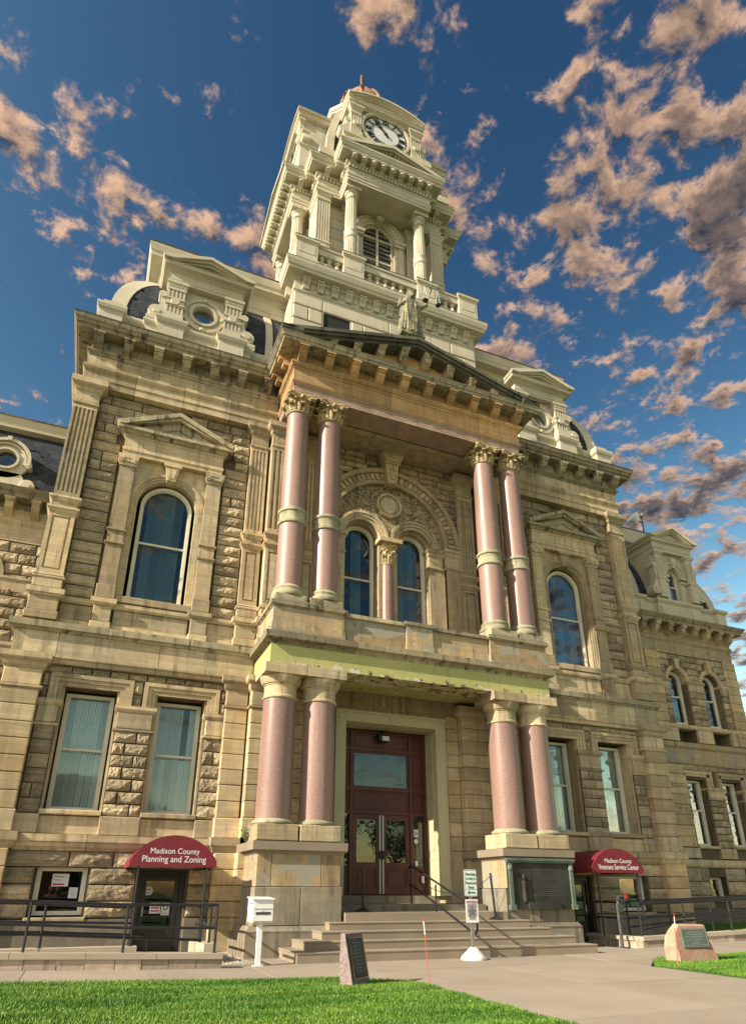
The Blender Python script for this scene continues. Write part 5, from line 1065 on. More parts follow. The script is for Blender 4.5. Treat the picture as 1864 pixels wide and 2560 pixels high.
for xf in (None, L2, R2):
    b = MB(1, xf); b.box(-1.98, 1.98, 1.40, 3.5, 29.9, 31.1); b.mould([(-1.98, 3.4), (-1.98, 1.40), (1.98, 1.40), (1.98, 3.4)], [(-.2, 31.1), (0, 31.1), (.04, 31.16), (.08, 31.2), (.08, 31.32), (-.2, 31.36)])
    b.box(-1.66, 1.66, 1.56, 3.5, 31.34, 33.5); H = b.build('clock_house', 'cream', CH)
    b = MB(1, xf); pt = [(-1.66, 3.4), (-1.66, 1.46), (1.66, 1.46), (1.66, 3.4)]
    b.mould(pt, [(-.3, 33.42), (.0, 33.42), (.0, 33.50), (.05, 33.52), (.16, 33.58), (.17, 33.68), (.22, 33.74), (-.3, 33.78)])
    c_, r_ = 30.95, 3.42 + .2; a0 = math.degrees(math.asin(1.90 / r_))
    for o, y in ((0, 1.24), (.09, 1.30), (.17, 1.36)): b.prism(ring_poly(0, c_, r_ - .10 - o, r_ - o, 90 - a0 + o * 8, 90 + a0 - o * 8, 18), y, 3.4)
    seg = [(-1.7, 33.72)] + arc(0, c_, r_ - .2, 90 + a0 - 4, 90 - a0 + 4, 14) + [(1.7, 33.72)]; b.prism(seg, 1.46, 3.4)
    b.build('segmental_pediment', 'cream', H)
    for d in (-1, 1):
        a, c = (1.21, 1.69); b = MB(d, xf); b.box(a - .04, c + .04, 1.34, 1.6, 31.36, 31.62); n = 4; w_ = (c - a - .05) / n
        for za, zb_ in ((31.62, 32.06), (32.40, 32.82)):
            pl = [(a, 1.6), (a, 1.42)]
            for i in range(n): x = a + .025 + i * w_; pl += [(x + w_ * .2, 1.42), (x + w_ * .3, 1.46), (x + w_ * .7, 1.46), (x + w_ * .8, 1.42)]
            b.prismz(pl + [(c, 1.42), (c, 1.6)], za, zb_)
        b.box(a, c, 1.42, 1.6, 32.06, 32.40); b.lathe((a + c) / 2, 32.23, [(.12, 1.36), (.15, 1.39), (.15, 1.43)], 14, axis='y'); b.mould([(a, 1.6), (a, 1.42), (c, 1.42), (c, 1.6)], [(-.1, 32.82), (.0, 32.82), (.03, 32.86), (.03, 32.93), (0, 32.95), (.0, 33.12), (.05, 33.18), (.06, 33.26), (.11, 33.31), (.11, 33.42), (-.1, 33.425)]); b.build('clock_pilaster', 'cream', H)
        b = MB(d, xf); b.lathe(1.98, 31.55, [(.24, 1.44), (.26, 1.48), (.26, 1.8)], 16, axis='y'); b.lathe(1.82, 32.42, [(.14, 1.46), (.14, 1.8)], 12, axis='y'); b.prism([(1.66, 31.4), (2.1, 31.7), (1.86, 32.1), (1.92, 32.45), (1.66, 32.6)], 1.48, 1.8); b.build('scroll', 'cream', H)
    CZ = 32.50
    ck = MB(1, xf).lathe(0, CZ, [(1.08, 1.535), (1.08, 1.56)], 48, axis='y').build('clock', 'dial', CH)
    b = MB(1, xf); b.prism(ring_poly(0, CZ, 1.10, 1.22, 0, 360, 48), 1.44, 1.60); b.prism(ring_poly(0, CZ, 1.06, 1.105, 0, 360, 48), 1.48, 1.58); b.build('clock_surround', 'cream', ck)
    b = MB(1, xf); b.prism(ring_poly(0, CZ, 1.015, 1.085, 0, 360, 48), 1.515, 1.53); b.prism(ring_poly(0, CZ, .645, .67, 0, 360, 40), 1.515, 1.53)
    for i in range(60): a = 6 * i; b.prism([(q * math.cos(R(a + d)), CZ + q * math.sin(R(a + d))) for q, d in ((.965, -.4), (1.02, -.4), (1.02, .4), (.965, .4))], 1.516, 1.529)
    b.build('dial_ring', 'black', ck)
    NUM = {12: 'XII', 1: 'I', 2: 'II', 3: 'III', 4: 'IIII', 5: 'V', 6: 'VI', 7: 'VII', 8: 'VIII', 9: 'IX', 10: 'X', 11: 'XI'}
    for h_, tx in NUM.items():
        a = R(90 - 30 * h_); b = MB(1, xf); wd = {'I': .085, 'V': .15, 'X': .15}; tot = sum(wd[c] for c in tx); off = -tot / 2; ux, uz = math.cos(a), math.sin(a); rx, rz = uz, -ux
        def stroke(p, q, t):
            P0 = (p[0] * rx + (.69 + p[1] * .26) * ux, CZ + p[0] * rz + (.69 + p[1] * .26) * uz); P1 = (q[0] * rx + (.69 + q[1] * .26) * ux, CZ + q[0] * rz + (.69 + q[1] * .26) * uz)
            b.prism([(P0[0] - rx * t, P0[1] - rz * t), (P0[0] + rx * t, P0[1] + rz * t), (P1[0] + rx * t, P1[1] + rz * t), (P1[0] - rx * t, P1[1] - rz * t)], 1.514, 1.53)
        for c in tx:
            w_ = wd[c]; m_ = off + w_ / 2
            if c == 'I': stroke((m_, 0), (m_, 1), .024)
            elif c == 'V': stroke((m_ - w_ * .38, 1), (m_, 0), .022); stroke((m_ + w_ * .38, 1), (m_, 0), .014)
            else: stroke((m_ - w_ * .4, 1), (m_ + w_ * .4, 0), .022); stroke((m_ + w_ * .4, 1), (m_ - w_ * .4, 0), .014)
            off += w_
        b.build('numeral', 'black', ck)
    for name, hr, ln, wd_ in (('minute_hand', 90 + 42, .92, .035), ('hour_hand', 90 + 33, .60, .05)):
        a = R(hr); ux, uz = math.cos(a), math.sin(a); rx, rz = uz, -ux
        pl = [(-.22, .5), (0, 1), (ln * .62, .9), (ln * .72, 2.0), (ln * .80, .8), (ln, .15)]
        b = MB(1, xf).prism([(l * ux + rx * wd_ * k, CZ + l * uz + rz * wd_ * k) for l, k in pl] + [(l * ux - rx * wd_ * k, CZ + l * uz - rz * wd_ * k) for l, k in pl[::-1]], 1.485 if name[0] == 'm' else 1.497, 1.495 if name[0] == 'm' else 1.507); b.build(name, 'black', ck)
    MB(1, xf).lathe(0, CZ, [(.03, 1.46), (.09, 1.475), (.09, 1.51)], 14, axis='y').build('hub', 'black', ck)
    MB(1, xf).lathe(0, 33.50, [(.05, 1.46), (.10, 1.50), (.10, 1.53)], 10, axis='y').build('bracket_lamp', 'black', ck)
# top platform, copper dome, finial
o8 = lambda h, c: [(-h + c, YC - h), (h - c, YC - h), (h, YC - h + c), (h, YC + h - c), (h - c, YC + h), (-h + c, YC + h), (-h, YC + h - c), (-h, YC - h + c)]
MB().mould(o8(1.86, .50), [(-.8, 34.7), (0, 34.7), (0, 35.0), (.06, 35.04), (.08, 35.12), (.22, 35.18), (.23, 35.28), (.28, 35.33), (.32, 35.5), (-.8, 35.6)], True).build('platform_cornice', 'cream', CH)
c = MB().lathe(0, YC, [(1.45, 35.5), (1.45, 37.3), (1.5, 37.4), (1.5, 37.55), (1.42, 37.6), (1.36, 38.3), (1.15, 39.2), (.82, 39.9), (.5, 40.28), (.42, 40.34)], 32).build('copper_dome', 'copper', CH)
for i in range(8):
    a = PI / 8 + i * PI / 4; MB().tube([(r * math.cos(a), YC + r * math.sin(a), z) for r, z in ((1.44, 37.6), (1.39, 38.3), (1.18, 39.22), (.85, 39.93), (.5, 40.32))], .075, 6).build('dome_rib', 'copper', c)
MB().lathe(0, YC, [(.46, 40.30), (.50, 40.38), (.48, 40.5), (.38, 40.66), (.2, 40.76), (.10, 40.80)], 20).build('dome_cap', 'copper', c)
MB().lathe(0, YC, [(.10, 40.78), (.07, 41.0), (.055, 41.45), (.09, 41.5), (.10, 41.55), (.06, 41.62), (.05, 41.78), (.10, 41.85), (.10, 41.9), (.055, 41.96), (.05, 42.1), (.11, 42.18), (.10, 42.26), (.04, 42.32), (.02, 42.43)], 12).build('finial', 'iron', CH)
MB().tube([(.95, 1.7, 34.5), (.95, 1.7, 35.2)], .010, 5).build('lightning_rod', 'galv', CH)

# ------------------------------------------------------------------ wings
YW = 4.0
box('wing_wall', 'mortar', 9.5, 17.6, YW + .7, 11, 0, 12.2); box('wing_wall', 'mortar', -19, -9.5, YW + .25, 11, 0, 12.2)
for s, x0, x1 in ((1, 9.7, 17.7), (-1, 9.7, 16.0)):
    t_ = [(x1, 10.0)] if s > 0 else None
    MB(s).mould([(x0, YW)] + [(x1, YW)] + (t_ or []), [(-.3, 2.15), (.02, 2.15), (.06, 2.2), (.08, 2.24), (.08, 2.42), (-.3, 2.46)]).build('belt_course', 'stone', CH)
    MB(s).mould([(x0, YW)] + [(x1, YW)] + (t_ or []), [(-.3, 5.98), (.0, 5.98), (.03, 6.06), (0, 6.1), (.0, 6.58), (.05, 6.62), (.09, 6.67), (.10, 6.83), (-.3, 6.87)]).build('string_course', 'patched', CH)
    MB(s).mould([(x0, YW)] + [(x1, YW)] + (t_ or []), [(-.3, 7.42), (.02, 7.42), (.06, 7.48), (.06, 7.58), (-.3, 7.6)]).build('sill_band', 'stone', CH)
    MB(s).mould([(x0, YW)] + [(x1, YW)] + (t_ or []), [(-.3, 10.66), (0, 10.66), (0, 11.16), (.06, 11.24), (.06, 11.34), (.02, 11.38), (.02, 11.56), (.10, 11.64), (-.3, 11.66)]).build('wing_frieze', 'stone', CH)
    MB(s).mould([(x0, YW)] + [(x1, YW)] + (t_ or []), [(-.3, 11.64), (.05, 11.64), (.05, 11.90), (.42, 11.90), (.44, 12.0), (.50, 12.06), (.58, 12.18), (-.3, 12.24)]).build('wing_cornice', 'cornice', CH)
wb = None
for x in (12.6, 13.33, 14.06, 14.78, 15.5, 16.22, 16.92, 17.55):
    if wb is None: wb = MB().prismx([(YW, 11.40), (YW, 11.9), (YW - .40, 11.9), (YW - .40, 11.78), (YW - .34, 11.74), (YW - .28, 11.58), (YW - .10, 11.46)], x - .11, x + .11).box(x - .14, x + .14, YW - .42, YW, 11.82, 11.898).build('bracket', 'stone', CH); wz = WL[wb.name]
    else: inst(wb, (x, wz.y, wz.z), CH)
for x in (-10.50, -11.20, -11.9, -12.6): 
    o = inst(wb, (x, wz.y, wz.z), CH)
# right wing front
ws = [(13.84, 14.70), (15.72, 16.58)]
wall_grid(MB(), 9.7, 17.62, 2.44, 6.0, [(13.80, 14.76, 2.92, 5.42), (15.68, 16.64, 2.92, 5.42)], YW + .08, YW + .7).build('wing_wall', 'mortar', CH)
wall_grid(MB(), 9.7, 17.62, 0, 2.2, [(14.0, 14.84, .95, 1.84), (15.86, 16.7, .95, 1.84)], YW + .05, YW + .7).build('wing_wall', 'mortar', CH)
wl_ = [(9.7, 6.8), (9.7, 10.7), (17.62, 10.7), (17.62, 6.8), (16.62, 6.8), (16.62, 9.5)] + arc(16.14, 9.5, .48, 0, 180, 14) + [(15.66, 6.8), (14.76, 6.8), (14.76, 9.5)] + arc(14.28, 9.5, .48, 0, 180, 14) + [(13.80, 6.8)]
MB().prism(wl_, YW + .08, YW + .7).build('wing_wall', 'mortar', CH)
for a, c in ws:
    cx_ = (a + c) / 2; window(1, cx_, .43, 2.94, 5.40, YW + .35, rail=4.25, shut=0); window(1, cx_, .43, 7.68, 9.94, YW + .35, arched=True, rail=8.85, shut=0)
    block(a - .1, c + .1, YW - .02, YW + .5, 2.82, 2.93, 1, 'stone', 'window_sill')
    b = MB()
    for r0, r1, y in ((.48, .56, YW + .03), (.56, .66, YW)): b.prism(ring_poly(cx_, 9.5, r0, r1, n=18), y, YW + .4)
    b.prism([(cx_ - .09, 9.98), (cx_ + .09, 9.98), (cx_ + .14, 10.42), (cx_ - .14, 10.42)], YW - .1, YW + .3); b.build('arch_surround', 'stone', CH)
    b = MB()
    for k, (w0, w1, y) in enumerate(((.34, .22, YW - .02), (.22, .08, YW + .01))): b.box(a - .04 - w0, c + .04 + w0, y, YW + .4, 5.74 - k * .1 - .12, 5.74 - k * .1); [b.box(q + d * w0, q + d * w1, y, YW + .4, 5.14, 5.63) for q, d in ((a - .04, -1), (c + .04, 1))]
    b.build('eared_architrave', 'stone', CH)
for i, x in enumerate((14.42, 16.28)): window(1, x, .38, .98, 1.82, YW + .30, shut=0, split=False)
for a, c in ((14.80, 15.64), (12.9, 13.76), (16.66, 17.0)):
    for (z0, z1, zc0, zc1) in ((2.86, 4.66, 4.66, 5.12), (7.60, 9.06, 9.06, 9.5)):
        stone_field(CH, a, c, z0, z1, .27, YW + .02, 1, [], .09, (.3, .55), None, 'wing_stone'); block(a, c, YW + .0, YW + .5, zc0 + .05, zc1 - .12, 1, 'stone', 'pier_neck')
        pt = [(a, YW + .5), (a, YW), (c, YW), (c, YW + .5)]; MB().mould(pt, [(-.2, zc0), (.02, zc0), (.04, zc0 + .05), (-.2, zc0 + .06)]).build('pier_ring', 'stone', CH); MB().mould(pt, [(-.2, zc1 - .13), (.02, zc1 - .13), (.06, zc1 - .06), (.06, zc1), (-.2, zc1)]).build('pier_cap', 'stone', CH)
    block(a, c, YW - .01, YW + .5, 2.47, 2.85, 1, 'stone', 'pier_plinth'); block(a, c, YW - .01, YW + .5, 6.88, 7.42, 1, 'stone', 'pier_plinth')
stone_field(CH, 13.35, 17.05, 9.52, 10.64, .28, YW + .03, 1, [arch_block(14.28, .68, 9.5, 0), arch_block(16.14, .68, 9.5, 0)], .09, (.4, .7), None, 'wing_stone')
stone_field(CH, 13.6, 17.0, 5.76, 5.98, .22, YW + .03, 1, [], .09, (.4, .8), None, 'wing_stone')
stone_field(CH, 12.6, 17.6, .75, 2.14, .46, YW, 1, [rect_block(14.0, 14.84, .9, 1.85), rect_block(15.86, 16.7, .9, 1.85)], .10, (.7, 1.2), BIGROCK, 'wing_foundation_stone')
MB().box(9.7, 17.8, YW - .1, YW + .4, 0, .74).build('water_table', 'grey', CH)
zq = [6.88 + .378 * i for i in range(11)]
for i, (a, c) in enumerate(zip(zq, zq[1:])): block(12.6, 13.36, YW - .04, YW + .6, a, c, 1); block(17.02, 17.74, YW - .04, YW + .6, a, c, 1)
zq = [2.87 + .385 * i for i in range(9)]
for i, (a, c) in enumerate(zip(zq, zq[1:])): block(12.55, 13.62, YW - .03, YW + .6, a, c, 1); block(17.0, 17.74, YW - .03, YW + .6, a, c, 1)
# right wing roof: curb, mansard, dormer
b = MB(); b.mould([(12.2, YW - .08), (12.5, YW - .08), (13.1, YW - .08), (13.1, YW + .1), (13.85, YW + .1), (13.85, YW - .1), (16.3, YW - .1), (16.3, YW + .1), (17.3, YW + .1), (17.3, YW - .08), (17.84, YW - .08), (17.84, 10)], [(-.5, 12.2), (0, 12.2), (0, 12.95), (.03, 12.98), (.10, 13.06), (.10, 13.16), (-.5, 13.2)]); b.build('roof_curb', 'cream', CH)
for x in (13.0, 14.17, 15.95, 17.55): MB().box(x - .22, x + .22, YW - .12 - (.03 if x in (14.17, 15.95) else .0), YW, 12.4, 12.85).build('curb_panel', 'cream', CH)
tt = [i / 8 for i in range(9)]; rp = [(YW + .45 + .95 * t ** 2.0, 13.15 + 2.7 * t, .95 * t ** 2.2) for t in tt]
b = MB(); v = []
for y, z, d in rp: v += [(13.0 + d * .2, y, z), (17.85 - d, y, z), (17.85 - d, 10, z), (13.0 + d * .2, 10, z)]
b.add(v, [(i * 4 + j, i * 4 + (j + 1) % 4, i * 4 + 4 + (j + 1) % 4, i * 4 + 4 + j) for i in range(8) for j in range(4)]); b.build('mansard_deck', 'slate', CH)
for xs_, sg in ((17.85, -1), (13.0, .2)):
    b = MB(); v = []
    for y, z, d in rp: x = xs_ + sg * d; k = -1 if sg < 0 else 1; v += [(x - k * .05, y - .08, z), (x + k * .36, y - .08, z), (x + k * .36, y + .02, z), (x - k * .05, y + .36, z)]
    f = [(i * 4 + j, i * 4 + (j + 1) % 4, i * 4 + 4 + (j + 1) % 4, i * 4 + 4 + j) for i in range(8) for j in range(4)]
    b.add(v, f if sg > 0 else [q[::-1] for q in f], True); b.build('hip_rib', 'cream', CH)
nsl = 0
for r_ in range(15):
    t, t2 = r_ / 15, (r_ + 1.25) / 15; y0, z0 = YW + .45 + .95 * t ** 2, 13.15 + 2.7 * t; y1, z1 = YW + .45 + .95 * t2 ** 2, 13.15 + 2.7 * t2
    ang = math.atan2(y1 - y0, z1 - z0); ln = math.hypot(y1 - y0, z1 - z0)
    for k in range(17):
        x = 13.42 + k * .292 + (.146 if r_ % 2 else 0)
        if (14.0 < x < 16.2) or x > 17.45 - .95 * t ** 2.2: continue
        o = link('roof_slate', SLATE, (x, y0 - .012, z0), CH); o.rotation_euler = (-ang + rnd.uniform(-.02, .015), 0, rnd.uniform(-.01, .01)); o.scale = (1, 1, ln / .262)
MB().mould([(9.0, YW + 1.35), (16.5, YW + 1.35), (16.5, 10)], [(-.4, 15.7), (.02, 15.7), (.02, 16.4), (.06, 16.5), (.34, 16.56), (.36, 16.75), (.44, 17.1), (.44, 17.2), (-.4, 17.25)]).build('roof_cornice', 'cream', CH)
MB().mould([(9.0, YW + 1.35), (16.5, YW + 1.35), (16.5, 10)], [(-.4, 17.23), (.455, 17.19), (.455, 17.25), (-.4, 17.3)]).build('roof_edge', 'crust', CH)
MB().box(17.0, 17.75, YW + 1.6, 10, 15.9, 16.3).build('roof_cornice', 'cream', CH)
wx = 15.05; b = MB(); b.box(wx - 1.15, wx - .33, YW - .05, YW + 1.6, 13.2, 15.5); b.box(wx + .33, wx + 1.15, YW - .05, YW + 1.6, 13.2, 15.5)
b.prism([(wx - .34, 14.45)] + arc(wx, 14.45, .34, 180, 0, 14) + [(wx + .34, 14.45), (wx + .34, 15.5), (wx - .34, 15.5)], YW - .05, YW + 1.0); DM = b.build('dormer', 'cream', CH)
b = MB()
for r0, r1, y in ((.34, .42, YW - .08), (.42, .58, YW - .12), (.58, .66, YW - .17)):
    b.prism(ring_poly(wx, 14.45, r0, r1, n=18), y, YW + .1)
for d in (-1, 1): b.box(wx + d * .36, wx + d * .60, YW - .10, YW, 13.2, 14.1); b.box(wx + d * .34, wx + d * .64, YW - .16, YW, 14.1, 14.2); b.box(wx + d * .32, wx + d * .68, YW - .2, YW, 14.3, 14.42)
b.prism([(wx - .08, 14.78), (wx + .08, 14.78), (wx + .14, 15.3), (wx - .14, 15.3)], YW - .25, YW); b.build('dormer_arch', 'cream', DM)
window(1, wx, .335, 13.2, 14.78, YW + .12, arched=True, rail=13.95, shut=0, parent=DM, fr=.05)
for d in (-1, 1):
    c_ = wx + d * .90; fl = MB(); a, c2 = c_ - .19, c_ + .19; n = 4; w_ = (c2 - a - .04) / n
    fl.box(a, c2, YW - .30, YW, 13.2, 14.05); fl.box(a + .06, c2 - .06, YW - .32, YW - .3, 13.35, 13.95); pl = [(a, YW), (a, YW - .28)]
    for i in range(n): x = a + .02 + i * w_; pl += [(x + w_ * .2, YW - .28), (x + w_ * .3, YW - .25), (x + w_ * .7, YW - .25), (x + w_ * .8, YW - .28)]
    fl.prismz(pl + [(c2, YW - .28), (c2, YW)], 14.2, 15.1); pt = [(a, YW), (a, YW - .28), (c2, YW - .28), (c2, YW)]
    fl.mould(pt, [(-.1, 14.05), (.03, 14.05), (.06, 14.1), (.06, 14.2), (-.1, 14.22)]); fl.mould(pt, [(-.1, 15.1), (0, 15.1), (.0, 15.28), (.05, 15.34), (.09, 15.4), (.09, 15.5), (-.1, 15.5)]); fl.build('dormer_pilaster', 'cream', DM)
    b = MB(); e = wx + d * 1.15; b.lathe(e + d * .16, 13.52, [(.22, YW - .28), (.22, YW + .1)], 18, axis='y'); b.lathe(e + d * .16, 13.52, [(.10, YW - .33), (.10, YW - .28)], 10, axis='y'); b.lathe(e + d * .04, 14.75, [(.13, YW - .26), (.13, YW + .1)], 12, axis='y'); b.prism([(e - d * .05, 13.5), (e + d * .22, 13.7), (e + d * .06, 14.1), (e + d * .10, 14.8), (e - d * .05, 14.9)], YW - .24, YW + .1); b.build('scroll', 'cream', DM)
pt = [(wx - 1.12, YW + 1.6), (wx - 1.12, YW - .26), (wx + 1.12, YW - .26), (wx + 1.12, YW + 1.6)]
b = MB(); b.mould(pt, [(-.4, 15.5), (0, 15.5), (0, 15.62), (.03, 15.65), (.03, 15.85), (.06, 15.9), (.16, 15.95), (.17, 16.02), (.22, 16.08), (-.4, 16.1)])
for o, y_ in ((0, YW - .55), (.10, YW - .47), (.18, YW - .40)): zt = 16.80 - o; b.prism([(wx - 1.42 + o, 16.18 - o * .3), (wx, zt), (wx + 1.42 - o, 16.18 - o * .3), (wx + 1.38 - o, 16.08), (wx + 1.1 - o, 16.08), (wx, zt - .12), (wx - 1.1 + o, 16.08), (wx - 1.38 + o, 16.08)], y_, YW + 1.6)
b.prism([(wx - 1.1, 16.08), (wx, 16.68), (wx + 1.1, 16.08)], YW - .28, YW + 1.5); b.build('dormer_pediment', 'cream', DM)
MB().tube([(12.5, YW - .2, 12.1), (12.42, YW - .16, 11.7), (12.36, YW - .05, 11.4), (12.36, YW - .05, 7)], .05, 8).build('downpipe', 'greysteel', CH)
# left wing: rock-faced wall, mansard and the round dormer
stone_field(CH, 9.75, 12.4, 7.6, 10.64, .34, YW + .02, -1, [lambda a, b: (11.0, 13) if a < 9.95 else None], .08, (.45, .9), None, 'wing_stone')
stone_field(CH, 9.75, 12.4, 2.5, 5.95, .38, YW + .02, -1, [], .08, (.45, .9), None, 'wing_stone'); stone_field(CH, 9.75, 12.4, 6.9, 7.4, .35, YW + .02, -1, [], .08, (.45, .9), None, 'wing_stone')
wall_grid(MB(-1), 9.7, 16, 2.4, 10.7, [], YW + .06, YW + .3).build('wing_wall', 'mortar', CH)
MB(-1).mould([(9.7, YW), (16, YW)], [(-.2, 9.08), (.02, 9.08), (.03, 9.4), (.07, 9.45), (.07, 9.52), (-.2, 9.55)]).build('impost_band', 'stone', CH)
MB(-1).prism(ring_poly(11.9, 9.5, .72, .95, n=18), YW - .06, YW + .2).build('arch_surround', 'stone', CH)
b = MB(-1); v = []
for t in tt: v += [(9.4, YW + .12 + .85 * t ** 1.8, 12.2 + 2.8 * t), (16, YW + .12 + .85 * t ** 1.8, 12.2 + 2.8 * t)]
b.add(v, [(i * 2, i * 2 + 1, i * 2 + 3, i * 2 + 2) for i in range(8)]); b.build('mansard_deck', 'slate', CH)
for r_ in range(14):
    t, t2 = r_ / 14, (r_ + 1.25) / 14; y0, z0 = YW + .12 + .85 * t ** 1.8, 12.2 + 2.8 * t; y1, z1 = YW + .12 + .85 * t2 ** 1.8, 12.2 + 2.8 * t2
    ang = math.atan2(y1 - y0, z1 - z0); ln = math.hypot(y1 - y0, z1 - z0)
    for k in range(10):
        x = -9.7 - k * .292 - (.146 if r_ % 2 else 0)
        if x < -10.85 and z0 < 14.2: continue
        if x < -12.5: continue
        o = link('roof_slate', SLATE, (x, y0 - .012, z0), CH); o.rotation_euler = (-ang + rnd.uniform(-.02, .015), 0, rnd.uniform(-.01, .01)); o.scale = (1, 1, ln / .262)
MB(-1).mould([(9.4, YW + 1.0), (16, YW + 1.0)], [(-.3, 14.85), (.05, 14.85), (.05, 14.95), (.30, 15.0), (.32, 15.12), (.40, 15.35), (-.3, 15.4)]).build('roof_cornice', 'cream', CH); MB(-1).mould([(9.4, YW + 1.0), (16, YW + 1.0)], [(-.3, 15.39), (.415, 15.345), (.415, 15.40), (-.3, 15.45)]).build('roof_edge', 'crust', CH)
ex, ez = 11.66, 13.42; b = MB(-1)
out = arc(ex, ez, .66, -10, 190, 22); out = [(ex + .66, ez - .55)] + out + [(ex - .66, ez - .55)]
hole = [(ex + .30 * math.cos(R(a)), ez + .30 * math.sin(R(a))) for a in range(0, 360, 15)]
b.prism(ring_poly(ex, ez, .34, .66, 0, 360, 32), YW + .10, YW + .9); b.prism([(ex - .9, 12.22), (ex + .9, 12.22), (ex + .78, 12.55), (ex + .60, 12.80), (ex + .5, 12.98), (ex - .5, 12.98), (ex - .6, 12.80), (ex - .78, 12.55)], YW + .10, YW + .9)
DM = b.build('round_dormer', 'cream', CH)
b = MB(-1)
for r0, r1, y in ((.31, .38, YW + .02), (.50, .57, YW + .03), (.60, .70, YW - .02)): b.prism(ring_poly(ex, ez, r0, r1, 0 if r0 < .4 else -15, 360 if r0 < .4 else 195, 32), y, YW + .4)
for d in (-1, 1): b.lathe(ex + d * .74, 12.58, [(.19, YW), (.22, YW + .04), (.22, YW + .5)], 18, axis='y'); b.lathe(ex + d * .74, 12.58, [(.09, YW - .04), (.09, YW)], 10, axis='y'); b.lathe(ex + d * .66, 13.28, [(.10, YW + .0), (.10, YW + .4)], 12, axis='y')
b.box(ex - .06, ex + .06, YW - .06, YW + .2, 14.02, 14.16); b.build('dormer_rim', 'cream', DM); MB(-1).lathe(ex, ez, [(.36, YW + .2), (.36, YW + .204)], 24, axis='y').build('pane', 'glass', DM); MB(-1).lathe(ex, ez, [(.345, YW + .26), (.345, YW + .28)], 16, axis='y').build('room_shade_backing', 'dark', DM)  # small black disc behind the glass paints the shade within
# ------------------------------------------------------------------ ground
def gz(x): return .0272 * min(max(0.0, abs(x) - 5.2), 12.0)
def sheet(name, m, pts, z=0.0, n=1, kind='structure', th=.0):
    b = MB(); b.add([(x, y, gz(x) + z) for x, y in pts], [list(range(len(pts)))]); o = b.build(name, m); o['kind'] = kind; return o
def strips(name, m, x0, x1, y0, y1, z, kind='structure'):
    xs = [x0] + [x for x in (-17.2, -5.2, 5.2, 17.2) if x0 < x < x1] + [x1]; b = MB()
    for a, c in zip(xs, xs[1:]): b.add([(a, y0, gz(a) + z), (c, y0, gz(c) + z), (c, y1, gz(c) + z), (a, y1, gz(a) + z)], [(0, 1, 2, 3)])
    o = b.build(name, m); o['kind'] = kind; return o
b = MB(); b.add([(-400, -400, -.25), (400, -400, -.25), (400, 400, -.25), (-400, 400, -.25)], [(0, 1, 2, 3)]); g0 = b.build('ground', 'turf'); g0['kind'] = 'structure'
b = MB(); b.box(-40, 40, -40, -24, -.3, -.12); o = b.build('road', 'joint'); o['kind'] = 'structure'
# paving: slabs on a joint bed
PV = strips('pavement', 'joint', -30, 30, -24, 12, -.035)
def slab(x0, x1, y0, y1, cut=None):
    g = .006; pts = [(x0 + g, y0 + g), (x1 - g, y0 + g), (x1 - g, y1 - g), (x0 + g, y1 - g)] if cut is None else cut
    b = MB(); n = len(pts); dz = rnd.uniform(-.002, .002); v = [(x, y, gz(x) + dz) for x, y in pts] + [(x, y, gz(x) - .06) for x, y in pts]
    b.add(v, [list(range(n))] + [(i, i + n, (i + 1) % n + n, (i + 1) % n) for i in range(n)]); b.build('paving_slab', 'concrete', PV)
for y0, y1 in ((-6.15, -3.45), (-8.5, -6.15), (-10.9, -8.5), (-13.3, -10.9), (-15.7, -13.3), (-18.1, -15.7), (-24, -18.1)):
    slab(-.15, 2.60 if y0 != -6.15 else 2.60, y0, y1)
    if y0 == -6.15: slab(-2.62, -.15, y0, y1, [(-.156, -6.144), (-.156, -3.456), (-2.62, -3.456), (-2.62, -6.144)][::-1])
    else: slab(-2.62, -.15, y0, y1)
slab(-4.5, -2.62, -5.0, -3.45, [(-2.626, -5.0), (-2.626, -3.456), (-4.49, -3.456), (-4.49, -4.02), (-3.66, -4.22)][::-1]); slab(2.6, 3.8, -5, -3.45, [(2.606, -4.45), (3.8, -3.30), (3.8, -3.29), (2.606, -3.29)])
for a, c in ((-2.62, -.15), (-.15, 2.6)): slab(a, c, -3.45, -.3)
slab(-4.5, -2.62, -3.45, -.3); slab(2.6, 5.2, -3.29, .8)
xs = [-4.5, -6.37, -8.22, -10.1, -12, -14, -16]
for a, c in zip(xs[1:], xs): slab(a, c, -3.98, -2.17)
slab(-5.05, -4.5, -2.17, -.45); xs = [5.2, 7.1, 9.0, 10.9, 12.8, 14.7, 16.6, 19]
for a, c in zip(xs, xs[1:]): slab(a, c, -3.2, -1.1)
b = MB(); rg = random.Random(3)
for i in range(420):
    x, y = rg.uniform(-5.02, -4.32), rg.uniform(-1.6, 1.2); r = rg.uniform(.012, .03); z = gz(x) + .004
    b.add([(x - r, y - r, z), (x + r, y - r * .7, z), (x + r * .8, y + r, z), (x - r, y + r * .8, z), (x, y, z + r * .9)], [(0, 1, 4), (1, 2, 4), (2, 3, 4), (3, 0, 4)])
o = b.build('gravel', 'gravel'); o['kind'] = 'stuff'
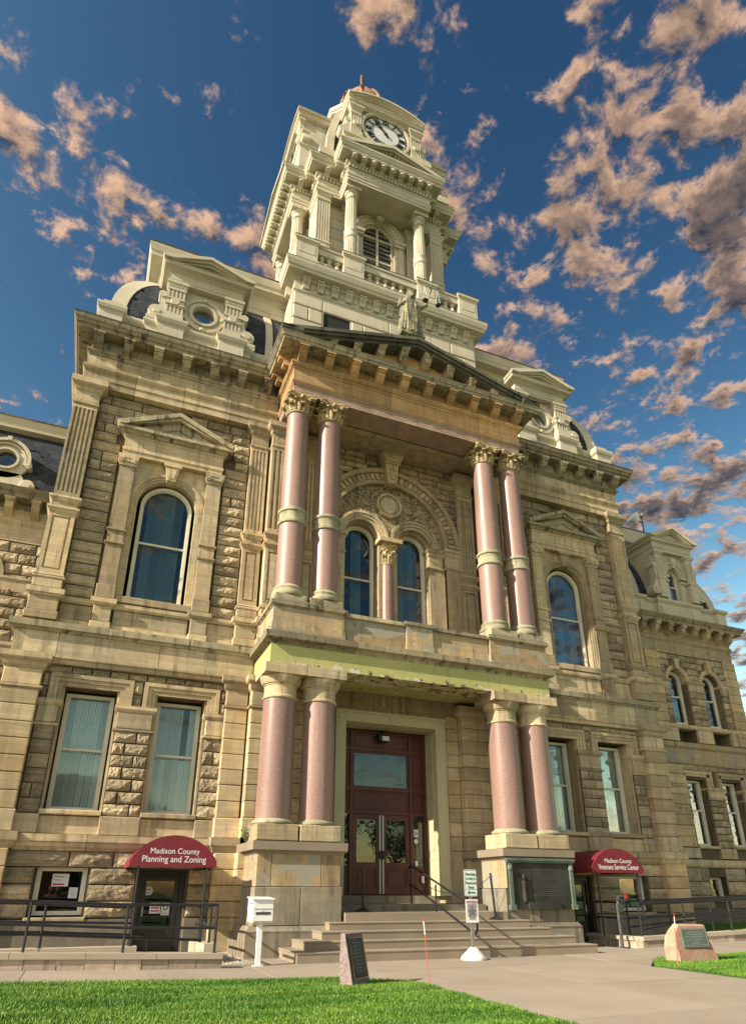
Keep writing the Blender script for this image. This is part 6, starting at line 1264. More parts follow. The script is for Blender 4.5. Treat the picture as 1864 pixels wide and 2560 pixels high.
# lawns
LL = [(-24, -24), (-2.66, -24), (-2.66, -5.05), (-3.66, -4.30), (-5.2, -4.05), (-24, -3.98)]
LR = [(2.66, -24), (24, -24), (24, -3.24), (5.2, -3.22), (3.86, -3.34), (3.24, -3.86), (2.66, -4.5)]
def lawn(name, pts, x0, x1, y0, y1, nblade, seed):
    b = MB(); n = len(pts); v = [(x, y, gz(x) + .012) for x, y in pts] + [(x, y, gz(x) - .1) for x, y in pts]
    b.add(v, [(i, i + n, (i + 1) % n + n, (i + 1) % n) for i in range(n)])
    for a, c in ((-30, -17.2), (-17.2, -5.2), (-5.2, 5.2), (5.2, 17.2), (17.2, 30)):
        q = list(pts)
        for k, sg in ((a, 1), (c, -1)):
            r_ = []
            for i in range(len(q)):
                p0, p1 = q[i], q[(i + 1) % len(q)]; d0, d1 = (p0[0] - k) * sg, (p1[0] - k) * sg
                if d0 >= 0: r_.append(p0)
                if d0 * d1 < 0: t = d0 / (d0 - d1); r_.append((k, p0[1] + (p1[1] - p0[1]) * t))
            q = r_
            if len(q) < 3: break
        if len(q) >= 3: b.add([(x, y, gz(x) + .012) for x, y in q], [list(range(len(q)))])
    o = b.build(name, 'turf'); o['kind'] = 'structure'
    rs = np.random.RandomState(seed); X = rs.uniform(x0, x1, nblade * 2); Yv = rs.uniform(y0, y1, nblade * 2); ins = np.zeros(len(X), bool); j = n - 1
    for i in range(n):
        xi, yi = pts[i]; xj, yj = pts[j]; cnd = ((yi > Yv) != (yj > Yv)) & (X < (xj - xi) * (Yv - yi) / (yj - yi + 1e-12) + xi); ins ^= cnd; j = i
    X, Yv = X[ins][:nblade], Yv[ins][:nblade]; m = len(X); Z = .0272 * np.clip(np.abs(X) - 5.2, 0, 12) + .01
    mow = .82 + .18 * np.sin(Yv * 6.0 + X * .8); H = rs.uniform(.030, .062, m) * mow; A = rs.uniform(0, 2 * PI, m); Wd = rs.uniform(.0025, .0050, m); ln = rs.uniform(.1, .75, m) * H; la = rs.uniform(0, 2 * PI, m)
    ax, ay = np.cos(A) * Wd, np.sin(A) * Wd; lx, ly = np.cos(la) * ln, np.sin(la) * ln
    P = np.stack([np.stack([X - ax, Yv - ay, Z], 1), np.stack([X + ax, Yv + ay, Z], 1), np.stack([X + ax * .8 + lx * .4, Yv + ay * .8 + ly * .4, Z + H * .6], 1), np.stack([X - ax * .8 + lx * .4, Yv - ay * .8 + ly * .4, Z + H * .6], 1), np.stack([X + lx, Yv + ly, Z + H], 1)], 1)
    me = bpy.data.meshes.new('grass'); c = P.reshape(-1, 3).mean(0); c[2] = 0
    nv = m * 5; me.vertices.add(nv); me.vertices.foreach_set('co', (P.reshape(-1, 3) - c).ravel())
    base = (np.arange(m) * 5)[:, None]; loops = np.concatenate([base + np.array([0, 1, 2, 3]), base + np.array([3, 2, 4])], 1).ravel()
    me.loops.add(len(loops)); me.loops.foreach_set('vertex_index', loops); me.polygons.add(m * 2)
    st = (np.arange(m) * 7)[:, None] + np.array([0, 4]); me.polygons.foreach_set('loop_start', st.ravel()); me.polygons.foreach_set('loop_total', np.tile([4, 3], m)); me.materials.append(M['blade']); me.update(calc_edges=True); me.validate()
    link('grass', me, tuple(c), None, None, 'stuff')
lawn('lawn', LL, -10.5, -2.66, -9.2, -3.95, 190000, 1); lawn('lawn', LR, 2.66, 11.5, -8.5, -3.2, 110000, 2)
lawn('lawn', [(9.3, .3), (19, .3), (19, 3.85), (9.3, 3.85)], 9.3, 19, .3, 3.85, 50000, 4)
# ------------------------------------------------------------------ entrance steps
ST = thing('entrance_steps', 'worn concrete entrance steps fanning out below the maroon doors', 'steps', (0, -1, 0))
for hx, y0, z0, z1 in ((3.58, -1.86, -.02, .193), (3.30, -1.47, .193, .353), (2.86, -1.17, .353, .515), (2.56, -.77, .515, .67)):
    b = MB(); b.mould([(-hx, -.35), (-hx, y0), (hx, y0), (hx, -.35)], [(-.5, z0), (-.012, z0), (-.012, z1 - .035), (0, z1 - .028), (0, z1 - .008), (-.008, z1), (-.5, z1)]); b.box(-hx + .4, hx - .4, y0 + .4, -.3, z0, z1); b.build('step', 'step', ST)
box('step', 'step', -2.1, 2.1, -.52, 2.5, .60, .845, ST); box('step', 'grey', -2.1, 2.1, .45, 2.5, .84, .995, ST); box('threshold', 'grey', -1.72, 1.72, 1.95, 2.5, .99, 1.185, ST)
# ------------------------------------------------------------------ ramps: low walls, railings, canopies
def rampwall(name, label, x0, x1, y, step, sgn, zt=.25):
    T = thing(name, label, 'ramp wall', ((x0 + x1) / 2, y, 0)); x = x0; rg = random.Random(int(abs(x0) * 10))
    def q(a, c, y0, y1, za, zb_, m, nm):
        b = MB(); v = [(a, y0, gz(a) + za), (c, y0, gz(c) + za), (c, y1, gz(c) + za), (a, y1, gz(a) + za), (a, y0, gz(a) + zb_), (c, y0, gz(c) + zb_), (c, y1, gz(c) + zb_), (a, y1, gz(a) + zb_)]
        b.add(v, [(3, 2, 1, 0), (4, 5, 6, 7), (0, 1, 5, 4), (1, 2, 6, 5), (2, 3, 7, 6), (3, 0, 4, 7)]); b.build(nm, m, T)
    while abs(x - x1) > .02:
        e = x + sgn * step * rg.uniform(.93, 1.07); e = x1 if (x1 - e) * sgn < step * .4 else e
        q(min(x, e) + .005, max(x, e) - .005, y + .015 + rg.uniform(-.006, .006), y + .28, -.03, .158, 'curbrock', 'wall_block'); x = e
    x = x0
    while abs(x - x1) > .02:
        e = x + sgn * step * 2.5; e = x1 if (x1 - e) * sgn < step else e
        q(min(x, e) + .004, max(x, e) - .004, y - .02, y + .31, .16, zt, 'curb', 'coping_stone'); x = e
    return T
RL = rampwall('ramp_wall', 'low limestone ramp wall under the railing by the planning and zoning door', -5.05, -10.9, -2.187, .46, -1)
RL['group'] = 'ramp walls beside the steps'
RR = rampwall('ramp_wall', 'low limestone ramp wall in front of the veterans service canopy', 5.62, 16.5, -1.12, .62, 1); RR['group'] = 'ramp walls beside the steps'
for i in range(4): MB().box(5.64, 5.90, -.83 + i * .45, -.39 + i * .45, -.02, .158).build('wall_block', 'curbrock', RR); 
MB().box(5.60, 5.92, -.80, 1.0, .16, .25).build('coping_stone', 'curb', RR)
B2 = thing('back_curb', 'limestone curb of the inner ramp beneath the window with the paper sign', 'curb', (-8.3, -1.2, 0))
for a, c in ((-8.1, -6.46), (-9.6, -8.11), (-11, -9.61)): MB().box(a, c - .01, -1.25, -.95, 0, .33).build('coping_stone', 'curb', B2)
B3 = thing('door_curb', 'short sunlit limestone curb right of the planning and zoning door', 'curb', (-5.2, -.2, 0))
for i in range(4): MB().box(-5.22, -4.98, -1.1 + i * .5, -.62 + i * .5, 0, .34 - i * .02).build('coping_stone', 'curb', B3)
strips('ramp', 'concrete', -11, -5.25, -1.9, 1.4, .02)
strips('ramp', 'concrete', 5.9, 16, -.83, 1.35, .02)
def rail(name, label, posts, rails, group, r=.024, top=None):
    T = thing(name, label, 'railing', (posts[0][0], posts[0][1], posts[0][2]), group)
    for x, y, z0, z1, dx in posts: MB().tube([(x, y, z0), (x + dx, y, z1)], r, 8).lathe(x, y, [(.05, z0), (.05, z0 + .008)], 10).build('post', 'steel', T)
    for pts in rails: MB().tube(pts, r, 8).build('rail', 'steel', T)
    return T
y = -2.05
rail('railing', 'black pipe railing on the front wall of the ramp by the planning and zoning door', [(-5.19, y, .25, 1.05, 0), (-6.76, y, .28, 1.06, 0), (-8.32, y, .32, 1.10, 0), (-9.9, y, .36, 1.14, 0)],
     [[(-11, y, 1.19), (-8.32, y, 1.11), (-6.76, y, 1.05), (-5.19, y, 1.04)], [(-5.19, y, 1.04), (-5.19, -1.2, 1.04)], [(-11, y, .84), (-8.32, y, .75), (-6.76, y, .68), (-5.19, y, .655)], [(-5.19, y, .655), (-5.19, -1.2, .655)],
      [(-11, y + .09, .60), (-8.3, y + .09, .60), (-6.76, y + .09, .52), (-5.5, y + .09, .46), (-5.42, y + .09, .44)], [(-11, y + .09, 1.15), (-8.3, y + .09, 1.07), (-6.7, y + .09, 1.0)]], 'black ramp railings')
y = -1.1
rail('railing', 'black pipe railing on the inner curb below the window with the paper sign', [(-6.58, y, .33, 1.01, 0), (-8.12, y, .33, 1.04, 0), (-9.7, y, .33, 1.09, 0)], [[(-11, y, 1.12), (-8.12, y, 1.05), (-6.58, y, 1.01)], [(-11, y, .79), (-8.12, y, .75), (-6.55, y, .715)], [(-11, y + .08, .62), (-8.12, y + .08, .58), (-6.36, y + .08, .50), (-6.30, y + .08, .46), (-6.30, y + .08, .05)]], 'black ramp railings')
rail('railing', 'short black railing along the sunlit curb right of the planning and zoning door', [(-5.10, -.9, .3, .98, 0), (-5.10, .35, .28, .95, 0)], [[(-5.10, -.9, .98), (-5.10, .9, .95)], [(-5.10, -.9, .63), (-5.10, .9, .6)]], 'black ramp railings')
y = -.98
rail('railing', 'long black pipe railing on the ramp wall in front of the right wing', [(5.74, y, .25, 1.06, 0), (7.24, y, .29, 1.10, 0), (8.88, y, .35, 1.14, 0), (10.5, y, .40, 1.2, 0), (12.1, y, .44, 1.25, 0)],
     [[(5.74, y, 1.05), (7.24, y, 1.095), (8.88, y, 1.14), (13.5, y, 1.29)], [(5.74, y, .66), (7.24, y, .70), (8.88, y, .75), (13.5, y, .89)], [(5.85, y + .08, .40), (7.3, y + .08, .58), (8.88, y + .08, .72), (13.5, y + .08, .84)], [(5.85, y + .10, 1.0), (8.88, y + .1, 1.09), (13.5, y + .1, 1.24)]], 'black ramp railings')
rail('railing', 'black railing returning along the ramp beneath the veterans service canopy', [(5.80, .75, .25, 1.04, 0), (5.80, -.1, .25, 1.04, 0)], [[(5.80, -.6, 1.04), (5.80, .7, 1.04)], [(5.80, -.6, .66), (5.80, .75, .66)]], 'black ramp railings')
y = .55
rail('railing', 'black railing on the wall side of the right ramp below the basement window', [(6.75, y, .1, 1.05, 0), (8.3, y, .15, 1.09, 0), (9.9, y, .2, 1.15, 0), (11.5, y, .25, 1.2, 0)], [[(6.75, y, 1.05), (13.5, y, 1.27)], [(6.75, y, .62), (13.5, y, .86)], [(6.75, y, .40), (9, y, .55), (13.5, y, .62)]], 'black ramp railings')
def canopy(s, name, label, l1, l2, w1, w2, dz=0.0):
    T = thing(name, label, 'awning', (s * 5.86, -.3, 1.74)); c_, hw, z0, z1 = 5.86, .885, 1.74 + dz, 2.37 + dz; r_ = (hw ** 2 + (z1 - z0 - .12) ** 2) / (2 * (z1 - z0 - .12)); a0 = math.degrees(math.asin(hw / r_)); cz = z1 - r_
    top = arc(c_, cz, r_, 90 + a0, 90 - a0, 20); b = MB(s); pts = [(c_ - hw, z0)] + top + [(c_ + hw, z0)]; n = len(pts); v = []
    ys = [-.30, .15, .6, 1.05, 1.45]
    for k, yy in enumerate(ys):
        sag = .0 if k in (0, 4) else -.018; sag = sag if k != 2 else -.004
        v += [(x, yy, z + (sag if z > z0 + .2 else 0)) for x, z in pts]
    b.add(v, [(k * n + i, k * n + i + 1, (k + 1) * n + i + 1, (k + 1) * n + i) for k in range(4) for i in range(n - 1)], True); b.prism(pts, -.31, -.298); b.build('canvas', 'fabric', T)
    b = MB(s)
    for x in (c_ - .69, c_ + .69): b = MB(s); b.tube([(x, -.26, .02), (x, -.26, z0 + .1)], .026, 8); b.lathe(x, -.26, [(.06, .02), (.06, .03)], 10); b.build('post', 'steel', T)
    b = MB(s)
    for x in (c_ - .84, c_ + .84): b.tube([(x, -.26, z0 + .05), (x, 1.45, z0 + .05)], .018, 6)
    b.tube([(c_ - .84, -.25, z0 + .05), (c_ + .84, -.25, z0 + .05)], .018, 6); b.build('frame_tube', 'steel', T)
    text_obj('lettering', l1, 'lettering', T, s * 5.86 + w1[0], -.3125, 2.045 + dz, w1[1], w1[2], extr=.001); text_obj('lettering', l2, 'lettering', T, s * 5.86 + w2[0], -.3125, 1.885 + dz, w2[1], w2[2], extr=.001)
canopy(-1, 'awning', 'burgundy barrel awning lettered Madison County Planning and Zoning', 'Madison County', 'Planning and Zoning', (.0, 1.0, .145), (0, 1.30, .16)); canopy(1, 'awning', 'burgundy barrel awning lettered Madison County Veterans Service Center', 'Madison County', 'Veterans Service Center', (.03, .92, .145), (.03, 1.38, .135), .03)
# ------------------------------------------------------------------ handrail, stanchions, sign, mailbox
H = thing('stair_handrail', 'black looped pipe handrail up the middle of the entrance steps', 'handrail', (.25, -1.5, .35)); xr = .24
for y, z0, z1 in ((-1.98, .0, 1.02), (-.36, .67, 1.44), (.95, .995, 1.86)): MB().tube([(xr, y, z0), (xr, y, z1)], .022, 8).build('post', 'steel', H)
MB().tube([(xr, .95, 1.42), (xr, 1.08, 1.44), (xr, 1.14, 1.50), (xr, 1.14, 1.80), (xr, 1.08, 1.87), (xr, .95, 1.88), (xr, .80, 1.86), (xr, -1.80, 1.06), (xr, -1.98, 1.02), (xr, -2.12, 1.0), (xr, -2.17, .94), (xr, -2.17, .56), (xr, -2.12, .48), (xr, -2.0, .48), (xr, -1.88, .52), (xr, .80, 1.40), (xr, .95, 1.42)], .024, 8).build('looped_rail', 'steel', H)
def stanchion(name, label, x, y, z, h, lean=0):
    T = thing(name, label, 'stanchion', (x, y, z)); MB().lathe(x, y, [(.17, z), (.17, z + .02), (.12, z + .05), (.05, z + .075), (.03, z + .09)], 20).build('base', 'steel', T); MB().tube([(x, y, z + .05), (x + lean, y, z + h)], .028, 10).build('post', 'steel', T); MB().lathe(x + lean, y, [(.034, z + h - .06), (.036, z + h - .03), (.02, z + h), (.028, z + h + .02), (.015, z + h + .045)], 12).build('finial', 'steel', T); return T
S1 = stanchion('stanchion', 'black stanchion standing on the landing left of the maroon doors', -1.36, .30, .845, .98); S1['group'] = 'black stanchions on the steps'
S2 = stanchion('stanchion', 'leaning black stanchion with a chain beside the right pedestal', 1.73, -.55, .67, 1.0, -.07); S2['group'] = 'black stanchions on the steps'
p0, p1 = Vector((1.66, -.55, 1.64)), Vector((.24, .95, 1.70)); tag(MB().tube([tuple(p0.lerp(p1, t) + Vector((0, 0, -.42 * 4 * t * (1 - t)))) for t in [i / 14 for i in range(15)]], .008, 5).build('chain', 'steel'), 'thin black chain sagging from the leaning stanchion to the stair handrail', 'chain')
SG = thing('sign_post', 'sign post in a white cone base with green lettered sign above a star notice', 'sign', (.10, -2.2, 0)); sx, sy = .10, -2.2
MB().lathe(sx, sy, [(.26, 0), (.262, .04), (.255, .055), (.085, .215), (.06, .23)], 32).build('cone_base', 'cone', SG)
b = MB(); b.box(sx - .032, sx - .022, sy - .012, sy + .02, .2, 1.72); b.box(sx + .022, sx + .032, sy - .012, sy + .02, .2, 1.72); b.box(sx - .022, sx + .022, sy + .008, sy + .016, .2, 1.72); b.build('post', 'galv', SG)
def rr_poly(x0, x1, z0, z1, r): return [(cx + r * math.cos(R(a)), cz + r * math.sin(R(a))) for cx, cz, a0 in ((x1 - r, z1 - r, 0), (x0 + r, z1 - r, 90), (x0 + r, z0 + r, 180), (x1 - r, z0 + r, 270)) for a in range(a0, a0 + 91, 30)]
P = MB().prism(rr_poly(sx - .155, sx + .155, 1.195, 1.725, .03), sy - .03, sy - .024).build('sign_panel', 'white', SG)
b = MB(); fr_ = sy - .033
for x0, x1, z0, z1 in ((sx - .145, sx + .145, 1.706, 1.712), (sx - .145, sx + .145, 1.332, 1.338), (sx - .145, sx + .145, 1.205, 1.211), (sx - .145, sx - .139, 1.211, 1.706), (sx + .139, sx + .145, 1.211, 1.706)): b.box(x0, x1, fr_, sy - .0305, z0, z1)
b.build('border', 'signgreen', P)
for i, (tx, wd_) in enumerate((('Please Enter', .235), ('At High St.', .235), ('Basement', .245), ('Door', .14))): text_obj('lettering', tx, 'signgreen', P, sx, fr_ - .001, 1.635 - i * .086, wd_, .052)
MB().prism([(sx - .10, 1.27), (sx - .035, 1.315), (sx - .045, 1.283), (sx + .10, 1.283), (sx + .10, 1.257), (sx - .045, 1.257), (sx - .035, 1.225)], fr_ - .002, sy - .0305).build('arrow', 'signgreen', P)
P = MB().box(sx - .15, sx + .15, sy - .028, sy - .024, .69, 1.14).build('notice_panel', 'white', SG); text_obj('lettering', 'NOTICE', 'redink', P, sx, sy - .031, 1.085, .25, .05)
star = [(sx + (.125 if k % 2 == 0 else .05) * math.sin(k * PI / 5), .895 + (.125 if k % 2 == 0 else .05) * math.cos(k * PI / 5)) for k in range(10)]; MB().prism(star, sy - .031, sy - .0285).build('star_emblem', 'starink', P)
b = MB()
for i in range(16): z = 1.035 - i * .0185; hwid = .115 if i < 13 else .08; b.box(sx - hwid, sx + hwid * rnd.uniform(.85, 1), sy - .0335, sy - .0288 if i in (0, 15) else sy - .0312, z, z + .006)
b.build('small_print', 'ink', P)
MBX = thing('drop_box', 'white steel drop box on a white square post beside the left pedestal', 'mailbox', (-4.34, -1.947, 0)); mx, my = -4.345, -1.9
MB().box(mx - .045, mx + .045, my - .045, my + .045, .0, .75).box(mx - .09, mx + .09, my - .09, my + .09, 0, .015).build('post', 'white', MBX)
b = MB(); b.prismx([(my - .17, .74), (my + .26, .74), (my + .26, 1.16), (my - .17, 1.13)], mx - .19, mx + .20); b.build('box_body', 'white', MBX); MB().prismx([(my - .20, 1.132), (my + .28, 1.165), (my + .28, 1.18), (my - .20, 1.147)], mx - .215, mx + .225).build('lid', 'white', MBX)
MB().box(mx - .17, mx + .18, my - .178, my - .171, .97, .978).box(mx - .17, mx + .18, my - .182, my - .171, .755, .765).build('slot_trim', 'galv', MBX); MB().box(mx - .13, mx + .15, my - .176, my - .171, .872, .918).build('label_plate', 'ink', MBX); MB().lathe(mx, .94, [(.008, my - .182), (.010, my - .172)], 8, axis='y').build('lock', 'galv', MBX); MB().box(mx - .196, mx - .191, my - .12, my - .03, 1.05, 1.085).build('label_plate', 'ink', MBX)
# memorial slab, boulder, stakes
MM = thing('memorial_slab', 'wedge of rough pink granite with a dark sloping bronze tablet on the lawn corner', 'memorial', (-3.66, -5.13, 0)); a = .672
def mrot(x, y, z): c_, s_ = math.cos(a), math.sin(a); return (-3.66 + x * c_ - y * s_, -5.13 + x * s_ + y * c_, z)
def sl(x, t): z = .10 + .62 * t; yv = -.30 + .36 * t; return (x, yv, z)                     # point on the sloping face
b = MB(1, lambda x, y, z: mrot(x, y, z)); v = []
prof = [(-.115, -.02), (-.115, .03), (.03, .70), (.06, .715), (.10, .70), (.11, .35), (.105, -.02)]
b.prismx(prof, -.25, .25); b.build('slab', 'memorial', MM)
b = MB(1, mrot); k = .004
def face(x0, x1, t0, t1, e, m, nm):
    q = MB(1, mrot); p = [(-.115 + .145 * t0, .03 + .67 * t0), (-.115 + .145 * t1, .03 + .67 * t1)]; n = Vector((-.67, .145)).normalized() * e
    q.prismx([p[0], p[1], (p[1][0] + n.x, p[1][1] + n.y), (p[0][0] + n.x, p[0][1] + n.y)], x0, x1); return q.build(nm, m, MM)
face(-.252, .252, .0, 1.0, .004, 'memtop', 'dressed_face'); pt_ = face(-.20, .20, .10, .92, .016, 'bronze', 'tablet')
for x0, x1, t0, t1 in ((-.20, -.185, .10, .92), (.185, .20, .10, .92), (-.185, .185, .10, .125), (-.185, .185, .895, .92)): face(x0, x1, t0, t1, .021, 'copper', 'tablet_border')
for i in range(9): face(-.13 + .03 * (i % 3), .14 - .025 * (i % 2), .80 - i * .07, .815 - i * .07, .0175, 'greysteel', 'raised_text')
BO = thing('memorial_boulder', 'pink granite boulder with a grey green bronze plaque on the right lawn', 'boulder', (4.05, -4.15, 0)); bx, by = 4.06, -4.1
outl = [(-.50, .0), (-.545, .30), (-.50, .56), (-.38, .69), (.36, .675), (.385, .56), (.40, .40), (.52, .08), (.53, .0)]
b = MB(); nv = len(outl); rg = random.Random(9)
rings = []
for k, (yy, sc_) in enumerate(((-.16, .965), (-.13, 1.0), (.05, 1.02), (.22, .95), (.30, .80))):
    rings += [(bx + x * sc_ + rg.uniform(-.012, .012), by + yy + (.10 * z if k < 2 else -.05 * z) + rg.uniform(-.01, .01), max(-.05, z * (1 if k < 3 else .9) * sc_ + rg.uniform(-.012, .012))) for x, z in outl]
b.add(rings, [(k * nv + i, (k + 1) * nv + i, (k + 1) * nv + (i + 1) % nv, k * nv + (i + 1) % nv) for k in range(4) for i in range(nv)] + [list(range(nv - 1, -1, -1))[::-1], list(range(4 * nv, 5 * nv))[::-1]], False); b.build('rock', 'boulder', BO)
tilt = lambda x, y, z: (bx + x, by - .175 + y + .10 * z, z)
P = MB(1, tilt).box(-.345, .325, -.01, .03, .27, .61).build('plaque', 'plate', BO); b = MB(1, tilt)
for x0, x1, z0, z1 in ((-.335, .315, .59, .60), (-.335, .315, .28, .29), (-.335, -.325, .29, .59), (.305, .315, .29, .59)): b.box(x0, x1, -.016, -.0105, z0, z1)
b.build('plaque_border', 'platetext', P); b = MB(1, tilt)
for i, (wd_) in enumerate((.26, .44, .36, .46, .30, .38, .16, .24, .50)):
    z = .556 - i * .031; x = -.01 - wd_ / 2
    while x < -.01 + wd_ / 2: l = rnd.uniform(.02, .06); b.box(x, x + l, -.014, -.0105, z, z + .014); x += l + .012
b.build('raised_text', 'platetext', P)
for (x, y, dx, lab, m) in ((-2.58, -5.42, -.07, 'thin orange and white marker stake at the corner of the left lawn', 'orangestake'), (2.80, -4.93, .10, 'thin orange and white marker stake in front of the pink boulder', 'orangestake')):
    T = thing('marker_stake', lab, 'stake', (x, y, 0), 'marker stakes'); MB().tube([(x, y, 0), (x + dx * .72, y, .68)], .006, 6).build('rod', m, T); MB().tube([(x + dx * .72, y, .68), (x + dx * .95, y, .86)], .0075, 6).build('white_sleeve', 'white', T); MB().tube([(x + dx * .95, y, .86), (x + dx, y, .91)], .0065, 6).build('tip', m, T)
DP = thing('door_opener_post', 'bent dark steel post with a red button box at the start of the right ramp', 'post', (5.36, -.65, 0)); MB().tube([(5.36, -.65, 0), (5.36, -.65, 1.02), (5.38, -.65, 1.12), (5.45, -.65, 1.18), (5.56, -.65, 1.19)], .042, 8).build('bent_post', 'greysteel', DP); MB().box(5.26, 5.48, -.74, -.54, 0, .015).build('base_plate', 'greysteel', DP); b = MB().box(5.56, 5.76, -.72, -.58, 1.13, 1.26).build('button_box', 'steel', DP); MB().box(5.565, 5.66, -.728, -.719, 1.14, 1.25).build('red_face', 'red', DP)
# bronze tablet on the right pedestal
PL = thing('bronze_tablet', 'large dark bronze tablet with green edges on the right hand pedestal', 'plaque', (3.2, -.5, .9))
MB().box(2.20, 4.19, -.485, -.435, .93, 2.06).build('tablet', 'bronze', PL); MB().box(2.16, 4.24, -.56, -.435, 2.02, 2.08).box(2.18, 4.22, -.53, -.435, 1.97, 2.02).build('tablet_cornice', 'verdigris', PL)
for x in (2.27, 4.12): MB().box(x - .05, x + .05, -.525, -.44, 1.0, 1.95).lathe(x, -.50, [(.06, 1.80), (.075, 1.84), (.06, 1.9)], 10).box(x - .085, x + .085, -.55, -.44, .88, 1.0).build('tablet_pilaster', 'verdigris', PL)
MB().box(2.36, 4.03, -.505, -.44, .90, .98).build('tablet_sill', 'bronze', PL); MB().box(2.72, 3.68, -.56, -.44, .90, 1.06).build('name_block', 'bronze', PL)
b = MB(); b.lathe(2.66, -.49, [(.05, 1.06), (.075, 1.2), (.05, 1.38), (.075, 1.50), (.03, 1.56)], 12); b.lathe(2.66, -.50, [(.02, 1.56), (.05, 1.60), (.05, 1.66), (.02, 1.70)], 10); b.build('relief_figure', 'bronze', PL); b = MB()
for i in range(14): b.box(2.95, 3.85, -.489, -.4855, 1.2 + i * .048, 1.215 + i * .048)
b.build('raised_text', 'greysteel', PL)
# lamp over the doors, flood lamp on the roof
WL_ = thing('wall_lamp', 'black wall lamp with a pale lens above the maroon doors', 'lamp', (-.03, 2.2, 5.4)); MB().box(-.19, .15, 2.02, 2.20, 5.33, 5.52).prismx([(2.02, 5.50), (2.20, 5.54), (2.24, 5.50), (2.20, 5.40)], -.2, .16).build('housing', 'black', WL_); MB().box(-.10, .12, 1.99, 2.02, 5.34, 5.47).build('lens', 'paper', WL_); MB().tube([(-.02, 2.1, 5.52), (-.02, 2.2, 5.6), (-.02, 2.26, 5.6)], .03, 6).build('arm', 'black', WL_)
FL = thing('flood_lamp', 'white round flood lamp on a pole at the roof edge of the right wing', 'lamp', (14.95, 4.9, 17.25)); MB().tube([(14.95, 4.95, 17.2), (14.95, 4.95, 18.2)], .035, 6).tube([(14.95, 4.95, 17.75), (14.45, 4.85, 17.85)], .03, 6).build('pole', 'iron', FL)
MB(1, lambda x, y, z: (14.42 - (z - 17.5) * .8 * .6 + x * .55, 4.8 + y, 17.55 + (z - 17.5) * .75 + x * .75)).lathe(0, 0, [(.10, 17.5), (.2, 17.62), (.30, 17.85), (.32, 17.95)], 18).build('shade', 'white', FL); MB().lathe(14.93, 4.9, [(.06, 18.05), (.12, 18.1), (.12, 18.25), (.06, 18.3)], 12).build('sensor', 'galv', FL)
# window signs
def paper(name, label, cat, x0, x1, z0, z1, y): T = thing(name, label, cat, ((x0 + x1) / 2, y, z0)); MB().box(x0, x1, y, y + .004, z0, z1).build('sheet', 'paper', T); return T
yw = 1.752
T = paper('paper_sign', 'white paper sign reading Courthouse Entrance with a red arrow in the basement window', 'sign', -8.20, -7.86, 1.36, 1.62, yw); text_obj('lettering', 'COURTHOUSE', 'ink', T, -8.07, yw - .004, 1.56, .21, .03, extr=.0015); text_obj('lettering', 'Entrance', 'redink', T, -8.10, yw - .004, 1.495, .155, .03, extr=.0015); MB().prism([(-8.19, 1.405), (-8.14, 1.435), (-8.14, 1.42), (-7.94, 1.42), (-7.94, 1.385), (-8.14, 1.385), (-8.14, 1.37)], yw - .004, yw - .001).build('arrow', 'redink', T)
T = paper('paper_notice', 'small typed white notice taped low in the basement window', 'notice', -7.82, -7.64, 1.12, 1.34, yw); b = MB()
for i in range(6): b.box(-7.79, -7.68, yw - .002, yw - .0005, 1.16 + i * .026, 1.167 + i * .026)
b.build('print', 'starink', T)
dy = 1.672
T = paper('paper_notice', 'paper reading courthouse entrance in red low on the planning and zoning door glass', 'notice', -6.06, -5.82, .80, 1.02, dy); b = MB(); [b.box(-6.03 + .05 * (i == 2), -5.85 - .05 * (i == 2), dy - .002, dy - .0005, .84 + i * .065, .868 + i * .065) for i in range(3)]; b.build('print', 'redink', T)
T = paper('paper_notice', 'paper with a round black symbol on the planning and zoning door glass', 'notice', -5.80, -5.62, .76, 1.02, dy); MB().prism(ring_poly(-5.71, .92, .035, .055, 0, 360, 18), dy - .002, dy - .0005).box(-5.77, -5.65, dy - .002, dy - .0005, .80, .81).build('print', 'ink', T)
T = thing('round_decal', 'round pale county seal decal on the planning and zoning door glass', 'decal', (-6.13, dy, 1.18)); MB().lathe(-6.13, 1.28, [(.10, dy), (.10, dy + .003)], 24, axis='y').build('disc', 'starink', T); MB().prism(ring_poly(-6.13, 1.28, .075, .09, 0, 360, 24), dy - .003, dy - .0005).box(-6.19, -6.07, dy - .003, dy - .0005, 1.26, 1.275).build('print', 'paper', T)
BT = thing('boots', 'pair of tan boots on display behind the paper sign in the basement window', 'boots', (-8.2, 1.86, 1.14))
MB().box(-8.5, -7.55, 1.80, 2.05, 1.12, 1.14).build('display_shelf', 'steel', BT)
for x in (-8.22, -8.08): MB().tube([(x - .09, 1.88, 1.16), (x - .03, 1.88, 1.175), (x + .01, 1.88, 1.20), (x + .015, 1.88, 1.30), (x + .015, 1.88, 1.36)], [.02, .032, .04, .038, .042], 8).box(x - .11, x + .05, 1.855, 1.905, 1.14, 1.152).build('boot', 'leather', BT)
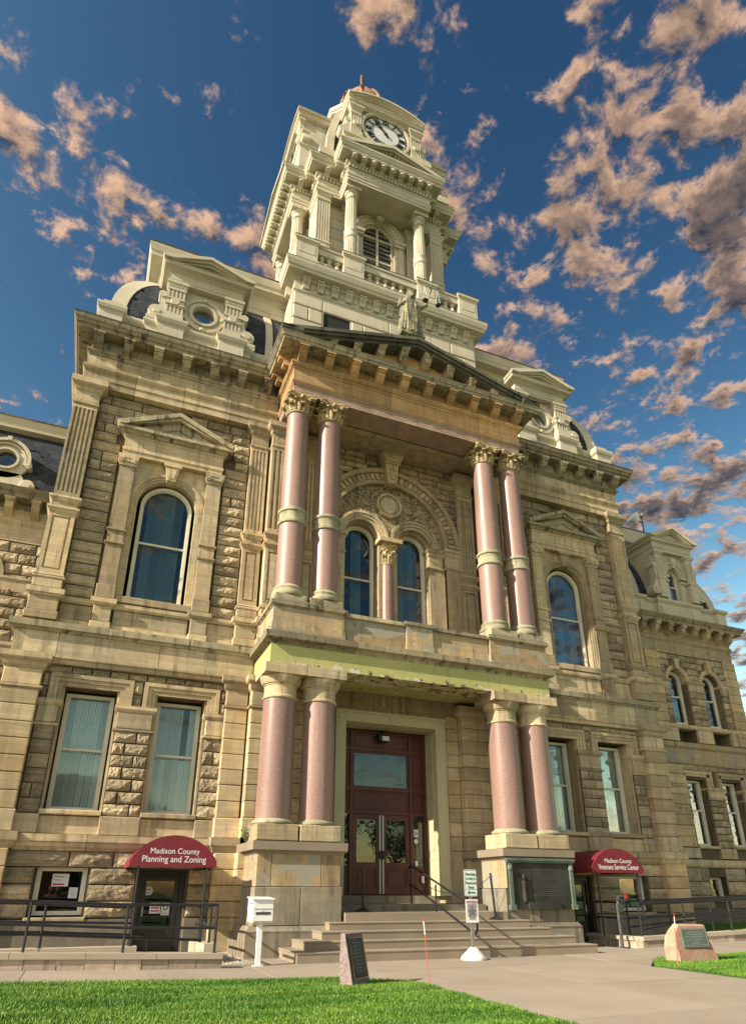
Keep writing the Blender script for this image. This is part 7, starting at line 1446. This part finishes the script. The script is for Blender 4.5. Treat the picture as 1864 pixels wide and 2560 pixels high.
# weeds on the ledges
def weed(label, x, y, z, n, h, r, seed, group='weeds on the ledges'):
    T = thing('weed', label, 'plant', (x, y, z), group); rg = random.Random(seed); st, lf = MB(), MB()
    for i in range(n):
        a, l = rg.uniform(0, 2 * PI), rg.uniform(.4, 1) * h; d = rg.uniform(.3, 1) * r; p = [(x, y, z), (x + math.cos(a) * d * .5, y + math.sin(a) * d * .5, z + l * .6), (x + math.cos(a) * d, y + math.sin(a) * d, z + l)]; st.tube(p, .004, 4)
        for k in range(7):
            t = rg.uniform(.25, 1); q = Vector(p[0]).lerp(Vector(p[2]), t) + Vector((rg.uniform(-.03, .03), rg.uniform(-.03, .03), rg.uniform(-.02, .03))); s_ = rg.uniform(.018, .04); u = Vector((rg.uniform(-1, 1), rg.uniform(-1, 1), rg.uniform(-.4, .6))).normalized() * s_; w_ = u.cross(Vector((rg.uniform(-1, 1), rg.uniform(-1, 1), 1))).normalized() * s_ * .5
            lf.add([tuple(q), tuple(q + u + w_), tuple(q + u * 2), tuple(q + u - w_)], [(0, 1, 2), (0, 2, 3)])
    st.build('stem', 'stem', T); lf.build('foliage', 'leaf', T)
weed('leafy green weed growing on the left pedestal cap beside the column plinth', -4.25, .35, 2.32, 16, .42, .24, 1); weed('small vine hanging beside the left upper pedestal', -4.36, .45, 7.40, 12, .55, .12, 2); weed('tiny weed at the foot of the outer left upper column', -4.14, .1, 8.12, 8, .30, .10, 3)
b = MB(); rg = random.Random(8)                                        # dry grass tufts along the ledges
for s in (-1, 1):
    for i in range(900):
        if i % 2: x, y, z = s * rg.uniform(2.25, 4.15), rg.uniform(-.50, -.44), 8.12
        else: x, y, z = s * rg.uniform(2.3, 4.25), rg.uniform(-.58, -.46), 7.285
        l = rg.uniform(.03, .11) * (.4 + .6 * noise.noise(Vector((x * 2, z, 3))) + .3); dx = rg.uniform(-.03, .03)
        b.add([(x - .004, y, z), (x + .004, y, z), (x + dx, y - rg.uniform(0, .03), z + max(l, .015))], [(0, 1, 2)])
b.build('dry_grass', 'gravel', None, None, 'stuff')
# ------------------------------------------------------------------ statue of justice: one remeshed figure
def statue(px, py, pz):
    T = thing('statue', 'weathered bronze statue of a robed woman with sword and raised scales on the pediment', 'statue', (px, py, pz))
    b = MB(); S = 24; v = []
    lev = [(0, .40, .34), (.12, .40, .33), (.45, .37, .31), (.85, .335, .275), (1.10, .275, .23), (1.22, .205, .18), (1.34, .22, .185), (1.48, .265, .195), (1.58, .275, .17), (1.655, .22, .14), (1.70, .10, .10), (1.80, .075, .08)]
    for k, (z, rx, ry) in enumerate(lev):
        for i in range(S * 2):
            a = PI * i / S; f = 1 + (.10 * math.sin(a * 9 + z * 1.7) + .06 * math.sin(a * 17 - z * 3)) * max(0, min(1, (1.15 - z) / .5))
            v.append((rx * f * math.cos(a) + .05 * math.sin(z * 1.6), ry * f * math.sin(a) - .02, z))
    n2 = 2 * S; b.add(v, [(k * n2 + i, k * n2 + (i + 1) % n2, (k + 1) * n2 + (i + 1) % n2, (k + 1) * n2 + i) for k in range(len(lev) - 1) for i in range(n2)] + [list(range(n2))[::-1], list(range((len(lev) - 1) * n2, len(lev) * n2))])
    def ball(c, r, sx=1, sy=1, sz=1): b.lathe(0, 0, [(r * math.sin(PI * t / 8) + .001, -r * math.cos(PI * t / 8)) for t in range(9)], 14) if False else b.add([(c[0] + sx * r * math.sin(PI * j / 8) * math.cos(2 * PI * i / 14), c[1] + sy * r * math.sin(PI * j / 8) * math.sin(2 * PI * i / 14), c[2] - sz * r * math.cos(PI * j / 8)) for j in range(9) for i in range(14)], [(j * 14 + i, j * 14 + (i + 1) % 14, (j + 1) * 14 + (i + 1) % 14, (j + 1) * 14 + i) for j in range(8) for i in range(14)])
    hx, hy, hz = .10, -.06, 1.93
    ball((hx, hy, hz), .125, .85, .95, 1.15); ball((hx + .02, hy - .10, hz - .10), .055); ball((hx, hy - .125, hz - .01), .028, .8, 1, 1.3)                 # head, chin, nose
    for dx in (-.045, .045): ball((hx + dx, hy - .095, hz + .045), .03, 1.2, .6, .5)                                                                  # brows
    ball((hx, hy - .112, hz - .062), .024, 1.4, .6, .5)                                                                                               # lips
    for i in range(18): a = PI * (.02 + .96 * i / 17); ball((hx + .118 * math.cos(a), hy + .035 + .03 * math.sin(i * 2.1), hz + .035 + .125 * math.sin(a)), .042)
    for sx in (-1, 1):
        for i in range(4): ball((hx + sx * (.112 + .014 * (i % 2)), hy + .045, hz + .01 - i * .055), .045)
    ball((hx, hy + .06, hz + .03), .125)
    def limb(pts, rads):
        b.tube(pts, rads, 12)
        for p, r in zip(pts, rads): ball(p, r * .98)
    limb([(-.27, -.02, 1.55), (-.36, -.10, 1.22), (-.24, -.27, 1.30)], [.085, .072, .055]); limb([(.29, -.02, 1.56), (.47, -.09, 1.50), (.61, -.12, 1.60), (.79, -.14, 2.34)], [.085, .078, .072, .048])
    for c, r in (((-.20, -.30, 1.30), .052), ((.80, -.14, 2.41), .055)): ball(c, r, 1, 1, 1.1)
    for k in range(4): b.tube([(-.23 + .0 * k, -.33, 1.345 - k * .027), (-.19, -.352, 1.345 - k * .027), (-.165, -.33, 1.34 - k * .027)], [.016, .016, .013], 6); b.tube([(.75 + .03 * k, -.185, 2.42), (.755 + .03 * k, -.20, 2.45), (.755 + .03 * k, -.165, 2.475)], [.016, .015, .012], 6)
    b.tube([(-.16, -.29, 1.32), (-.175, -.33, 1.375)], [.018, .014], 6); b.tube([(.74, -.15, 2.41), (.73, -.185, 2.47)], [.018, .014], 6)                              # thumbs
    for i in range(7):                                                                                                                                # mantle swept across the hips and sleeve folds
        t = i / 6; b.tube([(-.33, -.10 + .02 * i, 1.16 - .05 * i), (-.10, -.30, 1.14 - .07 * i), (.16, -.29, .98 - .10 * i), (.36, -.12, .78 - .11 * i)], [.03, .04, .045, .035], 8)
    for i in range(6): x = .16 + .04 * i; b.tube([(x - .03, -.17 + .01 * i, 1.56), (x + .03, -.20, 1.35), (x + .08, -.17, 1.12 + .03 * i)], [.03, .04, .03], 8)
    for i in range(9): x = -.34 + .085 * i; b.tube([(x * .75, -.26 + .6 * abs(x) ** 2, .95 - .2 * (x + .3)), (x * .95, -.33 + .7 * abs(x) ** 2, .4), (x * 1.08, -.34 + .7 * abs(x) ** 2, .05)], [.022, .034, .04], 8)
    b.box(-.40, .44, -.32, .28, -.10, .02)
    b2 = MB(); b2.v = [(x * 1.06 + px, y * 1.06 + py, z * 1.06 + pz + .10) for x, y, z in b.v]; b2.f = b.f; b2.sm = [True] * len(b.f)
    o = b2.build('figure', 'statue', T); md = o.modifiers.new('remesh', 'REMESH'); md.mode = 'VOXEL'; md.voxel_size = .016; md.use_smooth_shade = True
    dg = bpy.context.evaluated_depsgraph_get(); dg.update(); me = bpy.data.meshes.new_from_object(o.evaluated_get(dg)); o.modifiers.clear(); o.data = me
    me.polygons.foreach_set('use_smooth', [True] * len(me.polygons))
    q = lambda x, y, z: (px + x * 1.06, py + y * 1.06, pz + .10 + z * 1.06)
    MB().tube([q(-.205, -.31, 1.5), q(-.20, -.31, 1.36)], .025, 8).tube([q(-.29, -.31, 1.24), q(-.10, -.31, 1.24)], .018, 6).tube([q(-.20, -.31, 1.24), q(-.17, -.36, .06)], [.028, .018], 6).build('sword', 'statue', T)
    C_ = MB().tube([q(.54, -.20, 2.43), q(.79, -.19, 2.45), q(1.03, -.20, 2.42)], .012, 6).build('scale_beam', 'galv', T)
    for x, d in ((.54, 1.72), (1.03, 1.70)):
        MB().lathe(q(x, 0, 0)[0], q(0, -.20, 0)[1], [(.02, q(0, 0, d - .03)[2]), (.08, q(0, 0, d - .015)[2]), (.105, q(0, 0, d + .02)[2])], 18).build('scale_pan', 'bronze', T); b = MB()
        for a in (0, 2.1, 4.2): b.tube([q(x, -.20, 2.42), q(x + .10 * math.cos(a), -.20 + .10 * math.sin(a), d + .02)], .0035, 4)
        b.build('scale_chains', 'galv', T)
box('statue_base', 'cornice', -.4, .42, -.40, .1, 17.9, 18.58)
statue(-.02, -.26, 18.58)
# stones past the first few hundred of their kind: one joined part
if ROCKSTUFF:
    b = MB()
    for me, c, sc_ in ROCKSTUFF: b.add([(c[0] + v.co.x * sc_[0], c[1] + v.co.y * sc_[1], c[2] + v.co.z * sc_[2]) for v in me.vertices], [list(p.vertices) for p in me.polygons])
    b.build('rock_faced_masonry', 'rock', CH, None, 'stuff')
# ------------------------------------------------------------------ across the street (seen in the glass): brick building and trees
BK = thing('brick_building', 'red brick building across the street, mirrored in the basement door glass', 'building', (-14, -52, 0))
MB().box(-24, -6, -60, -50, -.2, 11).build('wall', plain('red_brick', (.30, .105, .06), .85, 0, .2, 1.5), BK); MB().box(-24.3, -5.7, -60.3, -49.7, 11, 11.5).build('cornice', 'cream', BK)
for i in range(5):
    for z in (1.2, 4.8, 8.0):
        x = -22.3 + i * 3.3; W_ = MB().box(x, x + 1.5, -50.0, -49.95, z, z + 2.1).build('window', 'frame', BK); MB().box(x + .12, x + 1.38, -49.95, -49.94, z + .12, z + 1.98).build('pane', 'dark', W_)
def tree_mesh(seed):
    rg = random.Random(seed); tr = MB(); cr = MB(); tr.tube([(0, 0, -.3), (.1, 0, 1.5), (0, .1, 3.2), (.2, 0, 6)], [.28, .22, .18, .08], 8); cl = []
    for i in range(11):
        a = rg.uniform(0, 2 * PI); l = rg.uniform(1.4, 3.2); z0 = rg.uniform(2.4, 4.6); e = (math.cos(a) * l, math.sin(a) * l, z0 + rg.uniform(1.2, 4)); tr.tube([(0, 0, z0), (e[0] * .5, e[1] * .5, (z0 + e[2]) / 2 + .2), e], [.10, .07, .03], 5); cl.append((e, rg.uniform(.9, 1.7)))
    cl += [((rg.uniform(-1.5, 1.5), rg.uniform(-1.5, 1.5), rg.uniform(5.5, 9)), rg.uniform(.9, 1.6)) for _ in range(8)]
    for i in range(5200):
        c, r = rg.choice(cl); d = Vector((rg.gauss(0, 1), rg.gauss(0, 1), rg.gauss(0, .8))); d *= r * rg.random() ** .4 / (d.length + .01); p = Vector(c) + d; s_ = rg.uniform(.10, .2); u = Vector((rg.uniform(-1, 1), rg.uniform(-1, 1), rg.uniform(-1, 1))).normalized() * s_; v_ = u.cross(Vector((rg.random(), rg.random(), 1))).normalized() * s_ * .6
        cr.add([tuple(p - u), tuple(p + v_), tuple(p + u), tuple(p - v_)], [(0, 1, 2, 3)])
    return tr, cr
tr, cr = tree_mesh(3); first = None
for x, y, k, lab in ((6, -44, 1.0, 'leafy street tree opposite the steps'), (13.5, -46, 1.1, 'tall leafy street tree right of the opposite walk'), (21, -43, .95, 'round street tree mirrored in the right windows'), (29, -46, 1.15, 'broad street tree far along the opposite side'), (38, -44, 1.0, 'last street tree along the opposite side'), (-3, -43, .9, 'small street tree beside the red brick building')):
    T = thing('street_tree', lab, 'tree', (x, y, 0), 'street trees across the road')
    if first is None:
        tr.v = [(a + x, b_ + y, c) for a, b_, c in tr.v]; cr.v = [(a + x, b_ + y, c) for a, b_, c in cr.v]; t0_ = tr.build('trunk', 'stem', T); c0_ = cr.build('crown', 'leaf', T); first = (t0_, c0_, x, y)
    else:
        for o in first[:2]: q = link(o.name.split('.')[0], o.data, WL[o.name] + Vector((x - first[2], y - first[3], 0)), T)
    T.scale = (k, k, k)
